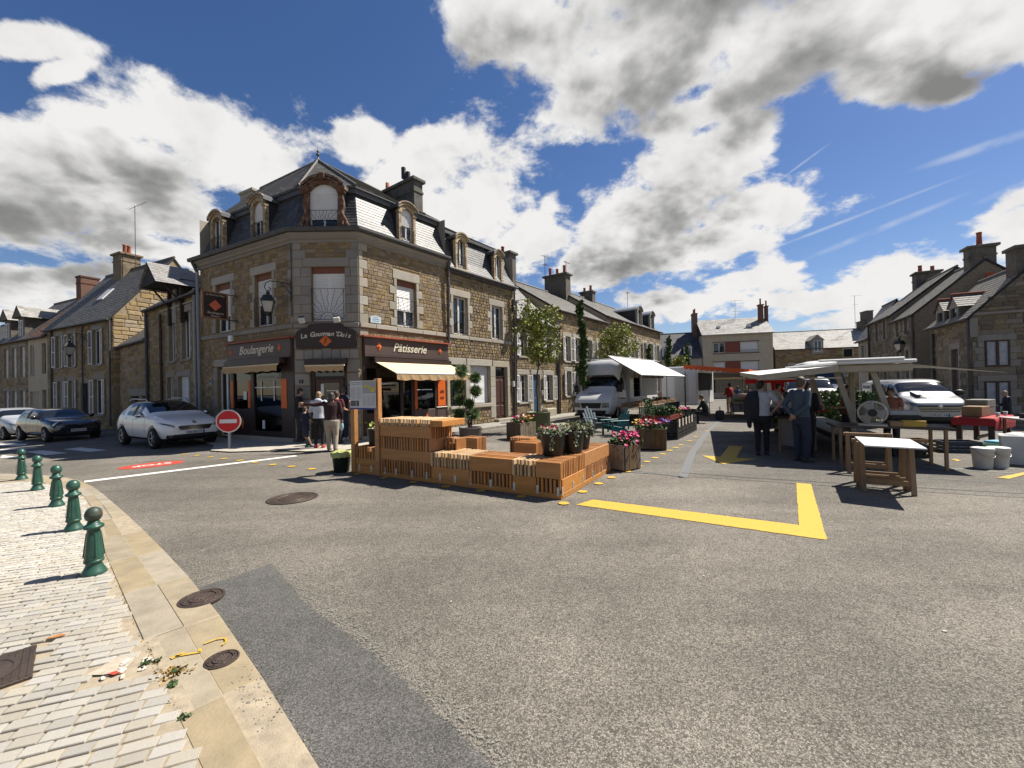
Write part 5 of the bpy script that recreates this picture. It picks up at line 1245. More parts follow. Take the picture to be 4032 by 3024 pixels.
# ------------------------------------------------------------------ row on the right side of the square
PR=Vector((18.8,15.5));DR=Vector((0.46,0.888)).normalized()
def FRt(s_far):return FR(PR+DR*s_far,-DR) # origin at the far (left) end, x runs towards the camera
M_STD=mat('grey_brown_stone',(0.20,0.165,0.115),0.92,0.25,10,rnd=0.35,hue=.006,bump=.7,bscale=40)
M_STDM=mat('grey_mortar',(0.23,0.195,0.145),0.95,0.2,8,bump=.5)
M_FRB=mat('brown_frame',(.05,.022,.018),.5)
WD={'m':M_FRB,'curtain':True,'lint':.28,'wa':.3}
# dormered cottage: its stone gable faces the camera at the right edge
F=FRt(7.0);rc=gable_house('dormered_cottage','stone cottage with two slate-roofed dormers and brown-framed gable windows, right edge',F,4.1,3.8,4.45,6.5,[(2.25,2.9,.15,3.05,'door',{'lint':.3})],M_STDM,M_STD,M_GRAN2,M_SLATEO,90,102,ch=(.14,.24),wl=(.25,.6))
Gg=F@T(4.1,0,0)@RZ(pi/2)
gb=[(0.12,1.3,2.0,3.65),(.12,1.3,.0,1.9)]
for o_ in((.38,1.12,2.15,3.28),(.34,1.10,.15,1.52)):
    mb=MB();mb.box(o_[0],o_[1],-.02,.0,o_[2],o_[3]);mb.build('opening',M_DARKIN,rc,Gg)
    wd=window(rc,Gg,*o_,'casement',-.06,m=M_FRB,curtain=True);quoins_round(rc,Gg,*o_,M_GRAN2,.26,.32,.34,.2,lintel_over=.22)
facing(rc,Gg,0,3.8,-.45,6.4,gb,M_STD,(.12,.22),(.2,.55),.03,.016,200,101,shape=lambda x,z:z<4.35+2.0*(1-abs(x-1.9)/1.9))
mb=MB();mb.bbox(0,3.8,-.05,.02,4.42,4.52,.01);mb.build('string_course',M_GRAN2,rc,Gg)
mb=MB();mb.bbox(-.06,.18,-.08,.1,3.45,4.3,.02);mb.build('corbel',M_GRAN2,rc,Gg)
chimney(rc,F,3.35,4.1,1.4,2.4,6.0,7.25,M_CHIM,0,.08,False)
for x in(1.15,2.55):
    G=F@T(x,.05,3.95);mb=MB();mb.box(-.42,-.30,-.06,.9,0,1.15);mb.box(.30,.42,-.06,.9,0,1.15);mb.box(-.3,.3,-.06,.05,1.03,1.15);mb.prism([(-.42,1.15),(.42,1.15),(0,1.6)],-.04,1.8)
    mb.quad((-.42,0,0),(-.42,1.1,.5),(-.42,1.4,1.15),(-.42,0,1.15));mb.quad((.42,0,0),(.42,0,1.15),(.42,1.4,1.15),(.42,1.1,.5))
    dd=mb.build('dormer',M_GRAN2,rc,G);q=MB();q.box(-.30,.30,.02,.05,0,1.03);q.build('pane',M_GLASS,dd,G)
    sl_=M_SLATE
    for s in(-1,1):slates(dd,(s*.55,-.12,1.04),(s*.55,2.0,1.04),(0,2.0,1.66),(0,-.12,1.66),M_SLATEO,.2,.15,0,5,F=G)
    q=MB();q.tube([(0,-.14,1.68),(0,2.0,1.68)],.05,6);q.build('ridge_capping',M_CLAY,dd,G)
# tall gabled house
F=FRt(12.5);rt=gable_house('tall_right_house','tall stone house with large stack and red clay pot in the right row',F,3.5,5.9,5.45,8.1,[(.6,1.15,4.35,5.3,'casement',{'lint':.1}),(2.0,2.5,4.35,5.3,'casement',{'lint':.1}),(.6,1.2,.3,3.4,'casement',{}),(2.1,2.7,1.2,3.4,'casement',{})],M_STDM,M_STD,M_GRAN2,M_SLATEO,120,103,ch=(.16,.26),wl=(.3,.7),ridge_y=2.9,slate_sz=(.26,.2))
chimney(rt,F,2.85,3.48,2.3,3.35,7.2,8.85,mat('grey_stack',(.15,.14,.12),.9,.3,4,dirt=.5),1,.12,True,.75)
q=MB();q.lathe([(.3,0),(.22,.1),(.16,.55),(.2,.62)],10,0,F@T(3.9,2.9,6.6));q.build('chimney_pot',M_CLAY,rt)
q=MB();q.bbox(3.6,4.2,2.5,3.3,5.0,6.6,.03);q.build('chimney',M_CHIM,rt,F)
F=FRt(17.3);rg=gable_house('grey_stone_house','plain grey stone house with two window columns in the right row',F,4.8,6.2,5.9,8.5,[(1.4,2.0,4.4,5.7,'casement',{}),(3.0,3.6,4.4,5.7,'casement',{}),(1.4,2.0,1.2,3.2,'casement',{}),(3.0,3.6,1.2,3.2,'casement',{})],M_STDM,M_STD,M_GRAN2,M_SLATEO,80,104,ch=(.18,.28),wl=(.3,.7),ridge_y=3.05)
chimney(rg,F,-.5,.3,2.6,3.9,7.5,9.3,M_CHIM,2,.1,True,.5)
F=FRt(20.4);rm_=gable_house('mansard_end_house','far house with steep dark mansard at the end of the right row',F,3.0,6,5.0,7.5,[(1.0,1.8,3.0,4.4,'casement',{})],M_RENDG,None,M_GRAN,M_SLATE,0,105,ridge_y=1.6)
pipe(rc,[(4.05,-.1,4.2),(4.05,-.1,.1)],.05,M_PIPED,F=FRt(7.0));pipe(rt,[(3.45,-.1,5.4),(3.45,-.1,.1)],.06,M_PIPED,F=FRt(12.5));pipe(rg,[(.1,-.1,5.8),(.1,-.1,.1)],.06,M_PIPED,F=FRt(17.3));pipe(rc,[(.5,-.1,4.0),(.5,-.1,.1)],.06,M_PIPED,F=FRt(7.0))
lantern(FRt(12.5)@T(3.4,-.05,4.4)@RZ(radians(-140)),'lantern on a bracket from the tall house of the right row',s=1.05)
# ------------------------------------------------------------------ street on the left
DLs=Vector((-0.901,0.434)).normalized();PG=Vector((-23.2,24.1));GZ=-.30
def FLs(dist):return FR(PG+DLs*dist,-DLs,GZ)
# gabled house: front 0..9.3, its right gable wall stands towards the bakery
M_STL=mat('tan_stone',(0.27,0.20,0.115),0.92,0.24,10,rnd=0.3,hue=.006,bump=.7,bscale=40)
M_STLM=mat('tan_mortar',(0.30,0.24,0.15),0.95,0.2,8,bump=.5)
WL={'shut':True,'bars':0,'sm':M_SHUT,'lint':.28}
WG={'lint':.3,'bars':0,'shut':True,'sa':10,'sw':.34}
F=FLs(9.2);gh=gable_house('gabled_street_house','two-storey stone house with large gable, chimney and antenna, behind the parked cars',F,9.2,6.2,6.7,10.9,
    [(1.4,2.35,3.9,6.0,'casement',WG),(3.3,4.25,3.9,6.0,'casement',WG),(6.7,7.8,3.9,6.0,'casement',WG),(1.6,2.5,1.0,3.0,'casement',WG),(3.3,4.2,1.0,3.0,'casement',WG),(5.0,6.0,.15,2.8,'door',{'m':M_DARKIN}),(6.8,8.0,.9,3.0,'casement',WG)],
    M_STLM,M_STL,M_GRAN2,M_SLATEO,150,111,ch=(.16,.26),wl=(.25,.6),over=.2)
facing(gh,F@T(9.2,0,0)@RZ(pi/2),0,6.2,2.5,10.7,[],mat('gold_gable_stone',(0.36,0.27,0.16),.92,.25,8,rnd=.3,bump=.7,bscale=40),(.2,.32),(.35,.8),.03,.03,140,112,shape=lambda x,z:z<6.5+4.2*(1-abs(x-3.1)/3.1)-.15)
chimney(gh,F,2.6,3.8,2.5,3.6,9.9,12.0,mat('tan_chimney',(.22,.17,.11),.9,.3,4,dirt=.4),2,.12,True,.8)
antenna(F@T(4.3,3.1,10.9),'tall mast antenna on the gabled street house',4.4,((1.0,2.4,.8),))
q=MB();q.bbox(4.0,4.9,.9,1.3,8.0,8.12,.01,0,None);
Gs=F@T(4.4,1.45,8.73)@RX(math.atan(4.2/3.1));q=MB();q.box(-.4,.4,-.5,.5,0,.06);q.build('rooflight',M_PVC,gh,Gs)
pipe(gh,[(9.1,-.12,6.6),(9.1,-.12,.2)],.05,M_PIPED,F=F);pipe(gh,[(5.5,-.1,6.6),(5.5,-.1,.2)],.04,M_PIPED,F=F);pipe(gh,[(.9,-.1,6.6),(.9,-.1,.2)],.06,M_PIPED,F=F)
lantern(F@T(6.4,-.08,5.7)@RZ(radians(-100)),'lantern on the front of the gabled street house',s=1.25)
F=FLs(12.6);cr_=gable_house('cream_narrow_house','narrow cream rendered house with garage door left of the gabled house',F,3.35,6.2,6.3,9.9,[(.4,1.1,3.6,5.7,'casement',{}),(2.4,3.1,3.6,5.7,'dark',{}),(.3,1.9,.1,2.4,'garage',{'m':mat('beige_garage',(.40,.34,.26),.7)}),(2.4,3.1,.1,2.5,'door',{})],M_RENDC,None,None,mat('red_brown_roof',(.16,.085,.06),.85,.2,4,rnd=.25),0,113)
chimney(cr_,F,-.2,.6,2.6,3.7,9.0,11.3,M_BRICK,0,.05,True)
F=FLs(18.4);wh=gable_house('shuttered_street_house','stone house with three closed white shutters and two dormers at the left edge',F,5.8,6.2,6.3,9.8,[(x,x+.9,z,z+2.2,'garage',{})for x in(1.2,2.8,4.4)for z in(3.5,.3)],M_STLM,M_STL,M_GRAN2,M_SLATEO,60,114,ch=(.2,.3),wl=(.35,.7))
for x in(1.2,3.9):
    G=F@T(x,.2,6.1);mb=MB();mb.box(-.6,.6,0,2.4,0,1.9);mb.prism([(-.85,1.85),(.85,1.85),(0,2.6)],-.2,2.8);dd=mb.build('dormer',M_CHIM,wh,G);window(dd,G,-.35,.35,.1,1.6,'casement',-.06,bars=2)
    for s in(-1,1):slates(dd,(s*.95,-.25,1.78),(s*.95,2.8,1.78),(0,2.8,2.68),(0,-.25,2.68),M_SLATEP,.3,.2,0,5,F=G)
F=FLs(30.8);gable_house('far_left_house','stone house cut off by the left picture edge',F,12.3,6.2,6.0,9.0,[(10.5,11.5,.3,2.4,'garage',{})],M_STLM,None,None,M_SLATEO,0,115)
# narrow house beside the bakery, with hoist dormer
PN=Vector((-12.75,17.05));DN=Vector((-0.825,0.565)).normalized();F=FR(PN+DN*6.7,-DN,-.12)
nh=gable_house('hoist_dormer_house','narrow stone house with timber hoist dormer between bakery and outbuilding',F,6.7,6.5,6.15,9.0,[(3.0,3.75,3.35,5.4,'casement',{'lint':.3}),(4.6,5.5,3.35,5.4,'casement',{'lint':.3}),(2.7,3.4,.15,2.6,'casement',{'leaves':1}),(4.1,5.3,.9,2.6,'roller',{'roll':.9})],M_STLM,M_STL,M_GRAN2,M_SLATEO,110,116,ch=(.14,.22),wl=(.2,.5))
G=F@T(4.1,-.1,5.35);mb=MB()
for x in(-.75,.75):mb.box(x-.07,x+.07,-.75,2.4,1.15,1.30);mb.box(x-.07,x+.07,-.05,.09,-.4,1.5);mb.box(x-.03,x+.03,.05,2.2,-.3,1.5)
mb.tube([(.75,-.06,.5),(.75,-.6,1.2)],.04,6);mb.tube([(-.75,-.06,.5),(-.75,-.6,1.2)],.04,6);dd=mb.build('dormer',mat('dark_timber',(.045,.03,.022),.8,.3,8),nh,G)
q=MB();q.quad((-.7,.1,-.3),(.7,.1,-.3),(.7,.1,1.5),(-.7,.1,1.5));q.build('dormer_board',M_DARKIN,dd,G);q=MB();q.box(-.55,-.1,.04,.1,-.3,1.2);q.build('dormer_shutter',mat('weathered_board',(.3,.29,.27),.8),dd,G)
mb=MB();mb.prism([(-1.05,1.2),(1.05,1.2),(0,2.1)],-.9,3.2);mb.build('dormer_roof',M_DARKW,dd,G)
for s in(-1,1):slates(dd,(s*1.12,-.98,1.15),(s*1.12,3.2,1.15),(0,3.2,2.17),(0,-.98,2.17),mat('grey_slate',(.30,.29,.28),.6,.1,4,rnd=.15),.2,.14,0,5,F=G)
pipe(nh,[(.15,-.12,6.0),(.15,-.1,.1)],.07,M_PIPED,F=F);pipe(nh,[(6.35,-.12,6.2),(6.35,-.1,.1)],.06,M_PIPE,F=F);pipe(nh,[(2.2,-.12,5.6),(2.2,-.1,.9)],.06,mat('rust_pipe',(.07,.04,.03),.7),F=F)
q=MB();q.tube([(2.2,-.06,5.75),(6.0,-.06,5.75),(6.05,-.06,5.6),(6.05,-.06,2.2)],.03,6);q.build('cable',mat('cable_beige',(.5,.45,.36),.6),nh,F)
# low outbuilding between the two
F=FR(Vector((-23.0,24.3)),Vector((4.72,-3.3)).normalized(),-.25);ob=gable_house('low_outbuilding','low stone outbuilding with dark opening between the gabled house and the hoist dormer house',F,5.6,5.0,4.9,7.2,[(2.2,3.6,.1,1.9,'dark',{}),(4.2,4.9,.1,1.9,'dark',{})],M_STLM,M_STL,None,M_SLATEO,80,117,ch=(.18,.28),wl=(.3,.6))
q=MB();q.bbox(1.9,5.4,-.06,.05,1.9,2.3,.02);q.build('lintel',M_GRAN2,ob,F)
# ------------------------------------------------------------------ pavement details
M_CAST=mat('cast_iron',(0.085,0.062,0.050),0.55,0.2,12,metal=.35,bump=.5,bscale=60)
def round_cover(F,r,label,group='iron covers set in the ground'):
    t=thing('manhole_cover',label,'manhole cover',F,group);mb=MB();mb.lathe([(r,0),(r,.012),(r*.9,.014),(r*.88,.008),(r*.86,.008),(r*.84,.015),(r*.62,.016),(r*.6,.009),(r*.55,.009),(r*.53,.016),(.001,.017)],32,smooth=False);mb.build('cover',M_CAST,t,F)
    mb=MB()
    for k in range(8):a=2*pi*k/8;mb.bbox(-r*.09,r*.09,-r*.03,r*.03,.012,.021,.003,0,RZ(a)@T(r*.72,0,0)@RZ(pi/2))
    for x in(-.2,0,.2):mb.bbox(x*r-.02*r*3,x*r+.02*r*3,-r*.3,r*.3,.014,.021,.003)
    mb.build('raised_pattern',M_CAST,t,F)
round_cover(T(-3.54,6.62,.0),.37,'large round iron manhole cover in the road before the wooden seating')
round_cover(T(-2.59,3.42,.012),.16,'round iron cover straddling kerb and dark asphalt patch')
round_cover(T(-1.87,2.63,.012),.095,'small round iron cover in the kerb slabs near the yellow paint mark')
Fm_=T(-3.26,2.48,.008)@RZ(atan2(.73,.69));t=thing('access_plate','square ribbed iron plate with round lid in the pavement at left','manhole cover',Fm_,None)
mb=MB();mb.bbox(-.25,.25,-.23,.23,0,.02,.004)
for k in range(16):x=-.24+k*.031;mb.box(x,x+.012,-.22,.22,.02,.024)
mb.build('plate',M_CAST,t,Fm_);mb=MB();mb.lathe([(.19,.02),(.19,.03),(.165,.031),(.16,.026),(.001,.027)],28,smooth=False);mb.bbox(-.03,.03,-.1,.1,.026,.034,.004);mb.build('lid',M_CAST,t,Fm_)
# broken cement patch, grit and weeds
sheet('cement_patch',[rough_poly([(-2.60,2.50),(-2.56,2.66),(-2.44,2.66),(-2.40,2.52)],.012,.05,2)],mat('cement_patch',(.46,.39,.30),.95,.15,20,bump=.4,bscale=50),.024)
mb=MB();rr=random.Random(3)
for k in range(11):x,y=-2.40+rr.uniform(-.08,.1),2.55+rr.uniform(-.08,.1);mb.bbox(-.022,.022,-.012,.012,0,.008,.003,0,T(x,y,.02)@RZ(rr.uniform(0,3))@S3(rr.uniform(.6,1.3),rr.uniform(.6,1.3),1))
mb.build('stone_chips',mat('chip',(.60,.54,.45),.9,.2,30,rnd=.2),kind='stuff')
sheet('red_paint_mark',[rough_poly([(-2.47,2.50),(-2.44,2.53),(-2.40,2.515),(-2.42,2.49)],.004,.02,2)],P_RED,.03)
def leafy(mb,c,n,r,h,size,rr,up=.5,m=0):
    for _ in range(n):
        a=rr.uniform(0,2*pi);q=r*sqrt(rr.random());p=Vector((c[0]+q*cos(a),c[1]+q*sin(a),c[2]+h*rr.random()))
        leaf(mb,p,rr,size*rr.uniform(.6,1.3),up,m)
def leaf(mb,p,rr,s,up=.4,m=0,wd=.5):
    d=Vector((rr.gauss(0,1),rr.gauss(0,1),rr.gauss(up,.6))).normalized();n=d.orthogonal();n.rotate(Matrix.Rotation(rr.uniform(0,6.28),3,d));n=n*s*wd
    a=p-d*s*.5;b=p+d*s*.5;k=d.cross(n).normalized()*s*.12
    mb.add([a,p+n+k,b,p-n+k],[(0,1,2),(0,2,3)],m,False)
M_WEED=mat('weed_green',(.06,.10,.03),.8,.3,20,rnd=.3);M_DRYG=mat('dry_grass',(.30,.20,.07),.9,.3,20,rnd=.3)
mb=MB();rr=random.Random(8)
for(x,y)in((-2.27,2.62),(-2.32,2.60),(-2.06,2.52),(-1.99,2.40),(-2.0,2.42),(-1.73,2.16)):leafy(mb,(x,y,.02),16,.022,.016,.020,rr)
mb.build('kerb_weeds',M_WEED,kind='stuff')
mb=MB()
for k in range(260):
    i=rr.uniform(0,1);p=Vector(KIN[1]).lerp(Vector(KIN[3]),i);leaf(mb,Vector((p.x+rr.gauss(0,.012),p.y+rr.gauss(0,.012),.02)),rr,.014,.1)
for k in range(90):leaf(mb,Vector((-2.08+rr.gauss(0,.04),2.52+rr.gauss(0,.035),.024)),rr,.022,.3)
mb.build('joint_moss',M_DRYG,kind='stuff')
mb=MB()
for k in range(110):
    i=rr.random();p=Vector((-1.25,2.12)).lerp(Vector((-1.75,2.62)),i);x,y=p.x+rr.gauss(0,.05),p.y+rr.gauss(0,.04);s=rr.uniform(.002,.005);mb.bbox(-s,s,-s,s,0,s*1.2,s*.4,0,T(x,y,.014)@RZ(rr.random()*3))
for k in range(120):p=Vector(KOUT[1]).lerp(Vector(KOUT[3]),rr.random());x,y=p.x+rr.gauss(0,.04),p.y+rr.gauss(0,.04);s=rr.uniform(.002,.004);mb.bbox(-s,s,-s,s,0,s*1.2,s*.4,0,T(x,y,.006)@RZ(rr.random()*3))
mb.build('kerb_gravel',mat('grit',(.22,.20,.17),.9,.3,30,rnd=.4),kind='stuff')
sheet('yellow_survey_mark',strip([(-2.20,2.64),(-2.16,2.70)],.03)+strip([(-2.19,2.66),(-2.06,2.70),(-2.09,2.735)],.018)+strip([(-2.10,2.79),(-2.05,2.84),(-2.00,2.85),(-1.965,2.81),(-1.965,2.77)],.014),P_YEL,.0265)
mb=MB();mb.add([(-3.27,2.87,.03),(-3.20,2.88,.034),(-3.16,2.92,.03),(-3.21,2.925,.036)],[(0,1,2,3)]);mb.build('dead_leaf',mat('dead_leaf',(.42,.17,.05),.8),label='single orange brown dead leaf on the setts beside the square iron plate',cat='leaf')
mb=MB()
for k in range(12):x,y=rr.uniform(-1.5,6),rr.uniform(2.6,7);s=rr.uniform(.006,.012);mb.bbox(-s,s,-s*.6,s*.6,0,.004,.001,0,T(x,y,.004)@RZ(rr.random()*3))
mb.build('litter_specks',mat('pale_speck',(.62,.58,.50),.9),kind='stuff')
# ------------------------------------------------------------------ bollards
M_BOL=mat('bollard_green',(0.022,0.085,0.058),0.38,0.2,10,spec=.5,bump=.15,bscale=80,dirt=.25,dirtcol=(.05,.06,.05),dscale=9)
M_BOLR=mat('bollard_worn',(0.035,0.06,0.045),0.5,0.2,10,dirt=.7,dirtcol=(.12,.05,.03),dscale=22)
def bollard(F,label,worn=False,foot_worn=False):
    t=thing('bollard',label,'bollard',F,'green cast iron bollards along the kerb')
    mb=MB();mb.lathe([(.092,0),(.094,.012),(.086,.03),(.072,.055),(.060,.085),(.056,.10),(.068,.108),(.074,.118),(.073,.130),(.066,.137)],24);mb.build('foot',M_BOL,t,F)
    mb=MB();n=12;r0,r1=.070,.046
    mb.lathe([(r0,.137),(r1,.415)],n,smooth=False)
    for k in range(4):
        a=pi/2*k+.4;G=RZ(a)
        mb.add([(r0*.985,-.030,.165),(r0*.985,.030,.165),(r1*1.01+.002,.020,.39),(r1*1.01+.002,-.020,.39),(r0*.985+.006,-.026,.172),(r0*.985+.006,.026,.172),(r1*1.01+.006,.017,.383),(r1*1.01+.006,-.017,.383)],[(0,1,5,4),(1,2,6,5),(2,3,7,6),(3,0,4,7)],0,False,G)
    mb.build('shaft',M_BOL,t,F)
    mb=MB();mb.lathe([(.046,.415),(.052,.42),(.072,.430),(.076,.440),(.074,.452),(.062,.462),(.052,.468),(.046,.476),(.044,.49),(.036,.497)],24);mb.build('collar',M_BOL,t,F)
    mb=MB();mb.lathe([(.034,.492),(.048,.505),(.060,.525),(.064,.548),(.0655,.553),(.064,.558),(.060,.580),(.050,.603),(.034,.618),(.016,.626),(.001,.628)],24);mb.build('knob',M_BOLR if worn else M_BOL,t,F)
    return t
BL=[((-3.99,3.93),'nearest green bollard with a worn knob on the left pavement',True),((-5.55,5.22),'second nearest green bollard on the left pavement',False),((-7.04,6.38),'third green bollard from the camera on the left pavement',False),((-8.62,7.50),'fourth green bollard from the camera on the left pavement',False),((-10.15,8.55),'farthest green bollard of the left pavement row',False)]
for k,(p,lb,wn)in enumerate(BL):bollard(T(p[0],p[1],.024+gz(p[0]))@RZ(.3+k*.9),lb,wn)
bollard(T(-6.12,12.36,.05),'green bollard the boy leans on outside the bakery',False)
# ------------------------------------------------------------------ no-entry sign
SB=T(-8.60,12.57,0)@RZ(radians(10));t=thing('no_entry_sign','round red no entry sign with white bar on a short grey post','road sign',SB)
mb=MB();mb.bbox(-.035,.035,-.03,.03,0,1.1,.006);mb.build('post',mat('galvanised',(.36,.38,.41),.45,.1,6,metal=.4),t,SB)
R_=.345;zc=.855
mb=MB();mb.lathe([(R_,0),(R_,.02),(R_-.03,.024),(.001,.024)],40,0,T(0,-.035,zc)@RX(pi/2),smooth=False);dsc=mb.build('disc',M_PVC,t,SB)
mb=MB();mb.lathe([(R_-.03,.0),(R_-.03,.006),(.001,.006)],40,0,T(0,-.058,zc)@RX(pi/2),smooth=False);mb.build('red_field',mat('sign_red',(.62,.012,.018),.4,.04,3),dsc,SB)
mb=MB();mb.box(-.235,.235,-.070,-.063,zc-.058,zc+.058);mb.build('white_bar',M_PVC,dsc,SB)
mb=MB();mb.lathe([(R_+.02,0),(R_+.02,.012)],8,0,T(-.05,.03,zc+.01)@RX(pi/2)@RZ(pi/8),smooth=False);mb.build('stop_sign_back',mat('sign_back',(.48,.46,.42),.5),t,SB)
# ------------------------------------------------------------------ pale paving outside the bakery and raised pavement of the row
M_PALE=mat('pale_paving',(.46,.42,.35),.9,.15,6,bump=.4,bscale=40,dirt=.3,dirtcol=(.3,.27,.22),dscale=2)
bp_=[gpx(830,1778),gpx(905,1783),gpx(1100,1777),gpx(1240,1783),gpx(1330,1798),gpx(1420,1765)]
q0=FL@Vector((0,-.02,0));q1=FL@Vector((LL,0,0));q2=FC@Vector((LC,0,0))
pv_poly=[tuple(q0.xy),(-12.2,15.7),(-9.6,13.3),bp_[0],bp_[1],bp_[2],bp_[3],(-4.9,11.55),(-4.3,12.25),(-4.05,12.95),(B.x+.05,B.y+.05),(A.x,A.y)]
sheet('bakery_pavement',[pv_poly],M_PALE,.035)
nRv=Vector((D1.y,-D1.x));kp=link('row_pavement',None);kp['kind']='structure'
mb=MB();a=B+nRv*1.25+D1*.5;b=B+nRv*1.35+D1*34;mb.vprism([tuple(B+D1*.2),tuple(a),tuple(b),tuple(B+D1*34)],-.05,.085);mb.build('pavement_slab',mat('row_paving',(.30,.285,.255),.9,.15,5,bump=.4,bscale=60),kp)
for k in range(24):
    s0=.5+k*1.0;mb=MB();mb.bbox(0.006,.994,0,.16,-.05,.095,.012);mb.build('kerb_stone',M_GRAN2,kp,FR(B+D1*s0+nRv*(1.41+.003*k),D1))
# ------------------------------------------------------------------ wooden seating
M_PL=mat('douglas_plank',(0.50,0.225,0.066),0.6,0.16,2.2,stretch=(.6,6,6),rnd=.10,sat=.05,detail=7,bump=.12,bscale=20)
M_LAM=mat('douglas_lath',(0.46,0.205,0.072),0.6,0.2,3,rnd=.30,sat=.08,detail=6)
M_LAMP=mat('pale_lath',(0.58,0.38,0.20),0.65,0.2,3,rnd=.22,sat=.08)
M_STEEL=mat('zinc_bracket',(.60,.60,.58),.4,.1,8,metal=.6)
BA=Vector((-3.36,8.64));BBp=Vector((0.70,6.20));BD=(BBp-BA).normalized();BLn=(BBp-BA).length
FW=FR(BA,BD) # x along the front (left to right), y to the back
ws=thing('wooden_seating','stepped slatted timber seating platform with plant pots on the square','seating',FW)
LAMME={}
def lath_block(x0,x1,y0,y1,z0,z1,axis='y',pitch=.070,th=.036,m=None,jitter=.012,parent=None,over=0.0):
    """a unit of parallel upright laths (planes across x when axis='y')"""
    m=m or M_LAM;rnd=random.Random(int((x0+3)*97+(y0+5)*31+z0*17))
    L=(x1-x0)if axis=='y' else(y1-y0);n=max(2,round(L/pitch));p=L/n
    key=(round((y1-y0)if axis=='y' else(x1-x0),2),round(z1-z0,2),axis,m.name)
    if key not in LAMME:
        mb=MB();w=th/2;l=key[0]/2;h=key[1]
        (mb.bbox(-w,w,-l,l,0,h,.003)if axis=='y' else mb.bbox(-l,l,-w,w,0,h,.003));LAMME[key]=mb.mesh('lath',m)
    for k in range(n):
        c=(x0+(k+.5)*p,(y0+y1)/2,z0)if axis=='y' else((x0+x1)/2,y0+(k+.5)*p,z0)
        j=rnd.choice((0,-jitter,-jitter*.5,jitter*.4))
        link('lath',LAMME[key],parent or ws,FW@T(c[0]+(0 if axis=='y' else 0),c[1]+(j if axis=='y' else 0),c[2]+(rnd.uniform(-.004,.004))))
def plank(x0,x1,y0,y1,z0,z1,name='plank',m=None,b=.006):
    mb=MB();cx,cy,cz=(x0+x1)/2,(y0+y1)/2,(z0+z1)/2;mb.bbox(x0-cx,x1-cx,y0-cy,y1-cy,z0-cz,z1-cz,b);return mb.build(name,m or M_PL,ws,FW@T(cx,cy,cz))
HB=.17;dpt=.62 # base plank height, bench depth
T0=.78
# base planks all along
plank(-.02,BLn,0.0,.05,.0,.085,'base_plank');plank(BLn-.05,BLn+.004,.05,2.40,.0,.085,'base_plank');plank(-.02,.03,.05,dpt,0,.085,'base_plank');plank(.03,BLn-.05,dpt-.05,dpt,0,.085,'base_plank');plank(BLn-dpt,BLn-dpt+.05,dpt,2.40,0,.085,'base_plank')
def solid(x0,x1,z0,z1,y0=0.0,y1=dpt):
    plank(x0,x1,y0,y0+.045,z0,z1);plank(x0,x1,y1-.045,y1,z0,z1)
def unit(x0,x1,z0,z1,y0=0.0,y1=dpt,kind='lath',top=False,m=None):
    if kind=='lath':lath_block(x0,x1,y0,y1,z0,z1,'y',m=m)
    else:
        n=max(2,round((y1-y0)/.056));p=(y1-y0)/n
        plank(x0,x1,y0,y0+.042,z0,z1);lath_block(x0+.003,x1-.003,y0+.045,y1-.045,z0,z1-.002,'x',m=m);plank(x0,x1,y1-.042,y1,z0,z1)
z1_,z2_,z3_,z4_,z5_=.085,.31,.53,.755,.88
# totem bay at the far left: low stack between the posts
XA,XB,XT=.12,.71,2.17;X1=.85
plank(XA,XB,.0,.045,.085,.17);plank(XA,XB,.0,.045,.175,.32);unit(XA,XB,.085,.32,.05,dpt,kind='lath');unit(XA,XB,.32,.545,kind='lath')
# tall block
unit(X1,XT,.085,.34,kind='lath');unit(X1,XT,.34,.555,kind='plank');unit(X1,XT,.555,.79,kind='lath');unit(X1,XT,.79,1.01,kind='plank')
lath_block(X1,XT+.06,0.0,dpt,1.01,1.14,'y',m=M_LAMP,jitter=.03);plank(XT+.06,XT+.30,-.02,dpt+.02,1.02,1.13,'top_board');plank(XT+.02,XT+.058,-.03,dpt+.02,1.015,1.135,'top_board')
unit(XT+.02,XT+.32,.555,.77,dpt-.26,dpt+.04,kind='lath')
# bench units
unit(XT,3.03,.085,.305,kind='plank');lath_block(XT,3.03,0,dpt,.305,.55,'y',m=M_LAMP,jitter=.03)
unit(3.03,3.89,.085,.30,kind='lath');unit(3.03,3.89,.30,.545,kind='plank')
unit(3.89,4.31,.085,.305,kind='plank');lath_block(3.89,4.31,0,dpt,.305,.555,'y',m=M_LAMP,jitter=.03)
unit(4.31,BLn,.085,.30,kind='lath');unit(4.31,BLn,.30,.55,kind='plank')
# return leg to the back on the right
def runit(y0,y1,z0,z1,kind):
    x0,x1=BLn-dpt,BLn
    if kind=='plank':plank(x1-.042,x1,y0,y1,z0,z1);lath_block(x0+.045,x1-.045,y0,y1,z0,z1-.002,'x');plank(x0,x0+.042,y0,y1,z0,z1)
    else:lath_block(x0,x1,y0,y1,z0,z1,'x')
plank(BLn-.042,BLn+.002,.046,.98,.088,.295);runit(dpt,.98,.085,.295,'lath');runit(.98,2.3,.085,.31,'lath');runit(dpt,.98,.30,.548,'lath');runit(.98,2.3,.315,.555,'plank')
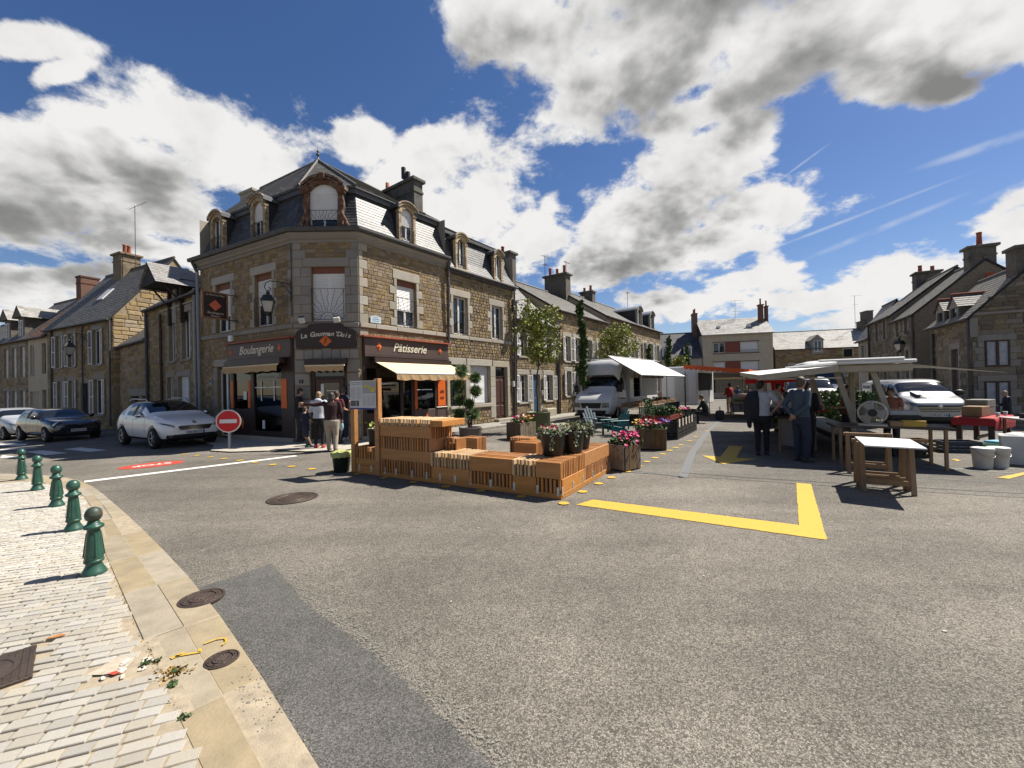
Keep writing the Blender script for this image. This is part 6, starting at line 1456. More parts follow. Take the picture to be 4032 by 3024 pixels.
# loose seats behind
def stool(x0,x1,y0,y1,z1,kind):
    unit(x0,x1,0.02,z1,y0,y1,kind)
for i,(px_,py_,w,d,h,kd,lb)in enumerate([((1866,1785),0,.52,.42,.43,'plank','slatted wooden cube seat behind the bench, left one'),((2063,1785),0,.62,.42,.42,'lath','slatted wooden cube seat behind the bench, back right one'),((2085,1812),0,.58,.42,.43,'plank','slatted wooden cube seat nearest to the bench')]):
    c=gpx(*px_);F_=FR((c[0],c[1]),BD);st_=thing('cube_seat',lb,'seat',F_,'loose slatted cube seats');n=round(w/.056)
    sv=ws,FW
    ws,FW=st_,F_
    if kd=='plank':plank(-w/2,w/2,-d/2,-d/2+.042,.01,h);lath_block(-w/2,w/2,-d/2+.045,d/2-.045,.01,h-.003,'x');plank(-w/2,w/2,d/2-.042,d/2,.01,h)
    else:lath_block(-w/2,w/2,-d/2,d/2,.01,h,'y')
    ws,FW=sv
c=gpx(1950,1830);plank(1.9,2.7,1.15,1.75,.02,.08,'deck_board',M_LAMP)
# steel brackets
for x in(.22,.58,.97,1.28,1.70,2.06,2.38,2.72,3.06,3.47,3.92,4.34,BLn-.05):
    mb=MB();mb.bbox(-.022,.022,-.006,.0,.0,.135,.003);b_=mb.build('bracket',M_STEEL,ws,FW@T(x,-.001,.05))
for y in(.04,.46,.90,1.35,1.85,2.3):mb=MB();mb.bbox(.0,.006,-.022,.022,.0,.135,.003);mb.build('bracket',M_STEEL,ws,FW@T(BLn+.001,y,.05))
# screws on the planks
mb=MB()
for(x0,x1,z0,z1)in((X1,XT,.34,.555),(X1,XT,.79,1.01),(XT,3.03,.085,.305),(3.03,3.89,.30,.545),(3.89,4.31,.085,.305),(4.31,BLn,.30,.55)):
    n=max(3,int((x1-x0)/.22))
    for k in range(n):x=x0+(x1-x0)*(k+.5)/n;z=z0+(z1-z0)*(.3 if k%2 else.7);mb.lathe([(.008,0),(.006,.003),(.001,.004)],6,0,T(x,-.0015,z)@RX(pi/2))
mb.build('screws',M_STEEL,ws,FW,kind='stuff')
# posts with information board
for x in(.055,.78):plank(x-.055,x+.06,-.03,.07,0,1.93 if x>.1 else 1.42,'post')
FB=FW@T(.42,-.045,1.61)@S3(1.40,1,.92);ib=thing('information_board','white printed information board with yellow map on the wooden posts','notice board',FB)
mb=MB();mb.bbox(-.275,.275,-.012,0,-.32,.31,.003);brd=mb.build('board',mat('board_white',(.66,.665,.66),.5,.03,3),ib,FB)
def print_(x0,x1,z0,z1,col,nm='print'):
    key='print_%.2f_%.2f_%.2f'%col;mb=MB();mb.quad((x0,-.0135,z0),(x1,-.0135,z0),(x1,-.0135,z1),(x0,-.0135,z1));return mb.build(nm,mat(key,col,.6,.08,30),brd,FB)
print_(-.275,.275,-.32,-.285,(.035,.05,.22),'footer');print_(.0,.27,.03,.305,(.42,.40,.37),'map')
mb=MB();mb.poly([(.04,-.0145,.22),(.22,-.0145,.14),(.26,-.0145,.19),(.24,-.0145,.06),(.17,-.0145,.08),(.17,-.0145,.13),(.04,-.0145,.17)][::-1]);mb.build('map_area',mat('map_yellow',(.75,.60,.02),.6),brd,FB)
text_obj('lettering','Test d’aménagement',.033,mat('ink',(.06,.05,.10),.6),brd,FB@T(-.135,-.0145,.275),.0003,width=.24);text_obj('lettering','sur la place du marché',.030,MAT['ink'],brd,FB@T(-.135,-.0145,.235),.0003,width=.24);text_obj('lettering','Place du marché',.024,MAT['ink'],brd,FB@T(.13,-.0155,.15)@RY(.4),.0003)
rr=random.Random(6)
for cx,z0,z1 in((-.20,-.10,.17),(-.075,-.10,.17),(.04,-.23,.0),(.135,-.23,.0),(.225,-.23,.0)):
    z=z1
    while z>z0:print_(cx-.052+(.0 if cx<0 else.012),cx+.052-(.0 if cx<0 else.012)-rr.uniform(0,.012),z-.008,z-.002,(.42,.42,.42),'text_line');z-=.0135
print_(-.26,-.145,-.25,-.125,(.12,.11,.10),'photo');print_(-.135,-.075,-.25,-.125,(.10,.10,.11),'photo')
# ------------------------------------------------------------------ plants
M_LEAFY=mat('young_leaf',(0.25,0.28,0.055),0.7,0.3,3,rnd=.35,hue=.02);M_LEAFD=mat('dark_leaf',(0.07,0.12,0.03),0.7,0.3,3,rnd=.4,hue=.015)
M_TOPI=mat('topiary_leaf',(0.075,0.125,0.03),0.7,0.3,6,rnd=.45,hue=.02);M_IVY=mat('ivy_leaf',(0.16,0.20,0.08),0.6,0.3,9,col2=(.42,.44,.26),rnd=.3);M_PLANT=mat('herb_leaf',(0.06,0.12,0.03),0.7,0.3,6,rnd=.4,hue=.02)
M_BARK=mat('bark',(0.085,0.065,0.045),0.9,.3,12,bump=.4);M_SOIL=mat('soil',(.03,.02,.013),.95,.3,20)
M_BLK=mat('black_plastic',(.012,.012,.013),.38,.15,6);M_PINK=mat('pink_petal',(.62,.03,.17),.6,.2,20,rnd=.2);M_REDP=mat('red_petal',(.60,.03,.04),.6,.2,20,rnd=.2);M_WHP=mat('white_petal',(.75,.70,.62),.6,.1,20,rnd=.1);M_YELP=mat('yellow_petal',(.72,.50,.03),.6,.1,20,rnd=.15);M_VIOP=mat('violet_petal',(.25,.14,.50),.6,.1,20,rnd=.2)
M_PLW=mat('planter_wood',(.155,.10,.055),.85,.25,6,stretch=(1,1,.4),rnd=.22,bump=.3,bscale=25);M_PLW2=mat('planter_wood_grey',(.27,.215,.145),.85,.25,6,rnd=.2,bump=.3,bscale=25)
def tree(F,label,h,crown,n,leaf_s,m_leaf,trunk_r=.05,clear=1.8,seed=1,kind='round',group='young street trees',spread=1.0):
    """tapered trunk, branches, and leaf faces gathered along the twigs"""
    rr=random.Random(seed);t=thing('young_tree' if kind=='round' else 'columnar_tree',label,'tree',F,group)
    br=MB();tips=[]
    pts=[Vector((0,0,0))]
    for k in range(1,9):pts.append(Vector((rr.gauss(0,.03)*k*.4,rr.gauss(0,.03)*k*.4,h*.93*k/8)))
    tr=MB();tr.tube(pts,[trunk_r*(1-.85*k/8)for k in range(9)],8);tr.build('trunk',M_BARK,t,F)
    nb=22 if kind=='round' else 30
    for i in range(nb):
        z=clear+(h*.9-clear)*(i+.5)/nb;f=z/(h*.93)*8;k=min(7,int(f));base=pts[k].lerp(pts[k+1],f-k)
        a=i*2.4+rr.uniform(-.4,.4);u=(z-clear)/(h-clear)
        if kind=='round':L=crown*(.55+.65*sin(pi*min(1,u*.9+.12)))*rr.uniform(.75,1.1);el=rr.uniform(.35,.8)
        else:L=crown*(1.15-.6*u)*rr.uniform(.8,1.2)*1.3;el=rr.uniform(1.0,1.25)
        d=Vector((cos(a)*cos(el),sin(a)*cos(el),sin(el)));q=[base]
        for s in range(1,5):
            dd=(d+Vector((rr.gauss(0,.16),rr.gauss(0,.16),rr.gauss(0,.1)))).normalized();q.append(q[-1]+dd*L/4)
        br.tube(q,[trunk_r*.38*(1-s*.2)for s in range(5)],5,cap=False)
        for s in range(1,5):
            tips.append((q[s],L*.22))
            if kind=='round':
                for _ in range(2):
                    e=q[s]+Vector((rr.gauss(0,1),rr.gauss(0,1),rr.gauss(.2,.7))).normalized()*L*.3;br.tube([q[s],e],[trunk_r*.12,trunk_r*.05],4,cap=False);tips.append((e,L*.16))
    br.build('branches',M_BARK,t,F)
    lf=MB()
    for _ in range(n):
        c,r=tips[rr.randrange(len(tips))];p=c+Vector((rr.gauss(0,1),rr.gauss(0,1),rr.gauss(0,.8)))*r*.55
        leaf(lf,p,rr,leaf_s*rr.uniform(.6,1.3),.1,0,.42)
    lf.build('crown',m_leaf,t,F)
    return t
def cyl_pot(name,label,F,r0,r1,h,m,group=None,cat='planter'):
    t=thing(name,label,cat,F,group);mb=MB();mb.lathe([(r0*.98,0),(r0,.01),(r1,h-.03),(r1*1.02,h-.02),(r1*1.02,h),(r1*.93,h),(r1*.91,h-.06)],28,cap=False);mb.lathe([(.001,h-.06),(r1*.91,h-.06)],20,cap=False);mb.build('pot',m,t,F)
    mb=MB();mb.lathe([(.001,h-.045),(r1*.92,h-.05)],20,cap=False);mb.build('soil',M_SOIL,t,F);return t
gp_=(0.96,15.78)
cyl_pot('tree_planter','large olive green cylindrical planter holding the young tree',T(gp_[0],gp_[1],0),.47,.47,.74,mat('olive_planter',(.085,.105,.045),.5,.06,3))
tree(T(gp_[0],gp_[1],.68),'sparse yellow green young tree in the olive planter',4.1,.84,3300,.10,M_LEAFY,.045,1.75,3)
tree(T(3.45,20.2,0),'tall dark columnar tree behind the box truck',6.3,.36,3600,.115,M_LEAFD,.06,1.5,5,'col')
tree(T(6.9,27.3,0),'broad yellow green young tree beyond the box truck',5.6,1.25,3600,.13,M_LEAFY,.05,2.3,7)
tree(T(9.8,29.5,0),'dark columnar tree at the far end of the terrace house',4.8,.36,1500,.14,M_LEAFD,.05,1.0,9,'col')
tree(T(15.2,40,0),'columnar tree left of the dark-roofed far house dormer',6.7,.5,1700,.18,M_LEAFD,.06,1.2,11,'col')
tree(T(18.7,44,0),'columnar tree nearest to the apartment block',6.3,.45,1500,.18,M_LEAFD,.06,1.2,13,'col')
tree(T(16.9,42,0),'low yellow green tree between the two far columnar trees',4.6,.9,1200,.18,M_LEAFY,.05,2.0,15)
# cloud-pruned topiary
Ft_=T(-1.36,13.2,0);cyl_pot('topiary_pot','grey taupe cylindrical pot with the cloud-pruned topiary',Ft_,.33,.36,.46,mat('taupe_pot',(.13,.11,.10),.6,.06,3))
tp=thing('cloud_topiary','cloud-pruned topiary of clipped leafy balls on bare stems','topiary',Ft_@T(0,0,.42));rr=random.Random(21);stm=MB()
for i,(dx,dz,r)in enumerate(((-.235,2.24,.21),(.18,2.02,.18),(.2,1.60,.17),(-.345,1.77,.21),(-.32,1.32,.19),(-.015,1.19,.15),(-.345,.86,.18),(.095,.86,.20))):
    dy=rr.uniform(-.15,.15);mb=MB()
    for _ in range(850):
        d=Vector((rr.gauss(0,1),rr.gauss(0,1),rr.gauss(0,1))).normalized();p=Vector((dx,dy,dz))+d*r*rr.uniform(.2,.84)
        e=(d+Vector((rr.gauss(0,.5),rr.gauss(0,.5),rr.gauss(.3,.5)))).normalized()*rr.uniform(.06,.15);n=e.orthogonal().normalized()*.014;mb.add([p-n,p+n,p+e],[(0,1,2)])
    mb.build('leaf_ball',M_TOPI,tp,Ft_)
    stm.tube([(rr.uniform(-.06,.06),rr.uniform(-.05,.05),.44),(dx*.35,dy*.4,.44+(dz-.44)*.45),(dx,dy,dz)],[.018,.014,.009],6)
stm.build('stems',M_BARK,tp,Ft_)
def flower_cluster(mb_l,mb_f,c,r,h,nl,nf,rr,fs=.035,mi=(0,),trail=0.0):
    for _ in range(nl):
        a=rr.uniform(0,6.28);q=sqrt(rr.random());p=Vector((c[0]+r[0]*q*cos(a),c[1]+r[1]*q*sin(a),c[2]+h*rr.random()*(1.15-q*.5)))
        if trail and q>.8:p.z-=trail*rr.random()
        leaf(mb_l,p,rr,.05*rr.uniform(.6,1.3),.2)
    for _ in range(nf):
        a=rr.uniform(0,6.28);q=sqrt(rr.random());p=Vector((c[0]+r[0]*1.08*q*cos(a),c[1]+r[1]*1.08*q*sin(a),c[2]+h*(.7+.5*rr.random())))
        if trail and q>.75:p.z-=trail*rr.random();p.x*=1.0
        n=Vector((rr.gauss(0,.7),rr.gauss(-.4,.7),1)).normalized();u=n.orthogonal().normalized();v=n.cross(u);k=6;m=rr.choice(mi);s=fs*rr.uniform(.7,1.2)
        vs=[p-n*s*.35]+[p+(u*cos(2*pi*j/k)+v*sin(2*pi*j/k))*s for j in range(k)];mb_f.add(vs,[(0,1+j,1+(j+1)%k)for j in range(k)],m)
def box_planter(F,w,d,h,label,flowers,seed,trail=.12,yel=False):
    """stave planter box > staves, rim; the flowers are a plant of their own"""
    t=thing('flower_planter',label,'planter',F,'square wooden flower planters');rr=random.Random(seed)
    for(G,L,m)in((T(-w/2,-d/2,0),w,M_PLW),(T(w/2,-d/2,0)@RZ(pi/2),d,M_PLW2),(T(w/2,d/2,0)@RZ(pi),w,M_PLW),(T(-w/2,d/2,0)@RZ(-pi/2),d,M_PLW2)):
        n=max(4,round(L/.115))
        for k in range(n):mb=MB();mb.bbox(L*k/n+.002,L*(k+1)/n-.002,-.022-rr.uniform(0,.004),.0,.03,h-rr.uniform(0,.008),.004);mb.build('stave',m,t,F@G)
    mb=MB();mb.box(-w/2,w/2,-d/2,d/2,.02,h-.05);mb.build('soil',M_SOIL,t,F)
    mb=MB()
    for sx in(-1,1):
        for sy in(-1,1):mb.box(sx*(w/2-.03)-.03,sx*(w/2-.03)+.03,sy*(d/2-.03)-.03,sy*(d/2-.03)+.03,0,.03)
    mb.build('foot',M_PLW,t,F)
    G=F@T(0,0,h-.04);pl=thing('planter_flowers',flowers[0],'flowers',G,'planter flowers')
    ml,mf=MB(),MB();flower_cluster(ml,mf,(0,0,0),(w*.55,d*.55),.2,420,0,rr,trail=trail)
    for(cx,cy,n,mi,r)in flowers[1]:flower_cluster(ml,mf,(cx*w*.45,cy*d*.45,.03),(r,r),.2,30,n,rr,.036,mi,trail)
    ml.build('foliage',M_PLANT,pl,G);mf.build('blossom',[M_PINK,M_REDP,M_WHP,M_YELP,M_VIOP],pl,G)
    return t
aw=atan2(BD.y,BD.x)
box_planter(T(2.20,8.42,0)@RZ(radians(38)),.50,.50,.52,'dark square wooden planter at the end of the wooden seating',('trailing pink petunias in the planter at the end of the seating',[(-.2,-.5,34,(0,),.26),(.4,-.4,34,(0,),.24),(.3,.5,14,(0,1),.2),(.9,-.9,18,(0,),.14)]),31,.28)
box_planter(T(3.66,11.0,0)@RZ(radians(-20)),.72,.66,.56,'wide wooden planter with mixed flowers before the produce crates',('mixed red, white and violet flowers in the planter before the crates',[(-.5,-.5,24,(1,1,0),.2),(.05,-.3,22,(2,0),.2),(.4,-.2,26,(0,1),.2),(.95,-.2,22,(4,),.14),(-1.0,-.5,14,(3,),.14)]),33,.08)
box_planter(T(.27,13.6,0)@RZ(radians(-52)),.68,.66,.56,'square wooden planter beside the olive tree planter',('pink, red and yellow flowers in the planter beside the olive one',[(-.9,.2,30,(0,),.2),(-.3,.6,22,(0,1,2),.22),(.2,-.2,14,(1,2),.2),(.5,.5,20,(1,1,3),.2),(.95,-.3,18,(3,3,1),.16)]),35,.14)
def black_pot(F,label,r,h,plants,seed,group='black plastic plant pots',handles=False):
    t=cyl_pot('plant_pot',label,F,r*.78,r,h,M_BLK,group,'plant pot')
    if handles:
        for s in(-1,1):mb=MB();mb.tube([(s*r,-.05,h-.02),(s*(r+.045),-.04,h-.015),(s*(r+.045),.04,h-.015),(s*r,.05,h-.02)],.012,6);mb.build('handle',M_BLK,t,F)
    rr=random.Random(seed);G=F@T(0,0,h-.05);pl=thing('potted_plant',plants[0],'plant',G,'plants in the black pots');ml,mf=MB(),MB()
    for _ in range(plants[1]):
        a=rr.uniform(0,6.28);q=sqrt(rr.random())*r*1.15;p=Vector((q*cos(a),q*sin(a),.02+.16*rr.random()));leaf(ml,p,rr,.055*rr.uniform(.6,1.2),.2)
    for(ax_,L)in plants[2]:
        for k in range(34):u=rr.random();p=Vector((cos(ax_)*(r*1.02+.02*u),sin(ax_)*(r*1.02+.02*u),.05-L*u))+Vector((rr.gauss(0,.018),rr.gauss(0,.018),rr.gauss(0,.01)));leaf(ml,p,rr,.042,-.2)
    if plants[3]:flower_cluster(ml,mf,(-r*.3,0,.06),(r*.6,r*.6),.1,0,plants[3],rr,.03,(0,1))
    ml.build('foliage',plants[4]if len(plants)>4 else M_IVY,pl,G)
    if mf.v:mf.build('blossom',[M_PINK,M_REDP],pl,G)
for i,(x,y,lb,pl_)in enumerate([(4.33,.60,'nearest of three black pots on the seating corner',('variegated ivy with red blossom in the nearest pot of the seating corner',130,[(-1.2,.26),(-2.9,.12)],16)),(4.50,1.02,'middle of three black pots on the seating corner',('variegated ivy in the middle pot of the seating corner',110,[(-.9,.24)],4)),(4.46,1.46,'farthest of three black pots on the seating corner',('variegated ivy in the farthest pot of the seating corner',130,[(-.6,.16),(.2,.15)],0))]):
    black_pot(FW@T(x,y,.556),lb,.215,.37,pl_,41+i,handles=True)
black_pot(FW@T(.41,.30,.546),'black pot between the posts of the information board',.20,.36,('small yellowing plant in the pot under the information board',60,[],0,M_LEAFY),45)
# waste bucket with bag
Fb_=T(-3.62,8.72,0);t=thing('waste_bucket','dark green bucket with a yellow green bag left of the information board','bucket',Fb_);mb=MB();mb.lathe([(.145,0),(.15,.01),(.19,.38),(.2,.385),(.2,.40),(.185,.40)],24);mb.build('bucket',mat('dark_green_plastic',(.012,.022,.016),.4),t,Fb_)
mb=MB();rr=random.Random(4);prof=[(.196,.33),(.205,.36),(.212,.40),(.20,.43),(.15,.42),(.001,.39)];mb.lathe(prof,22);mb.v=[(x*(1+rr.uniform(-.04,.05)),y*(1+rr.uniform(-.04,.05)),z+rr.uniform(-.02,.02))for x,y,z in mb.v];mb.build('bag',mat('bag_lime',(.42,.44,.16),.5,.2,6),t,Fb_)
# ------------------------------------------------------------------ garden chairs
def adirondack(F,label,col):
    m=mat('plastic_'+label.split()[0],col,.45,.06,4);t=thing('garden_chair',label,'chair',F,'plastic garden chairs')
    # x to the front, y across
    for k in range(6):
        mb=MB();x=-.22+k*.085;mb.bbox(-.036,.036,-.27,.27,-.01,.01,.005,0,T(x+.05,0,.27+k*.016)@RY(radians(-10)));mb.build('seat_slat',m,t,F)
    for k in range(5):
        y=-.22+k*.11;hh=.74-.10*abs(k-2)**1.3;mb=MB();mb.bbox(-.01,.01,-.046,.046,0,hh,.006,0,T(-.20,y,.24)@RY(radians(-24))@RX(radians((2-k)*2.2)));mb.build('back_slat',m,t,F)
    for s in(-1,1):
        mb=MB();mb.bbox(-.36,.34,-.055,.055,-.012,.012,.008,0,T(.04,s*.33,.52));mb.build('armrest',m,t,F)
        mb=MB();mb.bbox(.24,.31,s*.33-.02,s*.33+.02,0,.51,.006);mb.build('leg',m,t,F)
        mb=MB();mb.add([(.27,s*.29-.015,.33),(.27,s*.29-.015,.22),(-.52,s*.29-.015,.0),(-.42,s*.29-.015,.0),(-.25,s*.29-.015,.24),(.27,s*.29+.015,.33),(.27,s*.29+.015,.22),(-.52,s*.29+.015,.0),(-.42,s*.29+.015,.0),(-.25,s*.29+.015,.24)],[(0,1,2,3,4),(9,8,7,6,5),(0,5,6,1),(1,6,7,2),(2,7,8,3),(3,8,9,4),(4,9,5,0)]);mb.build('leg',m,t,F)
        mb=MB();mb.bbox(-.33,-.29,s*.33-.02,s*.33+.02,.22,.51,.005);mb.build('arm_post',m,t,F)
    return t
adirondack(T(3.45,14.0,0)@RZ(radians(196)),'teal plastic garden chair, side on before the box truck',(.012,.165,.175))
adirondack(T(3.05,15.2,0)@RZ(radians(-60)),'grey plastic garden chair left of the teal one',(.12,.16,.19))
# ------------------------------------------------------------------ vehicles
from mathutils.bvhtree import BVHTree
M_RUBR=mat('tyre_rubber',(.012,.012,.012),.8,.2,10);M_RIM=mat('alloy',(.42,.42,.43),.3,.1,6,metal=.8);M_CHR=mat('chrome',(.62,.62,.63),.15,.02,6,metal=1.0)
M_TRIM=mat('black_trim',(.012,.012,.013),.55,.1,6);M_CGL=mat('car_glass',(.012,.014,.015),.04,.05,2,spec=.9);M_LENS=mat('lamp_lens',(.13,.135,.14),.10,.2,20,spec=.9);M_SEAM=mat('panel_gap',(.02,.02,.02),.7)
M_PLATE=mat('plate_white',(.68,.68,.66),.5,.04,6);M_PBLUE=mat('plate_blue_band',(.03,.06,.35),.5)
def car(name,label,cat,F,st,lab,paint,wheels,wr,parts,group=None,sub=2,wheel_w=.2,door_x=(),extra=None,cap_m=0,arch=1.16,roofm=None):
    """st: stations (x, zb, wb, zm, wm, zs, ws, zg, wg, zr, wr_) from nose to tail; lab(i, j) picks a material index for each panel
    0 paint 1 windscreen 2 side window 3 rear window 4 black cladding 5 pillar 6 roof"""
    t=thing(name,label,cat,F,group);bm=bmesh.new();rings=[]
    for(x,zb,wb,zm,wm,zs,ws,zg,wg,zr,wq)in st:
        half=[(0,zb),(wb*.8,zb),(wb,zb+.09),(wm,zm),(ws,zs),(wg,zg),(wq,zr-.012),(0,zr)]
        pts=half+[(-y,z)for y,z in half[-2:0:-1]]
        rings.append([bm.verts.new((x,y,z))for y,z in pts])
    n=len(rings[0])
    def jj(k):return k if k<7 else 13-k
    for i in range(len(rings)-1):
        for k in range(n):
            f=bm.faces.new((rings[i][k],rings[i][(k+1)%n],rings[i+1][(k+1)%n],rings[i+1][k]));f.material_index=lab(i,jj(k));f.smooth=True
    for r,flip in((rings[0],False),(rings[-1],True)):
        # close the ends with quads across the half sections
        for k in range(7):
            a,b=r[k],r[k+1];c,d=r[(n-k-1)%n]if k+1<7 else r[7],r[(n-k)%n]
            vs=[v for v in(a,b,c,d)];u=[]
            for v in vs:
                if v not in u:u.append(v)
            if len(u)>=3:
                f=bm.faces.new(u if flip else u[::-1]);f.material_index=cap_m if k>1 else 4;f.smooth=True
    bmesh.ops.recalc_face_normals(bm,faces=bm.faces)
    me=bpy.data.meshes.new('body_cage');bm.to_mesh(me);bm.free()
    o=bpy.data.objects.new('tmp_body',me);SCR.collection.objects.link(o);md=o.modifiers.new('s','SUBSURF');md.levels=md.render_levels=sub
    cutters=[]
    for(x,y)in wheels:
        cb=MB();s=1 if y>0 else-1;cb.lathe([(wr*arch,-.02),(wr*arch,.36)],28,5,T(x,s*(abs(y)+wheel_w*.5+.10),wr)@RX(s*pi/2));cm=cb.mesh('c',[paint]*6);c=bpy.data.objects.new('cut',cm);SCR.collection.objects.link(c);cutters.append(c)
        bo=o.modifiers.new('b','BOOLEAN');bo.operation='DIFFERENCE';bo.object=c;bo.solver='EXACT'
    for k in range(7):me.materials.append([paint,M_CGL,M_CGL,M_CGL,M_TRIM,M_TRIM,roofm or paint][k])
    em=eval_mesh(o)
    for c in cutters:bpy.data.objects.remove(c)
    bpy.data.objects.remove(o)
    names={0:'body',1:'windscreen',2:'side_window',3:'rear_window',4:'lower_cladding',5:'pillar',6:'roof'}
    mats=[paint,M_CGL,M_CGL,M_CGL,M_TRIM,M_TRIM,roofm or paint]
    co=[v.co.copy()for v in em.vertices];polys=[(tuple(p.vertices),p.material_index,p.center.y)for p in em.polygons]
    tree_=BVHTree.FromPolygons(co,[p[0]for p in polys])
    groups={}
    for vs,mi,cy in polys:
        key=(mi,0)if mi!=2 else(mi,1 if cy>0 else-1);groups.setdefault(key,[]).append(vs)
    for(mi,sgn),fl in groups.items():
        idx={};vv=[];ff=[]
        for vs in fl:
            q=[]
            for v in vs:
                if v not in idx:idx[v]=len(vv);vv.append(co[v])
                q.append(idx[v])
            ff.append(q)
        mb=MB();mb.add(vv,ff,0,True);mb.build(names.get(mi,'body'),mats[mi],t,F)
    def front(nm,quad,m,off=.012,nu=8,nv=4,d=(1,0,0),x0=-1.0):
        """panel hugging the nose: quad of (y,z) corners projected along d"""
        g=[Vector(p)for p in quad];vs=[]
        for j in range(nv+1):
            for i in range(nu+1):
                u,v=i/nu,j/nv;p=g[0].lerp(g[1],u).lerp(g[3].lerp(g[2],u),v);h=tree_.ray_cast(Vector((x0,p.x,p.y)),Vector(d))
                vs.append((h[0]if h[0]else Vector((.1,p.x,p.y)))-Vector(d)*off)
        mb=MB();mb.add(vs,[(j*(nu+1)+i,(j+1)*(nu+1)+i,(j+1)*(nu+1)+i+1,j*(nu+1)+i+1)for j in range(nv)for i in range(nu)],0,True);return mb.build(nm,m,t,F)
    def side(nm,quad,m,s,off=.006,nu=8,nv=3):
        g=[Vector(p)for p in quad];vs=[]
        for j in range(nv+1):
            for i in range(nu+1):
                u,v=i/nu,j/nv;p=g[0].lerp(g[1],u).lerp(g[3].lerp(g[2],u),v);h=tree_.ray_cast(Vector((p.x,s*3,p.y)),Vector((0,-s,0)))
                vs.append((h[0]if h[0]else Vector((p.x,s*.8,p.y)))+Vector((0,s*off,0)))
        mb=MB();mb.add(vs,[(j*(nu+1)+i,j*(nu+1)+i+1,(j+1)*(nu+1)+i+1,(j+1)*(nu+1)+i)for j in range(nv)for i in range(nu)],0,True);return mb.build(nm,m,t,F)
    for(x,y)in wheels:
        s=1 if y>0 else-1;G=F@T(x,y,wr)@RX(-s*pi/2);w=wheel_w/2
        mb=MB();mb.lathe([(wr*.64,-w),(wr*.92,-w),(wr*.99,-w*.7),(wr,0),(wr*.99,w*.7),(wr*.92,w),(wr*.66,w)],28,cap=False);tw=mb.build('wheel',M_RUBR,t,G)
        mb=MB();mb.lathe([(wr*.66,w*.98),(wr*.62,w*.9),(wr*.60,w*.4),(.001,w*.35)],24,cap=False)
        mb.build('rim_dish',M_TRIM,tw,G);mb=MB()
        for k in range(5):mb.bbox(wr*.08,wr*.63,-wr*.07,wr*.07,w*.5,w*.85,.01,0,RZ(2*pi*k/5))
        mb.lathe([(wr*.14,w*.4),(wr*.14,w*.9),(.001,w*.92)],12);mb.lathe([(wr*.60,w*.8),(wr*.67,w*.95),(wr*.66,w*.99),(wr*.60,w*.9)],24,cap=False);mb.build('rim',M_RIM,tw,G)
    for s in(-1,1):
        for(xa,z0_,z1_)in door_x:side('door_gap',[(xa,z0_),(xa+.012,z0_),(xa+.012,z1_),(xa,z1_)],M_SEAM,s,.003,1,8)
    if parts:parts(t,F,front,side)
    return t
def plate(front,t,F,z,text,w=.26,h=.055,x_m=.008):
    p=front('number_plate',[(-w,z-h),(w,z-h),(w,z+h),(-w,z+h)],M_PLATE,.02)
    front('plate_band',[(-w,z-h),(-w+.045,z-h),(-w+.045,z+h),(-w,z+h)],M_PBLUE,.024,2,2)
    h_=p.data.vertices[len(p.data.vertices)//2].co.x
    text_obj('plate_text',text,.10,M_TRIM,p,F@T(h_-.012,.02,z)@RZ(-pi/2),.001,width=w*1.6)
def mirror(t,F,x,y,z,m,s=1.0):
    for sg in(-1,1):
        mb=MB();mb.ell((x,sg*(y+.11*s),z+.05*s),(.07*s,.12*s,.085*s),12,8);mb.tube([(x+.02,sg*(y-.04),z-.02),(x,sg*(y+.06),z+.01)],.025,6);mb.build('wing_mirror',m,t,F)
# --- white crossover facing the camera
M_WPAINT=mat('white_car_paint',(.92,.905,.87),.3,.02,2,coat=.6);M_BPAINT=mat('black_car_paint',(.012,.012,.018),.2,.05,2,coat=1.0,spec=.6);M_SPAINT=mat('silver_car_paint',(.50,.52,.55),.3,.03,2,metal=.3,coat=.6);M_VPAINT=mat('white_van_paint',(.76,.76,.75),.35,.02,2,coat=.3);M_GPAINT=mat('pale_silver_paint',(.36,.37,.375),.3,.03,2,metal=.35,coat=.6)
suv=[(0,.34,.52,.52,.60,.68,.56,.72,.46,.74,.42),(.10,.24,.70,.52,.78,.82,.70,.86,.58,.88,.50),(.45,.21,.78,.58,.87,.93,.80,.965,.68,.99,.58),(1.10,.21,.80,.60,.87,1.00,.84,1.03,.76,1.06,.66),(1.22,.21,.80,.60,.87,1.01,.84,1.09,.755,1.13,.66),(1.92,.21,.80,.60,.87,1.02,.84,1.44,.63,1.51,.52),(2.35,.21,.80,.60,.87,1.03,.84,1.47,.62,1.545,.52),(2.46,.21,.80,.60,.87,1.035,.84,1.47,.62,1.548,.52),(3.10,.21,.80,.62,.87,1.06,.84,1.45,.62,1.54,.52),(3.25,.22,.80,.62,.87,1.07,.84,1.43,.61,1.53,.52),(3.66,.24,.79,.64,.86,1.09,.80,1.35,.60,1.48,.5),(3.95,.27,.76,.64,.84,1.03,.78,1.08,.68,1.12,.58),(4.10,.32,.70,.62,.80,.86,.74,.92,.64,.95,.54),(4.16,.40,.58,.60,.68,.76,.64,.80,.54,.83,.46)]
def lab_suv(i,j):
    if j<=1:return 4
    if j>=5 and i==4:return 1
    if j>=5 and i==10:return 3
    if j>=5 and 5<=i<=9:return 6
    if j==4 and i in(5,7):return 2
    if j==4 and i==6:return 5
    if j==4 and i==9:return 2
    return 0
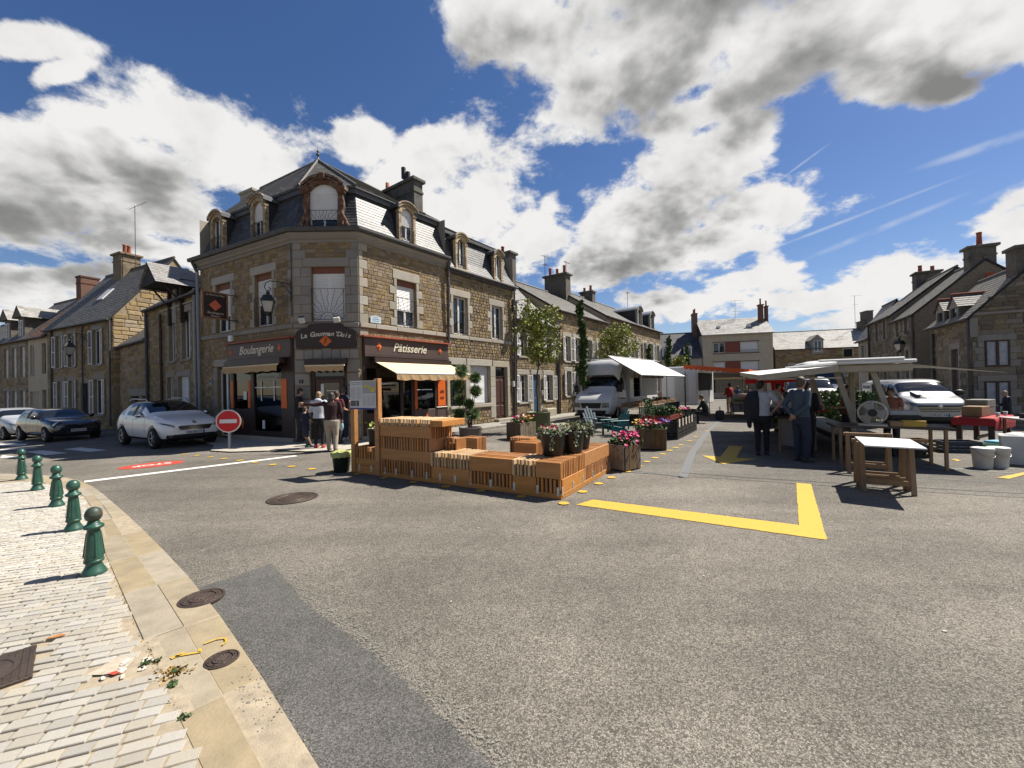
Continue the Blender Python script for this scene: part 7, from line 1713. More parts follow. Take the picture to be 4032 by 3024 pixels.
def suv_parts(t,F,front,side):
    front('grille_frame',[(-.40,.585),(.40,.585),(.52,.735),(-.52,.735)],M_CHR,.010);front('grille',[(-.36,.605),(.36,.605),(.47,.715),(-.47,.715)],M_TRIM,.020)
    for k in range(3):front('grille_bar',[(-.40,.625+k*.03),(.40,.625+k*.03),(.41,.634+k*.03),(-.41,.634+k*.03)],M_CHR,.026,8,1)
    for s in(-1,1):
        front('headlight',[(s*.53,.67),(s*.80,.80),(s*.84,.87),(s*.56,.755)],M_LENS,.016);front('fog_lamp',[(s*.50,.34),(s*.72,.36),(s*.72,.45),(s*.44,.45)],M_TRIM,.012);front('fog_lens',[(s*.60,.37),(s*.68,.375),(s*.68,.43),(s*.60,.43)],M_LENS,.02,3,3)
    front('lower_grille',[(-.66,.27),(.66,.27),(.70,.46),(-.70,.46)],M_TRIM,.009);front('skid_plate',[(-.40,.245),(.40,.245),(.42,.285),(-.42,.285)],M_RIM,.014)
    front('badge',[(-.05,.80),(.05,.80),(.05,.88),(-.05,.88)],M_CHR,.012,2,2);plate(front,t,F,.515,'DG-255-YY')
    mirror(t,F,1.50,.84,1.03,M_CHR)
    for s in(-1,1):
        mb=MB();mb.tube([(1.95,s*.56,1.50),(2.1,s*.58,1.585),(3.2,s*.58,1.60),(3.55,s*.56,1.53)],.022,8);mb.build('roof_rail',M_RIM,t,F)
        for x in(2.15,3.0):side('door_handle',[(x,.93),(x+.17,.93),(x+.17,.965),(x,.965)],M_CHR,s,.025,4,2)
    
suvd=Vector((-.86,.51)).normalized();sy=Vector((-suvd.y,suvd.x));p0=Vector((-11.47,13.29))-suvd*.84-sy*.76
car('white_crossover_car','white crossover car parked beside the bakery, facing right','car',FR(p0,suvd,gz(-11.8)),suv,lab_suv,M_WPAINT,[(.84,.77),(.84,-.77),(3.38,.77),(3.38,-.77)],.335,suv_parts,'cars parked in the left street',door_x=((1.42,.45,1.0),(2.40,.35,1.02),(3.30,.5,1.04)),roofm=M_CGL)
# --- black small hatchback
mini=[(0,.30,.52,.46,.62,.60,.58,.64,.50,.66,.44),(.08,.22,.68,.48,.78,.74,.72,.78,.60,.80,.52),(.40,.19,.76,.55,.85,.86,.78,.90,.66,.92,.58),(1.05,.18,.78,.58,.86,.94,.82,.96,.74,.98,.64),(1.14,.18,.78,.58,.86,.95,.82,1.02,.74,1.05,.64),(1.62,.18,.78,.58,.86,.97,.82,1.32,.64,1.37,.54),(2.35,.18,.78,.58,.86,.98,.82,1.345,.64,1.41,.54),(2.45,.18,.78,.58,.86,.98,.82,1.345,.64,1.41,.54),(3.10,.19,.78,.60,.86,.99,.80,1.32,.63,1.39,.53),(3.45,.22,.76,.60,.85,.99,.78,1.27,.62,1.35,.52),(3.68,.26,.74,.60,.82,.94,.76,1.0,.66,1.03,.56),(3.78,.30,.68,.58,.78,.80,.70,.86,.60,.88,.5),(3.82,.36,.56,.56,.66,.70,.6,.74,.5,.76,.44)]
def lab_mini(i,j):
    if j<=1:return 4
    if j>=5 and i==4:return 1
    if j>=5 and i==9:return 3
    if j==4 and i in(5,7,8):return 2
    if j==4 and i in(4,6):return 5
    return 0
def mini_parts(t,F,front,side):
    for s in(-1,1):
        mb=MB();G=F@T(.155,s*.60,.70)@RZ(s*.35)@RY(-.45);mb.lathe([(.16,-.05),(.165,.0),(.15,.02)],20,0,RY(-pi/2));mb.build('headlight_ring',M_CHR,t,G);mb=MB();mb.ell((-.0,0,0),(.035,.14,.14),14,8);mb.build('headlight',M_LENS,t,G)
        side('door_handle',[(2.1,.82),(2.26,.82),(2.26,.85),(2.1,.85)],M_CHR,s,.02,3,2)
    front('grille_frame',[(-.36,.38),(.36,.38),(.50,.585),(-.50,.585)],M_CHR,.010);front('grille',[(-.335,.395),(.335,.395),(.475,.565),(-.475,.565)],M_TRIM,.018);front('bonnet_badge',[(-.07,.68),(.07,.68),(.06,.71),(-.06,.71)],M_CHR,.012,3,1)
    plate(front,t,F,.47,'EE-963-HC');mirror(t,F,1.42,.80,.98,M_BPAINT)
dM=Vector((-.912,.41)).normalized();yM=Vector((-dM.y,dM.x));p0=Vector((-19.43,17.29))-dM*.68-yM*.74
car('black_hatchback','small black hatchback with round headlights parked in the left street','car',FR(p0,dM,gz(-19.8)),mini,lab_mini,M_BPAINT,[(.68,.75),(.68,-.75),(3.18,.75),(3.18,-.75)],.31,mini_parts,'cars parked in the left street',door_x=((1.32,.35,.95),(2.42,.35,.97)))
# --- silver hatch at the picture edge
silv=[(a[0]*1.06,a[1],a[2],a[3],a[4],a[5]*1.02,a[6],a[7]*1.05,a[8],a[9]*1.05,a[10])for a in mini]
def silv_parts(t,F,front,side):
    for s in(-1,1):front('headlight',[(s*.46,.62),(s*.78,.74),(s*.80,.82),(s*.50,.70)],M_LENS,.016)
    front('grille',[(-.40,.33),(.40,.33),(.44,.46),(-.44,.46)],M_TRIM,.012);plate(front,t,F,.54,'CK-418-BL');mirror(t,F,1.5,.80,1.02,M_SPAINT)
p0=Vector((-23.6,19.3))-dM*.7-yM*.74
car('silver_hatchback','silver white hatchback behind the small black car at the left edge','car',FR(p0,dM,gz(-24)),silv,lab_mini,M_SPAINT,[(.72,.76),(.72,-.76),(3.36,.76),(3.36,-.76)],.31,silv_parts,'cars parked in the left street',door_x=((1.4,.35,.95),(2.5,.35,.97)))
# --- vans
van=[(0,.34,.62,.58,.72,.86,.70,.90,.60,.92,.52),(.10,.22,.82,.58,.90,1.02,.84,1.06,.72,1.09,.62),(.45,.20,.90,.62,.97,1.16,.90,1.19,.80,1.22,.70),(.92,.20,.92,.64,.98,1.24,.93,1.27,.86,1.30,.76),(1.00,.20,.92,.64,.98,1.25,.93,1.33,.86,1.38,.76),(1.62,.20,.92,.66,.98,1.27,.93,1.82,.78,1.92,.66),(2.15,.20,.92,.66,.98,1.28,.94,1.86,.80,1.965,.68),(2.25,.20,.92,.66,.98,1.28,.94,1.86,.80,1.965,.68),(4.6,.22,.92,.66,.98,1.28,.94,1.86,.80,1.965,.68),(4.98,.28,.88,.66,.95,1.28,.92,1.82,.78,1.93,.66),(5.05,.34,.8,.66,.88,1.26,.86,1.72,.72,1.84,.6)]
def lab_van(i,j):
    if j<=1:return 4
    if j>=5 and i==4:return 1
    if j==4 and i==5:return 2
    if j==4 and i==4:return 2
    return 0
def van_parts(txt,mirr):
    def f(t,F,front,side):
        front('grille',[(-.56,.70),(.56,.70),(.66,.93),(-.66,.93)],M_TRIM,.012)
        for k in range(3):front('grille_bar',[(-.62,.735+k*.06),(.62,.735+k*.06),(.62,.752+k*.06),(-.62,.752+k*.06)],M_CHR,.02,8,1)
        for s in(-1,1):front('headlight',[(s*.62,.86),(s*.90,.98),(s*.93,1.10),(s*.68,1.0)],M_LENS,.016)
        front('lower_grille',[(-.86,.24),(.86,.24),(.88,.50),(-.88,.50)],M_TRIM,.012)
        mb=MB();q=F@T(-.03,0,.90);mb.add([(0,-.07,0),(0,0,-.1),(0,.07,0),(0,0,.1),(-.03,0,0)],[(0,1,4),(1,2,4),(2,3,4),(3,0,4)]);mb.build('badge',M_CHR,t,q)
        plate(front,t,F,.56,txt);mirror(t,F,1.25,.94,1.32,mirr,1.4)
    return f
S=.96
dV=Vector((.40,.917)).normalized();pv0=Vector(gpx(3705,1694,-.19))
FV=FR(pv0,dV,gz(pv0.x))@S3(S,S,S)
rv=car('silver_van','pale silver van with open sliding door behind the red-clothed table','van',FV,van,lab_van,M_GPAINT,[(.93,.84),(.93,-.84),(4.02,.84),(4.02,-.84)],.34,van_parts('FR-237-AB',M_TRIM),None,door_x=((1.05,.45,1.25),(2.2,.4,1.7)))
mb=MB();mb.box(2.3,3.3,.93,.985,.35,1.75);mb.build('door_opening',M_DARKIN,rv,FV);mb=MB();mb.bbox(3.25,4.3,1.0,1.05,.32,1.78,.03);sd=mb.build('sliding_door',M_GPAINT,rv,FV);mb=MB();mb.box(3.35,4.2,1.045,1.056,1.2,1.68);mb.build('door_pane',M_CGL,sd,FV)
mb=MB();mb.bbox(-.5,.5,-.18,.18,0,.02,.01,0,T(.98,.3,1.42)@RY(-.2));mb.build('dashboard_papers',M_PLATE,rv,FV)
# white van seen under the big canopy, and the high roof van behind it
pw=Vector(gpx(3215,1662));FWv=FR(pw,Vector((.46,.888)),gz(pw.x))
car('white_panel_van','white van with large windscreen seen under the big canopy','van',FWv,van,lab_van,M_VPAINT,[(.93,.84),(.93,-.84),(4.02,.84),(4.02,-.84)],.34,van_parts('AC-614-KT',M_TRIM),None)
FH=FR(Vector((16.6,21.6)),Vector((.46,.888)),gz(16.6))@S3(1.08,1.08,1.08);hr=[(a[0]*1.15,a[1],a[2],a[3],a[4],a[5],a[6],2.62 if a[7]>1.6 else a[7],a[8]*1.05,2.86 if a[9]>1.7 else a[9],a[10]*1.1)for a in van]
car('high_roof_van','high-roofed white van rising above the big canopy','van',FH,hr,lab_van,M_VPAINT,[(1.0,.84),(1.0,-.84),(4.6,.84),(4.6,-.84)],.34,van_parts('BX-205-NP',M_TRIM),None)
# --- box truck with open side
FTk=FR(Vector((3.62,19.15)),Vector((.6,.8)))
cab=[(0,.40,.66,.60,.80,.84,.76,.88,.68,.90,.6),(.07,.26,.86,.62,.94,1.02,.90,1.05,.80,1.08,.70),(.35,.25,.90,.70,.97,1.24,.93,1.28,.84,1.32,.74),(.72,.25,.92,.74,.97,1.42,.94,1.45,.88,1.48,.78),(.80,.25,.92,.74,.97,1.44,.94,1.52,.88,1.57,.78),(1.30,.25,.92,.74,.97,1.46,.94,2.14,.80,2.24,.70),(1.90,.25,.92,.74,.97,1.46,.94,2.20,.82,2.32,.72),(2.0,.25,.92,.74,.97,1.46,.94,2.20,.82,2.32,.72),(2.2,.25,.90,.74,.95,1.46,.92,2.18,.80,2.28,.70)]
def lab_cab(i,j):
    if j<=0:return 4
    if j>=5 and i==4:return 1
    if j==4 and i in(4,5):return 2
    return 0
def cab_parts(t,F,front,side):
    front('bumper',[(-.88,.28),(.88,.28),(.90,.56),(-.90,.56)],M_TRIM,.03);front('grille',[(-.46,.66),(.46,.66),(.52,.90),(-.52,.90)],M_TRIM,.014)
    mb=MB();mb.lathe([(.10,0),(.10,.012),(.085,.014),(.085,0)],20,cap=False)
    for k in range(3):a=pi/2+2*pi*k/3;mb.tube([(0,0,.008),(.09*cos(a),.09*sin(a),.008)],.012,5)
    mb.build('star_badge',M_CHR,t,F@T(.03,0,.80)@RY(-pi/2)@RZ(pi/2))
    for s in(-1,1):front('headlight',[(s*.54,.68),(s*.88,.70),(s*.86,.92),(s*.56,.90)],M_LENS,.016)
    front('bonnet_vent',[(-.36,1.335),(.36,1.335),(.36,1.36),(-.36,1.36)],M_TRIM,.012,6,1)
    for s in(-1,1):mb=MB();mb.bbox(.72,.80,s*1.14-.10,s*1.14+.10,1.38,1.74,.03);mb.tube([(.8,s*.93,1.45),(.78,s*1.06,1.5)],.02,6);mb.build('wing_mirror',M_TRIM,t,F)
bt=car('box_truck','white market box truck with raised side awning on the left of the square','truck',FTk,cab,lab_cab,M_VPAINT,[(.95,.82),(.95,-.82)],.34,cab_parts,None,door_x=((.95,.5,1.44),(1.85,.5,2.1)))
x0,x1,y0,y1,z0,z1=2.2,6.4,-1.05,1.05,.75,3.0
mb=MB();mb.bbox(x0,x1,y1-.05,y1,z0,z1,.02);mb.bbox(x0,x0+.05,y0,y1-.05,z0,z1,.02);mb.bbox(x1-.05,x1,y0,y1-.05,z0,z1,.02);mb.bbox(x0,x1,y0-.01,y1,z1,z1+.05,.02);mb.bbox(x0,x1,y0,y1,z0-.08,z0,.02);mb.bbox(x0,x1,y0,y0+.04,z0,z0+.35,.01);mb.bbox(x0,x0+.5,y0,y0+.04,z0+.35,z1,.01);mb.build('box_body',M_VPAINT,bt,FTk)
# wind deflector over the cab
vs=[]
for(x,z,w)in((1.10,2.20,.88),(1.13,2.55,.96),(1.28,2.90,1.0),(2.2,2.99,1.04)):
    vs+=[(x+.12,-w-.02,z-.30),(x+.02,-w*.9,z-.05),(x,-w*.5,z),(x,w*.5,z),(x+.02,w*.9,z-.05),(x+.12,w+.02,z-.30)]
mb=MB();mb.add(vs,[(r*6+k,r*6+k+1,r*6+k+7,r*6+k+6)for r in range(3)for k in range(5)],0,True);mb.add(vs[:6]+[(1.07,-.7,2.2),(1.07,.7,2.2)],[(0,6,1),(1,6,7,4,3,2),(4,7,5)]);mb.build('wind_deflector',M_VPAINT,bt,FTk)
for(x,y)in((5.1,.8),(5.1,-.8)):
    s=1 if y>0 else-1;G=FTk@T(x,y,.34)@RX(-s*pi/2);mb=MB();mb.lathe([(.2,-.11),(.32,-.11),(.34,0),(.32,.11),(.2,.11)],24,cap=False);wv=mb.build('wheel',M_RUBR,bt,G);mb=MB();mb.lathe([(.21,.1),(.19,.06),(.001,.05)],18,cap=False);mb.build('rim',M_RIM,wv,G)
mb=MB();mb.box(2.0,6.3,-.4,.4,.45,.68);mb.build('chassis',M_TRIM,bt,FTk)
# raised awning on the market side: cloth, rails, poles
AW=mat('white_awning_cloth',(.80,.79,.76),.8,.05,3)
def cloth(pts,nu,nv,sag,m,name,parent,F,th=.012):
    g=[Vector(p)for p in pts];vs=[]
    for j in range(nv+1):
        for i in range(nu+1):
            u,v=i/nu,j/nv;p=g[0].lerp(g[1],u).lerp(g[3].lerp(g[2],u),v);p.z-=sag*sin(pi*u)*(.5+.5*sin(pi*v))+.012*sin(u*19)*sin(v*3);vs.append(p)
    n=nu+1;fs=[(j*n+i,j*n+i+1,(j+1)*n+i+1,(j+1)*n+i)for j in range(nv)for i in range(nu)];k=len(vs)
    mb=MB();mb.add(vs+[p-Vector((0,0,th))for p in vs],fs+[tuple(q+k for q in f[::-1])for f in fs],0,True);return mb.build(name,m,parent,F)
cloth([(-1.1,-2.78,2.10),(5.6,-2.78,2.10),(5.6,-1.05,3.02),(-.35,-1.05,3.0)],16,6,.03,AW,'awning',bt,FTk)
mb=MB()
for a,b in(((-1.1,-2.78,2.08),(5.6,-2.78,2.08)),((-.35,-1.05,3.0),(5.6,-1.05,3.02)),((-1.1,-2.78,2.08),(-.35,-1.05,2.98))):mb.tube([a,b],.03,6)
for(x,y)in((-1.1,-2.78),(2.4,-2.75),(5.5,-2.75)):mb.tube([(x,y,0),(x,y,2.08)],.022,6)
mb.build('awning_frame',mat('awning_steel',(.30,.29,.28),.5,.1,4,metal=.4),bt,FTk)
# shelving with bags inside the opening
sh=MB()
for z in(.95,1.35,1.75,2.15):sh.box(2.75,6.2,-.1,.9,z,z+.03)
for x in(2.75,3.9,5.05,6.17):sh.box(x,x+.03,-.1,.9,.75,2.5)
sh.build('shelving',M_TRIM,bt,FTk)
# price bags hung along the rail
for k in range(15):
    x=1.0+k*.30;mb=MB();mb.bbox(x,x+.24,-1.72,-1.66,2.02,2.36,.02);o_=mb.build('paper_bag',mat('kraft_%d'%(k%3),((.32,.22,.13),(.45,.40,.33),(.22,.13,.09))[k%3],.8),None,FTk);tag(o_,'%s %s hanging under the truck awning, counted from the cab'%(('first','second','third','fourth','fifth')[k//3],('brown kraft bag','pale paper bag','dark brown bag')[k%3]),'bag','bags hung under the truck awning')
# ------------------------------------------------------------------ market
M_CRB=mat('crate_black',(.014,.014,.015),.5,.2,6);M_CRR=mat('crate_red_brown',(.22,.035,.022),.6,.2,6);M_TRW=mat('trestle_wood',(.27,.17,.09),.75,.2,5,stretch=(1,1,.3),rnd=.15,sat=.08);M_KRAFT=mat('cardboard',(.30,.19,.10),.85,.12,5);M_STL=mat('stall_beige',(.42,.37,.28),.6,.08,4);M_SKIRT=mat('stall_skirt',(.22,.22,.24),.85,.1,3)
CRATE={}
def crate(F,label,m=None,w=.6,d=.4,h=.28,group='produce crates',name='crate'):
    m=m or M_CRB;key=(m.name,w,d,h)
    if key not in CRATE:
        mb=MB();t=.02;mb.box(-w/2,w/2,-d/2,d/2,0,.02)
        for z0,z1 in((.02,h*.30),(h*.42,h*.60),(h*.74,h)):
            mb.box(-w/2,w/2,-d/2,-d/2+t,z0,z1);mb.box(-w/2,w/2,d/2-t,d/2,z0,z1);mb.box(-w/2,-w/2+t,-d/2+t,d/2-t,z0,z1);mb.box(w/2-t,w/2,-d/2+t,d/2-t,z0,z1)
        for k in range(6):
            x=-w/2+.002+(w-.034)*k/5
            mb.box(x,x+.03,-d/2+.003,-d/2+t-.003,.02,h-.01);mb.box(x,x+.03,d/2-t+.003,d/2-.003,.02,h-.01)
        for sx in(-1,1):mb.box(sx*w/2-(.018 if sx>0 else-.002),sx*w/2-(.002 if sx>0 else-.018),-.03,.03,.02,h-.01)
        CRATE[key]=mb.mesh('crate',m)
    return tag(link(name,CRATE[key],None,F),label,'crate',group)
def produce(F,label,w,d,m,n=60,r=.04,cat='vegetables',seed=1,group='produce on the stalls',up=.06,leafs=0,name='vegetable_heap'):
    rr=random.Random(seed);t=thing(name,label,cat,F,group);mb=MB()
    for _ in range(n):mb.ell((rr.uniform(-w/2,w/2),rr.uniform(-d/2,d/2),rr.uniform(0,up)),r*rr.uniform(.7,1.2),7,5)
    if n:mb.build('heap',m,t,F)
    if leafs:
        lf=MB()
        for _ in range(leafs):leaf(lf,Vector((rr.uniform(-w/2,w/2),rr.uniform(-d/2,d/2),rr.uniform(0,up*3))),rr,.09*rr.uniform(.6,1.3),.6)
        lf.build('leaves',m if not n else M_PLANT,t,F)
    return t
FD=FR(Vector((4.62,12.75)),Vector((.56,.83))) # herb display: x away from the camera, -y to the aisle
for i in range(5):
    for j in range(2):crate(FD@T(.3+i*.62,-.22,j*.29),'%s black crate of the aisle row below the herbs, %s from the near end'%(('lower','upper')[j],('first','second','third','fourth','fifth')[i]),w=.58)
for j in range(2):crate(FD@T(.22,.30,j*.29)@RZ(pi/2),'%s black crate at the near end of the display, left of the aisle row'%('lower','upper')[j],w=.58)
for i in range(3):crate(FD@T(.32+i*.62,.22,.58),('dark red tray of herbs at the near end of the display','dark red tray of herbs in the middle of the display','dark red tray of herbs at the far end of the display')[i],M_CRR,.6,.85,.14)
for i,(x,y,lb,hh)in enumerate([(.15,.45,'tall leafy tomato plant at the left of the herb display',.55),(.25,.0,'grassy herb pot on the near tray',.3),(.5,.3,'bushy herb on the near red tray',.3),(.75,-.05,'spiky green herb on the middle tray',.32),(1.05,.2,'low green herb on the middle red tray',.26),(1.4,-.1,'fresh pale lettuce bunch on the far tray',.2),(1.75,.2,'feathery herb on the far red tray',.3)]):
    G=FD@T(x,y,.60);t=thing('potted_herb',lb,'plant',G,'herbs on the display');lf=MB();rr=random.Random(60+i)
    for _ in range(240):a=rr.uniform(0,6.28);q=.15*sqrt(rr.random());leaf(lf,Vector((q*cos(a),q*sin(a),.06+hh*rr.random())),rr,.075,.7,0,.3)
    lf.build('leaves',M_PLANT if i!=5 else M_LEAFY,t,G);mb=MB();mb.lathe([(.05,0),(.07,.1),(.06,.1)],10);mb.build('pot',M_BLK,t,G)
G=FD@T(1.9,-.25,.74);t=thing('pink_flower_bunch','bright pink flower bunch on the far tray of the display','flowers',G);ml,mf=MB(),MB();flower_cluster(ml,mf,(0,0,0),(.2,.16),.12,20,26,random.Random(5),.05,(0,));ml.build('leaves',M_PLANT,t,G);mf.build('blossom',[M_PINK],t,G)
for i in range(5):mb=MB();mb.bbox(-.09,.09,-.004,.004,0,.24,.003);tag(mb.build('price_card',mat('card_%d'%(i%2),((.62,.58,.50),(.55,.45,.36))[i%2],.8),None,FD@T(.2+i*.48,-.44,.38)),'pale price card hung on the aisle side of the crates, %s from the near end'%('first','second','third','fourth','fifth')[i],'card','price cards')
def stall_table(F,L,d,h,label,m_top=None,skirt=None):
    t=thing('market_table',label,'table',F);mb=MB();mb.bbox(0,L,0,d,h-.04,h,.008);mb.build('table_top',m_top or M_TRW,t,F)
    for x in(.1,L-.1):
        for y in(.08,d-.08):mb=MB();mb.bbox(x-.025,x+.025,y-.025,y+.025,0,h-.04,.005);mb.build('leg',M_TRW,t,F)
    if skirt:mb=MB();mb.bbox(-.01,L+.01,-.015,-.004,.12,h-.01,.003);mb.build('skirt',skirt,t,F)
    return t
FT2=FTk@T(-.6,-2.55,0);stall_table(FT2,5.8,1.1,.78,'long produce table under the truck awning',skirt=mat('green_skirt',(.02,.035,.02),.8))
for i,(m,lb,n_,lf_)in enumerate([(mat('kraftbox',(.30,.18,.09),.8),'brown paper sacks on the produce table',8,0),(mat('potato',(.26,.17,.08),.8,.2,8),'heap of potatoes on the produce table',70,0),(mat('carrot',(.62,.17,.02),.7),'heap of carrots on the produce table',70,0),(mat('lettuce',(.10,.22,.04),.7,.3,8),'green lettuce heads on the produce table',30,90),(mat('tomato',(.50,.03,.02),.4),'red tomatoes on the produce table',80,0),(mat('leek',(.14,.22,.07),.7),'leeks and cabbages on the produce table',30,100),(mat('onion',(.36,.16,.05),.6),'onions at the far end of the produce table',70,0)]):
    cr2=crate(FT2@T(.5+i*.78,.5,.78),('wooden produce box holding '+lb.split(' on ')[0].split(' at ')[0].replace('heap of ','')),M_TRW,.7,.8,.14);produce(FT2@T(.5+i*.78,.5,.86),lb,.58,.66,m,n_,.05,'vegetables',70+i,leafs=lf_)
# second stall: orange scalloped canopy with white trailer
FO=FR(Vector((8.6,21.2)),Vector((.6,.8)))
oc_=thing('orange_canopy','orange scalloped market canopy on thin poles beyond the produce table','canopy',FO)
M_ORC=mat('orange_canvas',(.62,.21,.06),.8,.1,4);M_ORD=mat('orange_canvas_deep',(.55,.09,.02),.8,.1,4)
cloth([(-.8,-3.2,2.28),(4.6,-3.2,2.28),(4.6,-.4,2.62),(-.8,-.4,2.62)],18,6,.05,M_ORC,'canvas',oc_,FO)
mb=MB();n=60
for(a,b)in(((-.8,-3.21),(4.6,-3.21)),((-.81,-3.2),(-.81,-.4))):
    vs=[]
    for k in range(n+1):
        u=k/n;x,y=a[0]+(b[0]-a[0])*u,a[1]+(b[1]-a[1])*u;zt=2.29+(.34*u if a[0]==b[0]else 0);vs+=[(x,y,zt),(x,y,zt-.16-.07*abs(sin(u*pi*12)))]
    mb.add(vs,[(2*k,2*k+1,2*k+3,2*k+2)for k in range(n)])
mb.build('scalloped_valance',M_ORD,oc_,FO)
for(x,y)in((-.75,-3.15),(4.5,-3.15),(-.75,-.45),(4.5,-.45),(1.9,-3.15)):mb=MB();mb.tube([(x,y,0),(x,y,2.3)],.02,6);mb.build('pole',M_IRON,oc_,FO)
cloth([(-1.2,-4.2,1.86),(3.0,-4.2,1.86),(3.2,-3.1,2.1),(-1.2,-3.1,2.1)],12,4,.04,mat('cream_canvas',(.72,.58,.42),.8),'front_flap',oc_,FO)
stall_table(FO@T(-.6,-3.3,0),4.8,1.0,.8,'vegetable table under the orange canopy',skirt=M_CRB)
for i,(m,lb)in enumerate([(MAT['leek'],'dark green vegetables under the orange canopy'),(MAT['carrot'],'orange carrots under the orange canopy'),(MAT['lettuce'],'salads under the orange canopy'),(MAT['tomato'],'red fruit under the orange canopy')]):produce(FO@T(.2+i*1.1,-2.8,.82),lb,.9,.8,m,60,.06,seed=90+i)
FTr=FR(Vector((11.0,24.6)),Vector((.6,.8)),0);tr_=thing('white_sales_trailer','white sales trailer with dark hatch behind the orange canopy','trailer',FTr)
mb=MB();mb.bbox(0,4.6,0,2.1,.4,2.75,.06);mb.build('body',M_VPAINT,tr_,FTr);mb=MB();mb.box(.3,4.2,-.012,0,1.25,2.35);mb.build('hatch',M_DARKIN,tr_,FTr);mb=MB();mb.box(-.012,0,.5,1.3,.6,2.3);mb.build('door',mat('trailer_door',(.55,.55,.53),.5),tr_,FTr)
mb=MB();mb.bbox(.2,4.4,-1.2,0,2.5,2.55,.01);mb.build('raised_flap',M_VPAINT,tr_,FTr)
for y in(.1,2.0):G=FTr@T(2.3,y,.33)@RX(pi/2);mb=MB();mb.lathe([(.18,-.1),(.31,-.1),(.33,0),(.31,.1),(.18,.1)],20);mb.build('wheel',M_RUBR,tr_,G)
G=FR(Vector(gpx(2915,1627)),Vector((1,-.1)),-.05);t=thing('sandwich_board','white A-frame notice board standing in the aisle','sign',G,None)
for s in(-1,1):
    mb=MB();Gs=G@T(0,s*.22,0)@RX(s*.24);mb.bbox(-.42,.42,-.012,.012,.12,1.15,.006);pb_=mb.build('panel',M_PLATE,t,Gs);mb=MB()
    for x in(-.43,.43):mb.bbox(x-.02,x+.02,-.02,.02,0,1.18,.004)
    mb.build('frame',M_TRIM,pb_,Gs)
    if s<0:
        for(a,b,c,d)in((-.3,.02,.8,1.05),(.08,.34,.7,1.05),(-.34,.3,.5,.58),(-.1,.05,.25,.5)):mb=MB();mb.box(a,b,-.016,-.013,c,d);mb.build('print',mat('pale_blue_print',(.30,.36,.46),.7),pb_,Gs)
# black shopping bags on the ground by the aisle
for i,(px_,lb)in enumerate((((2835,1652),'patterned shopping bag on the ground beside the crouching shopper'),((2720,1672),'black bag on the ground by the vegetable table'))):
    G=FR(Vector(gpx(*px_)),Vector((.6,.8)));mb=MB();mb.bbox(-.25,.25,-.16,.16,0,.42,.06);t=thing('shopping_bag',lb,'bag',G,'bags on the ground');mb.build('bag',mat('bag_%d'%i,((.06,.05,.05),(.015,.015,.016))[i],.8,.4,14),t,G);mb=MB();mb.tube([(-.1,0,.42),(-.09,0,.6),(.09,0,.6),(.1,0,.42)],.012,6);mb.build('handle',M_TRIM,t,G)
# ------------------------------------------------------------------ big white stall on the right
E1=Vector((.90,-.43)).normalized();FS=FR(Vector((5.55,9.3)),E1)
sc2=thing('folding_market_stall','large white folding canopy stall with leaning beige supports','market stall',FS)
WH=mat('white_canopy',(.80,.80,.79),.6,.04,3)
cloth([(0,0,1.86),(0,6.6,2.07),(1.45,6.6,2.17),(1.45,0,2.02)],14,5,.04,WH,'left_wing',sc2,FS);cloth([(2.65,0,2.0),(2.65,6.6,2.2),(3.95,6.6,2.32),(3.95,.0,1.79)],14,5,.04,WH,'right_wing',sc2,FS)
SL=Matrix.Shear('XY',4,(0,0));SL[2][1]=.12/6.6;mb=MB();mb.bbox(1.42,2.68,-.05,6.65,2.03,2.10,.02,0,SL);mb.bbox(1.1,2.5,-.06,.10,2.10,2.15,.02,0,SL);mb.build('spine_roof',WH,sc2,FS)
mb=MB();mb.bbox(1.45,2.65,.05,.35,1.86,2.02,.02);mb.bbox(1.9,2.2,.4,6.4,1.9,2.02,.02,0,SL)
for y in(.02,2.2,4.4,6.6):mb.box(.02,1.5,y-.02,y+.02,1.74,1.77,0,SL)
mb.build('beams',M_STL,sc2,FS)
mb=MB();vs=[]
for k in range(31):y=6.6*k/30;vs+=[(.005,y,1.86+.032*y),(.01+.012*sin(k*1.7),y,1.74+.032*y+.02*cos(k*2.3))]
mb.add(vs,[(2*k,2*k+1,2*k+3,2*k+2)for k in range(30)]);vs=[]
for k in range(21):x=1.45*k/20;vs+=[(x,-.005,1.86+.16*k/20),(x,-.01,1.74+.14*k/20)]
mb.add(vs,[(2*k,2*k+1,2*k+3,2*k+2)for k in range(20)]);mb.build('valance',M_STL,sc2,FS)
for(x0,x1,y)in((1.5,1.78,.5),(2.05,2.34,.25),(1.55,1.85,3.4),(2.1,2.4,3.2)):mb=MB();mb.add([(x0-.05,y-.04,1.95),(x0+.05,y-.04,1.95),(x0+.05,y+.04,1.95),(x0-.05,y+.04,1.95),(x1-.05,y-.04,.85),(x1+.05,y-.04,.85),(x1+.05,y+.04,.85),(x1-.05,y+.04,.85)],[(0,1,2,3),(7,6,5,4),(0,4,5,1),(1,5,6,2),(2,6,7,3),(3,7,4,0)]);mb.build('support',M_STL,sc2,FS)
for(x,y)in((1.95,1.2),(1.95,5.2)):mb=MB();mb.bbox(x-.05,x+.05,y-.05,y+.05,0,1.95,.01);mb.build('centre_post',M_STL,sc2,FS)
mb=MB();mb.bbox(1.5,2.4,.6,6.2,.35,.5,.02);mb.build('trailer_bed',M_TRIM,sc2,FS)
M_REDC=mat('red_cloth',(.55,.015,.012),.8,.1,4)
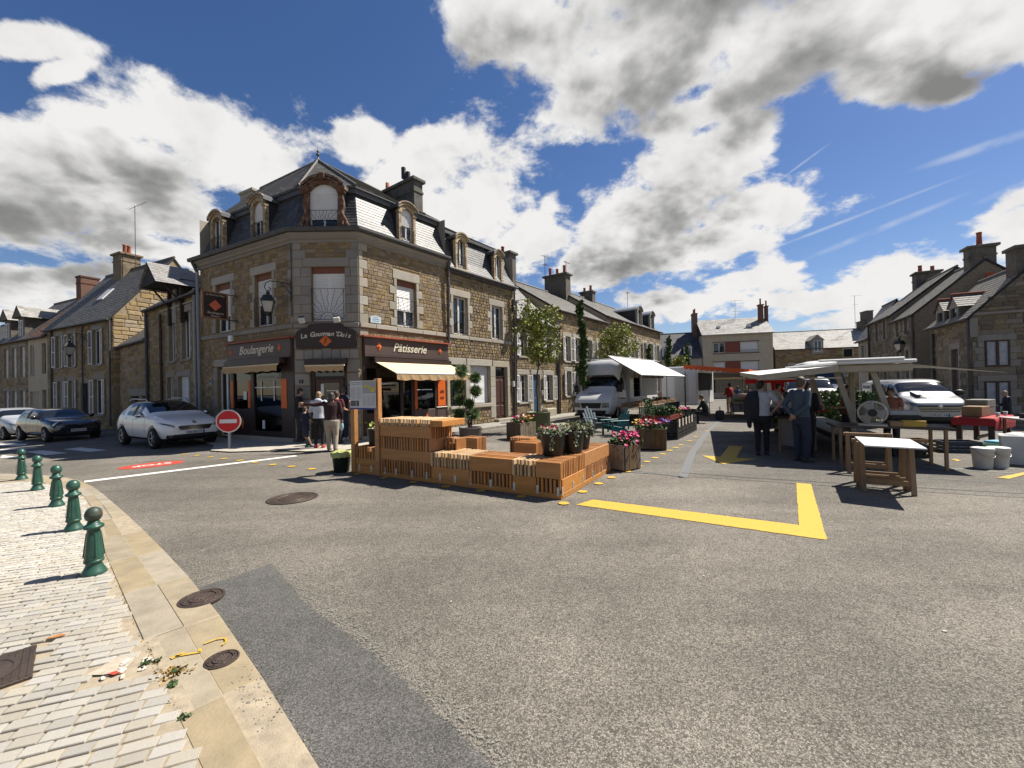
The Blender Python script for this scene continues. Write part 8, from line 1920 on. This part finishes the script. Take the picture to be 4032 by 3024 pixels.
cloth([(.15,6.3,1.80),(1.9,6.3,1.85),(1.9,6.35,1.70),(.15,6.35,1.66)],12,3,.0,M_REDC,'red_pelmet',sc2,FS);cloth([(.9,6.1,1.78),(1.35,6.1,1.78),(1.2,6.15,1.05),(.98,6.15,1.1)],8,6,.0,M_REDC,'red_hanging',sc2,FS)
cnt=stall_table(FS@T(.62,.9,0)@RZ(pi/2)@T(0,-.55,0),5.2,.75,.86,'long dark counter along the left side of the white stall',mat('counter_dark',(.035,.03,.028),.5),M_SKIRT)
mb=MB();mb.bbox(0,1.0,-.01,.01,.1,.84,.005);mb.build('skirt',M_SKIRT,cnt,FR(Vector((6.98,9.55)),Vector((-.2,.98))))
FTb=FR(Vector((6.45,8.30)),Vector((.89,-.455)));tb2=stall_table(FTb,1.75,.8,.80,'dark topped table with the fan at the front of the white stall',mat('counter_top_dark',(.07,.055,.045),.5))
# fan
Gf=FTb@T(.62,.12,.80)@RZ(radians(-14));fn=thing('standing_fan','round white cage fan on the front table of the stall','fan',Gf);M_FAN=mat('fan_cage',(.62,.58,.48),.4,.05,4,metal=.2);R0=.225
mb=MB();zc=R0+.03
for y_,rr_ in((-.09,.93),(0,1.0),(.09,.93)):mb.tube([(R0*rr_*cos(2*pi*k/32),y_,zc+R0*rr_*sin(2*pi*k/32))for k in range(32)],.010 if y_==0 else.004,5,closed=True)
for k in range(40):
    a=2*pi*k/40;c_,s_=cos(a),sin(a)
    for sg in(-1,1):mb.tube([(R0*c_,0,zc+R0*s_),(R0*.93*c_,sg*.09,zc+R0*.93*s_),(R0*.22*c_,sg*.11,zc+R0*.22*s_)],.0028,4,cap=False)
mb.build('cage',M_FAN,fn,Gf);mb=MB();mb.lathe([(.07,-.12),(.075,-.1),(.075,.1),(.05,.2)],16,0,T(0,0,zc)@RX(-pi/2));mb.build('motor',M_TRIM,fn,Gf)
for k in range(3):
    mb=MB();vs=[];
    for i in range(5):u=.06+(R0*.85-.06)*i/4;w_=.05+.09*i/4;vs+=[(u,-.02+.0*i,-w_*.6),(u,.03,w_)]
    mb.add(vs,[(2*i,2*i+1,2*i+3,2*i+2)for i in range(4)],0,True);mb.build('blade',mat('fan_blade',(.42,.41,.38),.35),fn,Gf@T(0,0,zc)@RY(2*pi*k/3+.3))
mb=MB();mb.tube([(-.2,0,.02),(.2,0,.02)],.02,6);mb.bbox(-.22,.22,-.12,.12,0,.03,.01);mb.build('stand',M_FAN,fn,Gf)
# goods on the stall
def box_item(F,sx,sy,sz,label,m,cat='box',name='box',group=None,b=.012):
    mb=MB();mb.bbox(-sx/2,sx/2,-sy/2,sy/2,0,sz,b);return tag(mb.build(name,m,None,F),label,cat,group)
crate(FTb@T(1.15,.35,.80),'black basket on the front table beside the fan',None,.42,.32,.2,'produce crates');box_item(FTb@T(1.20,.08,.80),.34,.16,.12,'yellow box on the front table right of the fan',mat('yellow_box',(.48,.32,.05),.7),name='yellow_box')
box_item(FTb@T(1.10,.34,1.0),.40,.26,.09,'grey lid lying on the black basket',mat('grey_lid',(.4,.4,.39),.5),'lid','lid');box_item(FTb@T(.95,.1,.80),.2,.2,.1,'small brown carton between fan and yellow box',M_KRAFT,name='carton')
produce(FS@T(.55,2.3,.87),'dark wrapped goods on the counter of the white stall',.5,2.2,M_BLK,90,.07,'goods',101,'goods on the white stall',.05,name='goods_heap');produce(FS@T(.6,4.6,.87),'pale wrapped goods at the back of the counter',.5,1.6,mat('pale_goods',(.4,.37,.32),.6),60,.06,'goods',102,'goods on the white stall',.05,name='goods_heap')
box_item(FS@T(.95,.75,.93)@RX(.35),.55,.06,.16,'transparent display screen at the front of the counter',clear_glass('screen'),'screen','display_screen');cloth([(.98,1.0,.98),(1.45,1.0,.99),(1.4,1.75,1.16),(1.0,1.75,1.15)],6,6,.02,M_REDC,'red_cloth_on_goods',cnt,FS)
for i,(y,m,lb)in enumerate(((1.05,MAT['tomato'],'tray of red goods at the near end of the stall counter'),(1.5,MAT['pale_goods'],'tray of pale cheese-like goods on the stall counter'),(1.95,MAT['onion'],'tray of brown goods on the stall counter'),(2.5,MAT['potato'],'tray of dull goods beyond the brown ones on the counter'))):
    crate(FS@T(.98,y,.865)@RZ(.05*i),lb.replace('tray of','low box for the'),M_TRW if i%2 else M_PLATE,.36,.40,.09);produce(FS@T(.98,y,.90),lb,.28,.32,m,26,.04,'goods',130+i,'goods on the white stall',.03,name='goods_heap')
for i,(x,y)in enumerate(((2.9,1.2),(3.3,2.2),(2.6,3.5))):crate(FS@T(x,y,0)@RZ(.3*i),'crate on the ground behind the white stall, %s'%('near the table','in the middle','far one')[i],M_TRW if i else M_CRB)
# shrubs in pots behind the stall
for i,(x,y)in enumerate(((11.6,15.2),(12.4,15.6),(13.1,15.4))):
    G=T(x,y,gz(x));t=thing('potted_shrub',('leafy shrub behind the stall, left one of three','leafy shrub behind the stall, middle one of three','leafy shrub behind the stall, right one of three')[i],'shrub',G,'shrubs behind the stall');lf=MB();rr=random.Random(120+i)
    for _ in range(900):a=rr.uniform(0,6.28);q=.5*sqrt(rr.random());leaf(lf,Vector((q*cos(a),q*sin(a),.3+1.05*rr.random())),rr,.11,.2)
    lf.build('foliage',M_LEAFD,t,G);mb=MB();mb.lathe([(.18,0),(.25,.4),(.22,.4)],14);mb.build('pot',M_BLK,t,G)
# trestles and white board
def trestle(F,w,h,d,label):
    t=thing('wooden_trestle',label,'trestle',F,'wooden trestles');
    for sx in(-1,1):
        for sy in(-1,1):mb=MB();mb.bbox(-.03,.03,-.022,.022,0,h*1.02,.004,0,T(sx*w/2,sy*d/2,0)@RX(sy*math.atan((d/2-.03)/h)));mb.build('leg',M_TRW,t,F)
    for(z,sy)in((.16,-1),(.16,1)):mb=MB();yy=sy*(d/2-(d/2-.03)*z/h);mb.bbox(-w/2,w/2,yy-.012,yy+.012,z-.04,z+.04,.004);mb.build('rail',M_TRW,t,F)
    mb=MB();mb.bbox(-w/2-.06,w/2+.06,-.035,.035,h-.06,h,.005);mb.build('top_rail',M_TRW,t,F);return t
tw=Vector((5.62,6.24));td=Vector((.56,-.38)).normalized()
for i,(p,lb)in enumerate(((tw+Vector((.05,.08)),'nearest wooden trestle carrying the white board'),(tw+Vector((.25,.42)),'second wooden trestle under the white board'),(tw+Vector((.82,1.30)),'farthest wooden trestle next to the fan table'))):trestle(FR(p,td),.56,.74-.004*i,.34,lb)
bq=[gpx(3405,1748,.78),gpx(3651,1761,.78),gpx(3582,1724,.78),gpx(3366,1714,.78)]
mb=MB();mb.vprism(bq,.745,.762);tag(mb.build('white_table_board',mat('white_board',(.80,.80,.82),.4,.03,2)),'white board lying on the wooden trestles at the front','board')
# red-clothed table, boxes, tubs
FRt2=FR(Vector((11.55,10.4)),Vector((.88,.47)).normalized());rt2=thing('red_cloth_table','small wooden table under a red cloth before the silver van','table',FRt2)
mb=MB();mb.bbox(0,1.5,-.35,.35,.66,.70,.01);mb.build('table_top',M_TRW,rt2,FRt2)
for x in(.12,1.38):
    for y in(-.28,.28):mb=MB();mb.bbox(x-.05,x+.05,y-.05,y+.05,0,.66,.008);mb.build('leg',M_WOODD,rt2,FRt2)
mb=MB();mb.bbox(.12,1.38,-.03,.03,.15,.22,.008);mb.build('stretcher',M_WOODD,rt2,FRt2)
vs=[];nx,ny=24,14
for j in range(ny+1):
    for i in range(nx+1):
        x=-.18+1.86*i/nx;y=-.62+1.2*j/ny;dx=max(0,-x,x-1.5);dy=max(0,-.36-y,y-.36);d_=max(dx,dy);vs.append((min(max(x,-.03),1.53),min(max(y,-.385),.385),.708-d_*1.15+(.008*sin(i*1.3)*(1 if d_>0 else.0))))
mb=MB();mb.add(vs,[(j*(nx+1)+i,j*(nx+1)+i+1,(j+1)*(nx+1)+i+1,(j+1)*(nx+1)+i)for j in range(ny)for i in range(nx)],0,True);tag(mb.build('red_tablecloth',mat('red_tablecloth',(.42,.025,.03),.8,.1,5),None,FRt2),'red cloth draped over the small table before the van','tablecloth')
box_item(FRt2@T(.42,.05,.71),.62,.36,.26,'brown cardboard box on the red-clothed table',M_KRAFT);
for i in range(2):box_item(FRt2@T(1.02+.02*i,.12,.71+.21*i),.62,.42,.20,('lower grey green tray box on the red-clothed table','upper grey green tray box on the red-clothed table')[i],mat('tray_grey',(.20,.20,.16),.6),group='tray boxes on the red table')
for i,x in enumerate((.62,1.2)):mb=MB();mb.lathe([(.035,0),(.045,.1),(.04,.1)],12);tag(mb.build('cup',M_PLATE,None,FRt2@T(x,-.28,.71)),('white cup at the left on the red-clothed table','white cup at the right on the red-clothed table')[i],'cup','cups on the red table')
crate(FR(Vector((10.2,9.55)),Vector((.9,-.3))),'dark blue crate on the ground at the red-clothed table',mat('crate_blue',(.012,.025,.05),.5),.7,.42,.26)
def tub(F,r0,r1,h,label,m,lid=None,group='tubs and buckets',name='bucket'):
    t=thing(name,label,'bucket',F,group);mb=MB();mb.lathe([(r0,0),(r0*1.01,.01),(r1*.99,h*.86),(r1*1.03,h*.87),(r1*1.03,h*.93),(r1,h*.94),(r1,h),(r1*.95,h),(r1*.94,h*.9)],28);mb.build('bucket',m,t,F)
    mb=MB();mb.lathe([(.001,h*.965),(r1*.97,h*.97)],24,cap=False)if lid is None else mb.lathe([(r1*1.04,h*.95),(r1*1.05,h*1.0),(r1*.9,h*1.02),(.001,h*1.01)],28);mb.build('lid',lid or m,t,F)
    mb=MB();mb.tube([(r1*cos(a_)*1.03,-r1*sin(a_)*1.05,h*.88-.12*sin(a_))for a_ in[pi*k/8 for k in range(9)]],.004,4);mb.build('handle',M_RIM,t,F);return t
M_TUB=mat('white_tub',(.62,.60,.54),.5,.06,6,dirt=.2,dirtcol=(.45,.42,.35));Mlid=mat('tub_lid',(.78,.77,.73),.45,.04,5)
tub(T(8.80,7.78,0),.125,.15,.38,'white bucket at the right foreground, left one of the pair',M_TUB,Mlid);tub(T(9.12,7.80,0),.125,.15,.38,'white bucket at the right foreground, right one of the pair',M_TUB,Mlid)
G=FR(Vector((9.85,8.1)),Vector((.7,-.7)))@S3(.85,.85,.85);t=thing('white_bin','large white square bin at the right picture edge','bin',G);mb=MB();mb.add([(-.22,-.2,0),(.22,-.2,0),(.22,.2,0),(-.22,.2,0),(-.27,-.25,.62),(.27,-.25,.62),(.27,.25,.62),(-.27,.25,.62)],[(0,3,2,1),(0,1,5,4),(1,2,6,5),(2,3,7,6),(3,0,4,7)]);mb.build('bin',mat('bin_white',(.56,.57,.56),.5,.08,4),t,G);mb=MB();mb.bbox(-.29,.29,-.27,.27,.62,.66,.02);mb.build('rim',MAT['bin_white'],t,G);mb=MB();mb.ell((0,0,.62),(.24,.22,.10),14,8);mb.build('bag',mat('white_bag',(.72,.71,.70),.5,.1,8),t,G)
mb=MB();mb.lathe([(.2,0),(.3,.16),(.31,.16),(.29,.15),(.2,.02)],24);tag(mb.build('green_basin',mat('green_basin',(.02,.13,.08),.45),None,T(10.9,9.65,0)),'green plastic basin on the ground in front of the red-clothed table','basin');box_item(T(11.5,9.75,0)@RZ(.2),.5,.4,.2,'pale tub with a light blue cloth beside the green basin',mat('blue_cloth',(.16,.42,.62),.7),'tub','tub')
FFl=FR(Vector((11.7,9.4)),Vector((.93,-.36)));fl=stall_table(FFl,2.4,1.0,.72,'flea market table cut off by the right picture edge',mat('table_grey',(.45,.43,.40),.6))
rr=random.Random(77)
for i,(lb,c)in enumerate((('dark folded clothes on the flea market table',(.05,.045,.06)),('grey plates on the flea market table',(.42,.42,.43)),('brown frame leaning on the flea market table',(.20,.09,.05)),('white papers on the flea market table',(.66,.63,.58)),('black bag on the flea market table',(.02,.02,.02)))):box_item(FFl@T(.3+i*.42,.35+.2*(i%2),.72)@RZ(rr.uniform(-.5,.5)),.36,.3,(.12,.06,.16,.04,.14)[i],lb,mat('flea_%d'%i,c,.8),('clothes','plates','frame','papers','bag')[i],('clothes_pile','plate_stack','brown_frame','paper_pile','black_bag')[i])
# yellow warning sign behind the canopy
G=FR(Vector((16.5,19.6)),Vector((.8,-.6)),gz(16.5));t=thing('yellow_warning_sign','yellow diamond sign with red mark above the big canopy','road sign',G);mb=MB();mb.tube([(0,0,0),(0,0,2.5)],.03,8);mb.build('post',M_PIPE,t,G);mb=MB();mb.prism([(-.42,2.55),(0,2.3),(.42,2.55),(0,2.82)],-.03,0);pl=mb.build('panel',P_YEL,t,G);mb=MB();mb.prism([(-.07,2.45),(.03,2.42),(.08,2.68),(-.02,2.70)],-.04,-.031);mb.build('symbol',M_REDC,pl,G)
# ------------------------------------------------------------------ people
SKIN=mat('skin',(.46,.27,.19),.6,.08,8);
def remesh(mb,m,voxel,name,parent,F,extra=None):
    me=mb.mesh('t',m);o=bpy.data.objects.new('t',me);SCR.collection.objects.link(o);r=o.modifiers.new('r','REMESH');r.mode='VOXEL';r.voxel_size=voxel;s=o.modifiers.new('s','SMOOTH');s.factor=.6;s.iterations=4
    e=eval_mesh(o);bpy.data.objects.remove(o)
    out=MB();out.add([v.co[:]for v in e.vertices],[tuple(p.vertices)for p in e.polygons],0,True)
    if extra:out.add(extra.v,extra.f,0,True)
    return out.build(name,m,parent,F)
def limb(mb,pts,rs,n=10):
    mb.tube(pts,rs,n)
    for p,r in zip(pts,rs):mb.ell(p,r*.99,10,6)
def loft(mb,rings,n=14):
    """rings: (cx, cy, z, rx, ry)"""
    vs=[(cx+rx*cos(2*pi*k/n),cy+ry*sin(2*pi*k/n),z)for(cx,cy,z,rx,ry)in rings for k in range(n)]
    fs=[(i*n+k,i*n+(k+1)%n,(i+1)*n+(k+1)%n,(i+1)*n+k)for i in range(len(rings)-1)for k in range(n)];e=len(rings)-1
    mb.add(vs,fs+[tuple(range(n-1,-1,-1)),tuple(e*n+k for k in range(n))])
def hand(mb,w,d,s):
    """palm and five curled fingers leaving the wrist w along d"""
    d=d.normalized();u=d.orthogonal().normalized();v=d.cross(u);mb.ell(w+d*.045*s,(.036*s,)*3,8,6);mb.tube([w,w+d*.08*s],[.022*s,.034*s],8)
    for k in range(4):b=w+d*.078*s+v*(k-1.5)*.019*s;L=(.062,.074,.07,.055)[k]*s;mb.tube([b,b+d*L*.55+u*.006,b+d*L*.8+u*.03*s],[.0095*s,.009*s,.007*s],6)
    b=w+d*.03*s-v*.03*s;mb.tube([b,b+d*.03*s-v*.025*s,b+d*.06*s-v*.026*s+u*.012],[.011*s,.010*s,.008*s],6)
def person(F,label,h=1.72,top=(.03,.03,.03),legs=(.02,.02,.025),hair=(.05,.03,.02),sleeve='short',legwear='long',L=None,R=None,lean=(0,0),head=0.0,stance=(.11,.02,-.02),shoes=(.03,.03,.03),hairlen=.0,cap=None,width=1.0,step=0.0,sit=False,hood=False,neck_tilt=0.0,voxel=.017,belly=1.0,beard=None):
    """stands on z=0 facing +y; L / R = (elbow, wrist) of each arm, given for a 1.75 m figure; body is one continuous skin"""
    s=h/1.75;t=thing('person',label,'person',F,None);lx,ly=lean;V=lambda x,y,z:Vector((x,y,z))*s
    hipz=.90 if not sit else.46;off=hipz-.90
    sh=[V(-.185*width+lx,ly,1.42+off),V(.185*width+lx,ly,1.42+off)]
    if sit:knees=[V(-.14,.42,.46),V(.14,.42,.46)];ank=[V(-.14,.40,.07),V(.14,.40,.07)]
    else:knees=[V(-stance[0]+.005,.03+step*.5,.48),V(stance[0]-.005,.03-step*.35,.48)];ank=[V(-stance[0],stance[1]+step,.08),V(stance[0],stance[2]-step*.9,.08)]
    hips=[V(-.09*width,0,hipz-.02),V(.09*width,0,hipz-.02)]
    df=[((-.25,-.03,1.14+off),(-.24,.06,.90+off)),((.25,-.03,1.14+off),(.24,.06,.90+off))];arms=[]
    for k,a in enumerate((L,R)):a=a or df[k];arms.append((V(*a[0]),V(*a[1])))
    def torso(mb,g=0.0):
        w=width;loft(mb,[(0,0,(hipz-.10)*s,(.15*w+g)*s,(.115*w+g)*s),(0,0,(hipz)*s,(.172*w+g)*s,(.13*w*belly+g)*s),(lx*.3*s,ly*.3*s,(1.06+off)*s,(.150*w+g)*s,(.115*w*belly+g)*s),(lx*.6*s,ly*.6*s,(1.22+off)*s,(.170*w+g)*s,(.122*w+g)*s),(lx*.9*s,ly*.9*s,(1.36+off)*s,(.190*w+g)*s,(.108*w+g)*s),(lx*s,ly*s,(1.44+off)*s,(.150*w+g)*s,(.085+g)*s),(lx*s,ly*s,(1.48+off)*s,(.07+g*.6)*s,(.065+g*.6)*s)])
    hc=V(lx,ly+.03+neck_tilt,1.63+off-abs(neck_tilt)*.3);ca,sa=cos(head),sin(head)
    b=MB();torso(b);fx=MB()
    limb(b,[V(lx,ly,1.42+off),V(lx,ly+.02+neck_tilt*.6,1.55+off)],[.062*s,.055*s]);b.ell(hc,(.075*s,.092*s,.112*s),14,10);fwd=Vector((-sa,ca,0));rt=Vector((ca,sa,0))
    b.ell(hc+fwd*.03*s-Vector((0,0,.05*s)),(.06*s,.06*s,.065*s),10,8);fx.ell(hc+fwd*.098*s-Vector((0,0,.01*s)),(.013*s,.018*s,.022*s),8,6)
    for q in(-1,1):fx.ell(hc+rt*.077*s*q-Vector((0,0,.01*s)),(.014*s,.02*s,.03*s),8,6)
    for k in(0,1):
        e,w=arms[k];limb(b,[sh[k],e,w],[.055*s,.043*s,.028*s]);hand(fx,w,(w-e),s)
        limb(b,[hips[k],knees[k],ank[k]],[.088*width*s,.058*s,.038*s]);f=ank[k]+Vector((0,.07*s,-.045*s));b.ell(f,(.042*s,.11*s,.032*s),10,6)
    remesh(b,SKIN,voxel,'body',t,F,fx)
    for q in(-1,1):mb=MB();mb.ell(hc+fwd*.080*s+rt*.032*s*q+Vector((0,0,.012*s)),.011*s,6,5);mb.build('eye',M_TRIM,t,F)
    c=MB();torso(c,.014)
    for k in(0,1):
        e,w=arms[k];end=sh[k].lerp(e,.62)if sleeve=='short' else None
        limb(c,[sh[k],end],[.070*s,.062*s])if sleeve=='short' else limb(c,[sh[k],e,e.lerp(w,.93)],[.070*s,.056*s,.043*s])
    if hood:c.ell(V(lx,ly-.07,1.47+off),(.12*s,.07*s,.07*s),12,8)
    tm=mat('cloth_%02.0f_%02.0f_%02.0f_%d'%(top[0]*100,top[1]*100,top[2]*100,int(sum(top)*1e4)%977),top,.85,.12,9,bump=.25,bscale=14);remesh(c,tm,voxel,'jumper' if sleeve=='long' else 'shirt',t,F)
    c=MB();loft(c,[(0,0,(hipz-.14)*s,(.168*width)*s,(.13*width)*s),(0,0,hipz*s,(.19*width)*s,(.147*width*belly)*s),(lx*.2*s,ly*.2*s,(hipz+.07)*s,(.170*width)*s,(.13*width*belly)*s)])
    for k in(0,1):
        if legwear=='shorts':limb(c,[hips[k],hips[k].lerp(knees[k],.92)],[.108*width*s,.088*width*s])
        else:f_=1.0 if legwear=='slim' else 1.22;limb(c,[hips[k],knees[k],knees[k].lerp(ank[k],.97)],[.103*width*s,.068*f_*s,.047*f_*1.12*s])
    lm=mat('legs_%02.0f_%02.0f_%02.0f_%d'%(legs[0]*100,legs[1]*100,legs[2]*100,int(sum(legs)*1e4)%977),legs,.85,.15,9,bump=.25,bscale=14);remesh(c,lm,voxel,'shorts' if legwear=='shorts' else 'trousers',t,F)
    sm_=mat('shoe_%02.0f_%02.0f'%(shoes[0]*100,shoes[1]*100),shoes,.6)
    for k in(0,1):mb=MB();a=ank[k];mb.ell((a.x,a.y+.055*s,.045*s+a.z-.08*s),(.052*s,.135*s,.05*s),12,8);mb.ell((a.x,a.y-.01*s,a.z-.01*s),(.048*s,.055*s,.045*s),10,6);mb.box(a.x-.048*s,a.x+.048*s,a.y-.07*s,a.y+.18*s,a.z-.08*s,a.z-.06*s);mb.build('shoe',sm_,t,F)
    hm=mat('hair_%02.0f_%02.0f'%(hair[0]*100,hair[1]*100),hair,.6,.3,40);c=MB();c.ell(hc-fwd*.014*s+Vector((0,0,.026*s)),(.086*s,.098*s,.10*s),14,10)
    c.ell(hc-fwd*.05*s-Vector((0,0,.03*s)),(.072*s,.06*s,.08*s),12,8)
    if hairlen:c.ell(hc-fwd*.055*s-Vector((0,0,(.05+hairlen*.5)*s)),(.082*s,.055*s,(.09+hairlen*.5)*s),12,8)
    o=remesh(c,hm,voxel*.8,'hair',t,F)
    if cap:mb=MB();mb.ell(hc+Vector((0,0,.045*s)),(.096*s,.108*s,.085*s),14,8);mb.ell(hc+fwd*.13*s+Vector((0,0,.05*s)),(.075*s,.075*s,.012*s),12,6);mb.build('cap',mat('cap_%02.0f'%(cap[0]*100),cap,.8),t,F)
    if beard:mb=MB();mb.ell(hc+fwd*.055*s-Vector((0,0,.075*s)),(.06*s,.05*s,.05*s),10,8);mb.build('beard',mat('beard',beard,.8,.3,40),t,F)
    return t
def stand(px,py,face_px=None,ang=None,z=None):
    x,y=gpx(px,py);z=gz(x)if z is None else z
    return T(x,y,z)@RZ(radians(ang or 0))
AH=((-.30,-.06,1.16),(-.20,.10,1.0));AHr=((.30,-.06,1.16),(.20,.10,1.0));FOLD=((-.27,.02,1.14),(.02,.22,1.16)),((.27,.02,1.14),(-.04,.24,1.12));FWDa=((-.25,.05,1.13),(-.16,.30,1.10)),((.25,.05,1.13),(.16,.30,1.10));HIP=((.36,-.06,1.18),(.24,.10,1.0))
# queue outside the bakery (angles: 0 looks away from the camera)
person(stand(1178,1748,ang=-60,z=.09),'man in a black t-shirt looking down by the shop window',1.74,(.012,.012,.013),(.02,.02,.025),(.035,.02,.015),'short','long',*FOLD,neck_tilt=.03)
person(stand(1205,1768,ang=-35,z=.04),'boy in navy t-shirt and shorts leaning on the green bollard',1.22,(.012,.017,.045),(.016,.02,.04),(.06,.035,.02),'short','shorts',((-.27,-.02,1.16),(-.17,.12,1.0)),((.24,.10,1.14),(.16,.28,1.02)),lean=(-.05,-.02),stance=(.07,.16,.20),shoes=(.05,.05,.08))
person(stand(1258,1768,ang=8,z=.04),'woman in white hoodie and black leggings with fair hair tied up',1.66,(.58,.60,.66),(.010,.010,.011),(.32,.21,.11),'long','slim',*FOLD,shoes=(.45,.08,.05),hood=True,hairlen=.03)
person(stand(1308,1778,ang=6),'woman in dark maroon jumper and beige trousers pointing left',1.67,(.035,.012,.012),(.40,.33,.26),(.045,.038,.035),'long','long',((-.50,.02,1.38),(-.80,.06,1.43)),((.28,.0,1.14),(.25,.12,.93)),width=1.18,shoes=(.06,.03,.03),hairlen=.05,step=.05,belly=1.1)
person(stand(1352,1741,ang=-25,z=.085),'man in navy t-shirt with hand on hip beside the shop door',1.76,(.016,.02,.035),(.022,.03,.05),(.10,.07,.05),'short','long',AH,((.40,-.05,1.22),(.24,.06,1.02)),shoes=(.5,.5,.48),head=.5)
person(stand(1275,1731,ang=-150,z=.1),'bearded man with dark cap in front of the bakery door',1.80,(.014,.014,.014),(.02,.02,.02),(.04,.025,.02),'short','long',AH,AHr,cap=(.03,.018,.015),beard=(.04,.022,.014),head=-.6)
person(stand(1328,1752,ang=-10,z=.06),'woman in wine red t-shirt mostly hidden behind the pointing woman',1.64,(.13,.012,.02),(.02,.02,.025),(.06,.035,.03),'short','long',*FWDa)
mb=MB();mb.ell((0,0,0),(.07,.05,.22),12,10);mb.ell((.03,0,-.12),(.06,.04,.14),10,8);mb.build('sweater_bundle',mat('pale_turquoise',(.36,.58,.60),.85,.15,9,bump=.3),None,T(*(Vector(gpx(1343,1755)).to_3d()+Vector((0,0,.72)))),'pale turquoise sweater held at the hip of the hidden woman','sweater')
# shoppers at the white stall
m1=person(T(5.78,9.62,0)@RZ(radians(-28)),'man in pale shirt carrying a dark jacket over his shoulder',1.76,(.46,.47,.52),(.012,.012,.016),(.02,.014,.012),'short','slim',((-.26,.0,1.20),(-.20,.12,1.34)),((.36,-.04,1.18),(.22,.06,1.0)),stance=(.09,-.03,.06),head=-.5)
G=T(5.78,9.62,0)@RZ(radians(-28));mb=MB();loft(mb,[(-.20,-.10,.82,.15,.05),(-.21,-.13,1.05,.17,.07),(-.20,-.12,1.3,.16,.08),(-.16,-.04,1.46,.12,.10),(-.14,.02,1.50,.07,.07)]);limb(mb,[Vector((-.24,-.14,1.1)),Vector((-.26,-.16,.8)),Vector((-.25,-.14,.68))],[.07,.06,.05]);jk=tag(remesh(mb,mat('dark_jacket',(.014,.015,.022),.8,.2,9,bump=.3,bscale=14),.02,'jacket',None,G),'dark jacket slung over the shoulder of the man in the pale shirt','jacket')
person(T(6.12,8.80,0)@RZ(radians(-78)),'man in blue denim shirt with hands behind his back',1.80,(.06,.09,.12),(.025,.035,.06),(.085,.06,.035),'long','long',((-.28,-.12,1.16),(-.06,-.18,.98)),((.28,-.12,1.16),(.05,-.19,.96)),head=.25,shoes=(.05,.04,.03))
person(T(6.58,9.32,0)@RZ(radians(-70)),'shopper in black coat with backpack at the stall counter',1.70,(.008,.008,.009),(.01,.01,.012),(.02,.015,.013),'long','long',*FWDa,width=1.2)
person(T(7.62,11.55,0)@RZ(radians(-60)),'boy in pale t-shirt, shorts and black and white cap',1.42,(.52,.48,.47),(.03,.035,.04),(.05,.035,.03),'short','shorts',*FWDa,cap=(.05,.05,.05))
person(T(9.05,14.2,0)@RZ(radians(-100)),'woman with backpack looking into her bag beyond the stall',1.66,(.42,.40,.38),(.035,.012,.010),(.03,.018,.015),'short','long',*FWDa,neck_tilt=.04)
G=T(8.75,14.0,0)@RZ(.4);t=thing('shopping_bag','white carrier bag with green print held by the woman beyond the stall','bag',G,'bags on the ground');mb=MB();mb.bbox(-.28,.28,-.12,.12,.12,.55,.05);bg_=mb.build('bag',mat('carrier_white',(.50,.50,.48),.5,.1,6),t,G);mb=MB();mb.ell((0,-.13,.4),(.12,.01,.1),10,6);mb.build('print',mat('print_green',(.10,.28,.05),.6),bg_,G);mb=MB();mb.tube([(-.1,0,.55),(0,0,.78),(.1,0,.55)],.01,5);mb.build('handle',M_PLATE,t,G)
person(FS@T(2.2,2.6,0)@RZ(radians(100)),'stallholder with long reddish hair under the white canopy',1.58,(.16,.05,.04),(.03,.03,.04),(.10,.03,.015),'short','long',*FWDa,hairlen=.14);person(FS@T(2.95,2.2,0)@RZ(radians(140)),'second stallholder in salmon top behind the leaning support',1.50,(.36,.16,.12),(.03,.03,.04),(.05,.03,.02),'short','long',*FOLD)
person(FTk@T(1.2,-.75,0)@RZ(radians(180)),'greengrocer in dark apron behind the produce table',1.72,(.04,.05,.07),(.03,.03,.03),(.03,.02,.015),'short','long',*FWDa)
person(T(8.25,17.6,0)@RZ(radians(70)),'crouching shopper in black bending to the ground by the vegetables',1.65,(.012,.013,.013),(.012,.02,.016),(.04,.03,.02),'long','long',((-.22,.20,.86),(-.16,.38,.62)),((.22,.20,.86),(.16,.38,.62)),lean=(0,.14),sit=True,neck_tilt=.06,width=1.15)
person(stand(2875,1625,ang=20),'man in red jumper and beige trousers at the far trailer',1.74,(.30,.02,.018),(.33,.27,.2),(.03,.02,.018),'long','long',*FWDa,width=1.1)
person(stand(2905,1600,ang=5),'dark-haired woman in blue top behind the notice board',1.66,(.03,.045,.09),(.02,.02,.03),(.025,.018,.015),'short','long',hairlen=.06);person(stand(2945,1600,ang=-15),'woman with long fair hair behind the notice board',1.66,(.12,.09,.08),(.02,.02,.03),(.45,.33,.17),'short','long',hairlen=.12)
person(stand(3968,1664,ang=60),'grey-haired person in dark clothes at the right house front',1.50,(.02,.022,.03),(.02,.02,.02),(.36,.26,.20),'long','long',*FWDa,neck_tilt=.05)
bpy.data.scenes.remove(SCR)
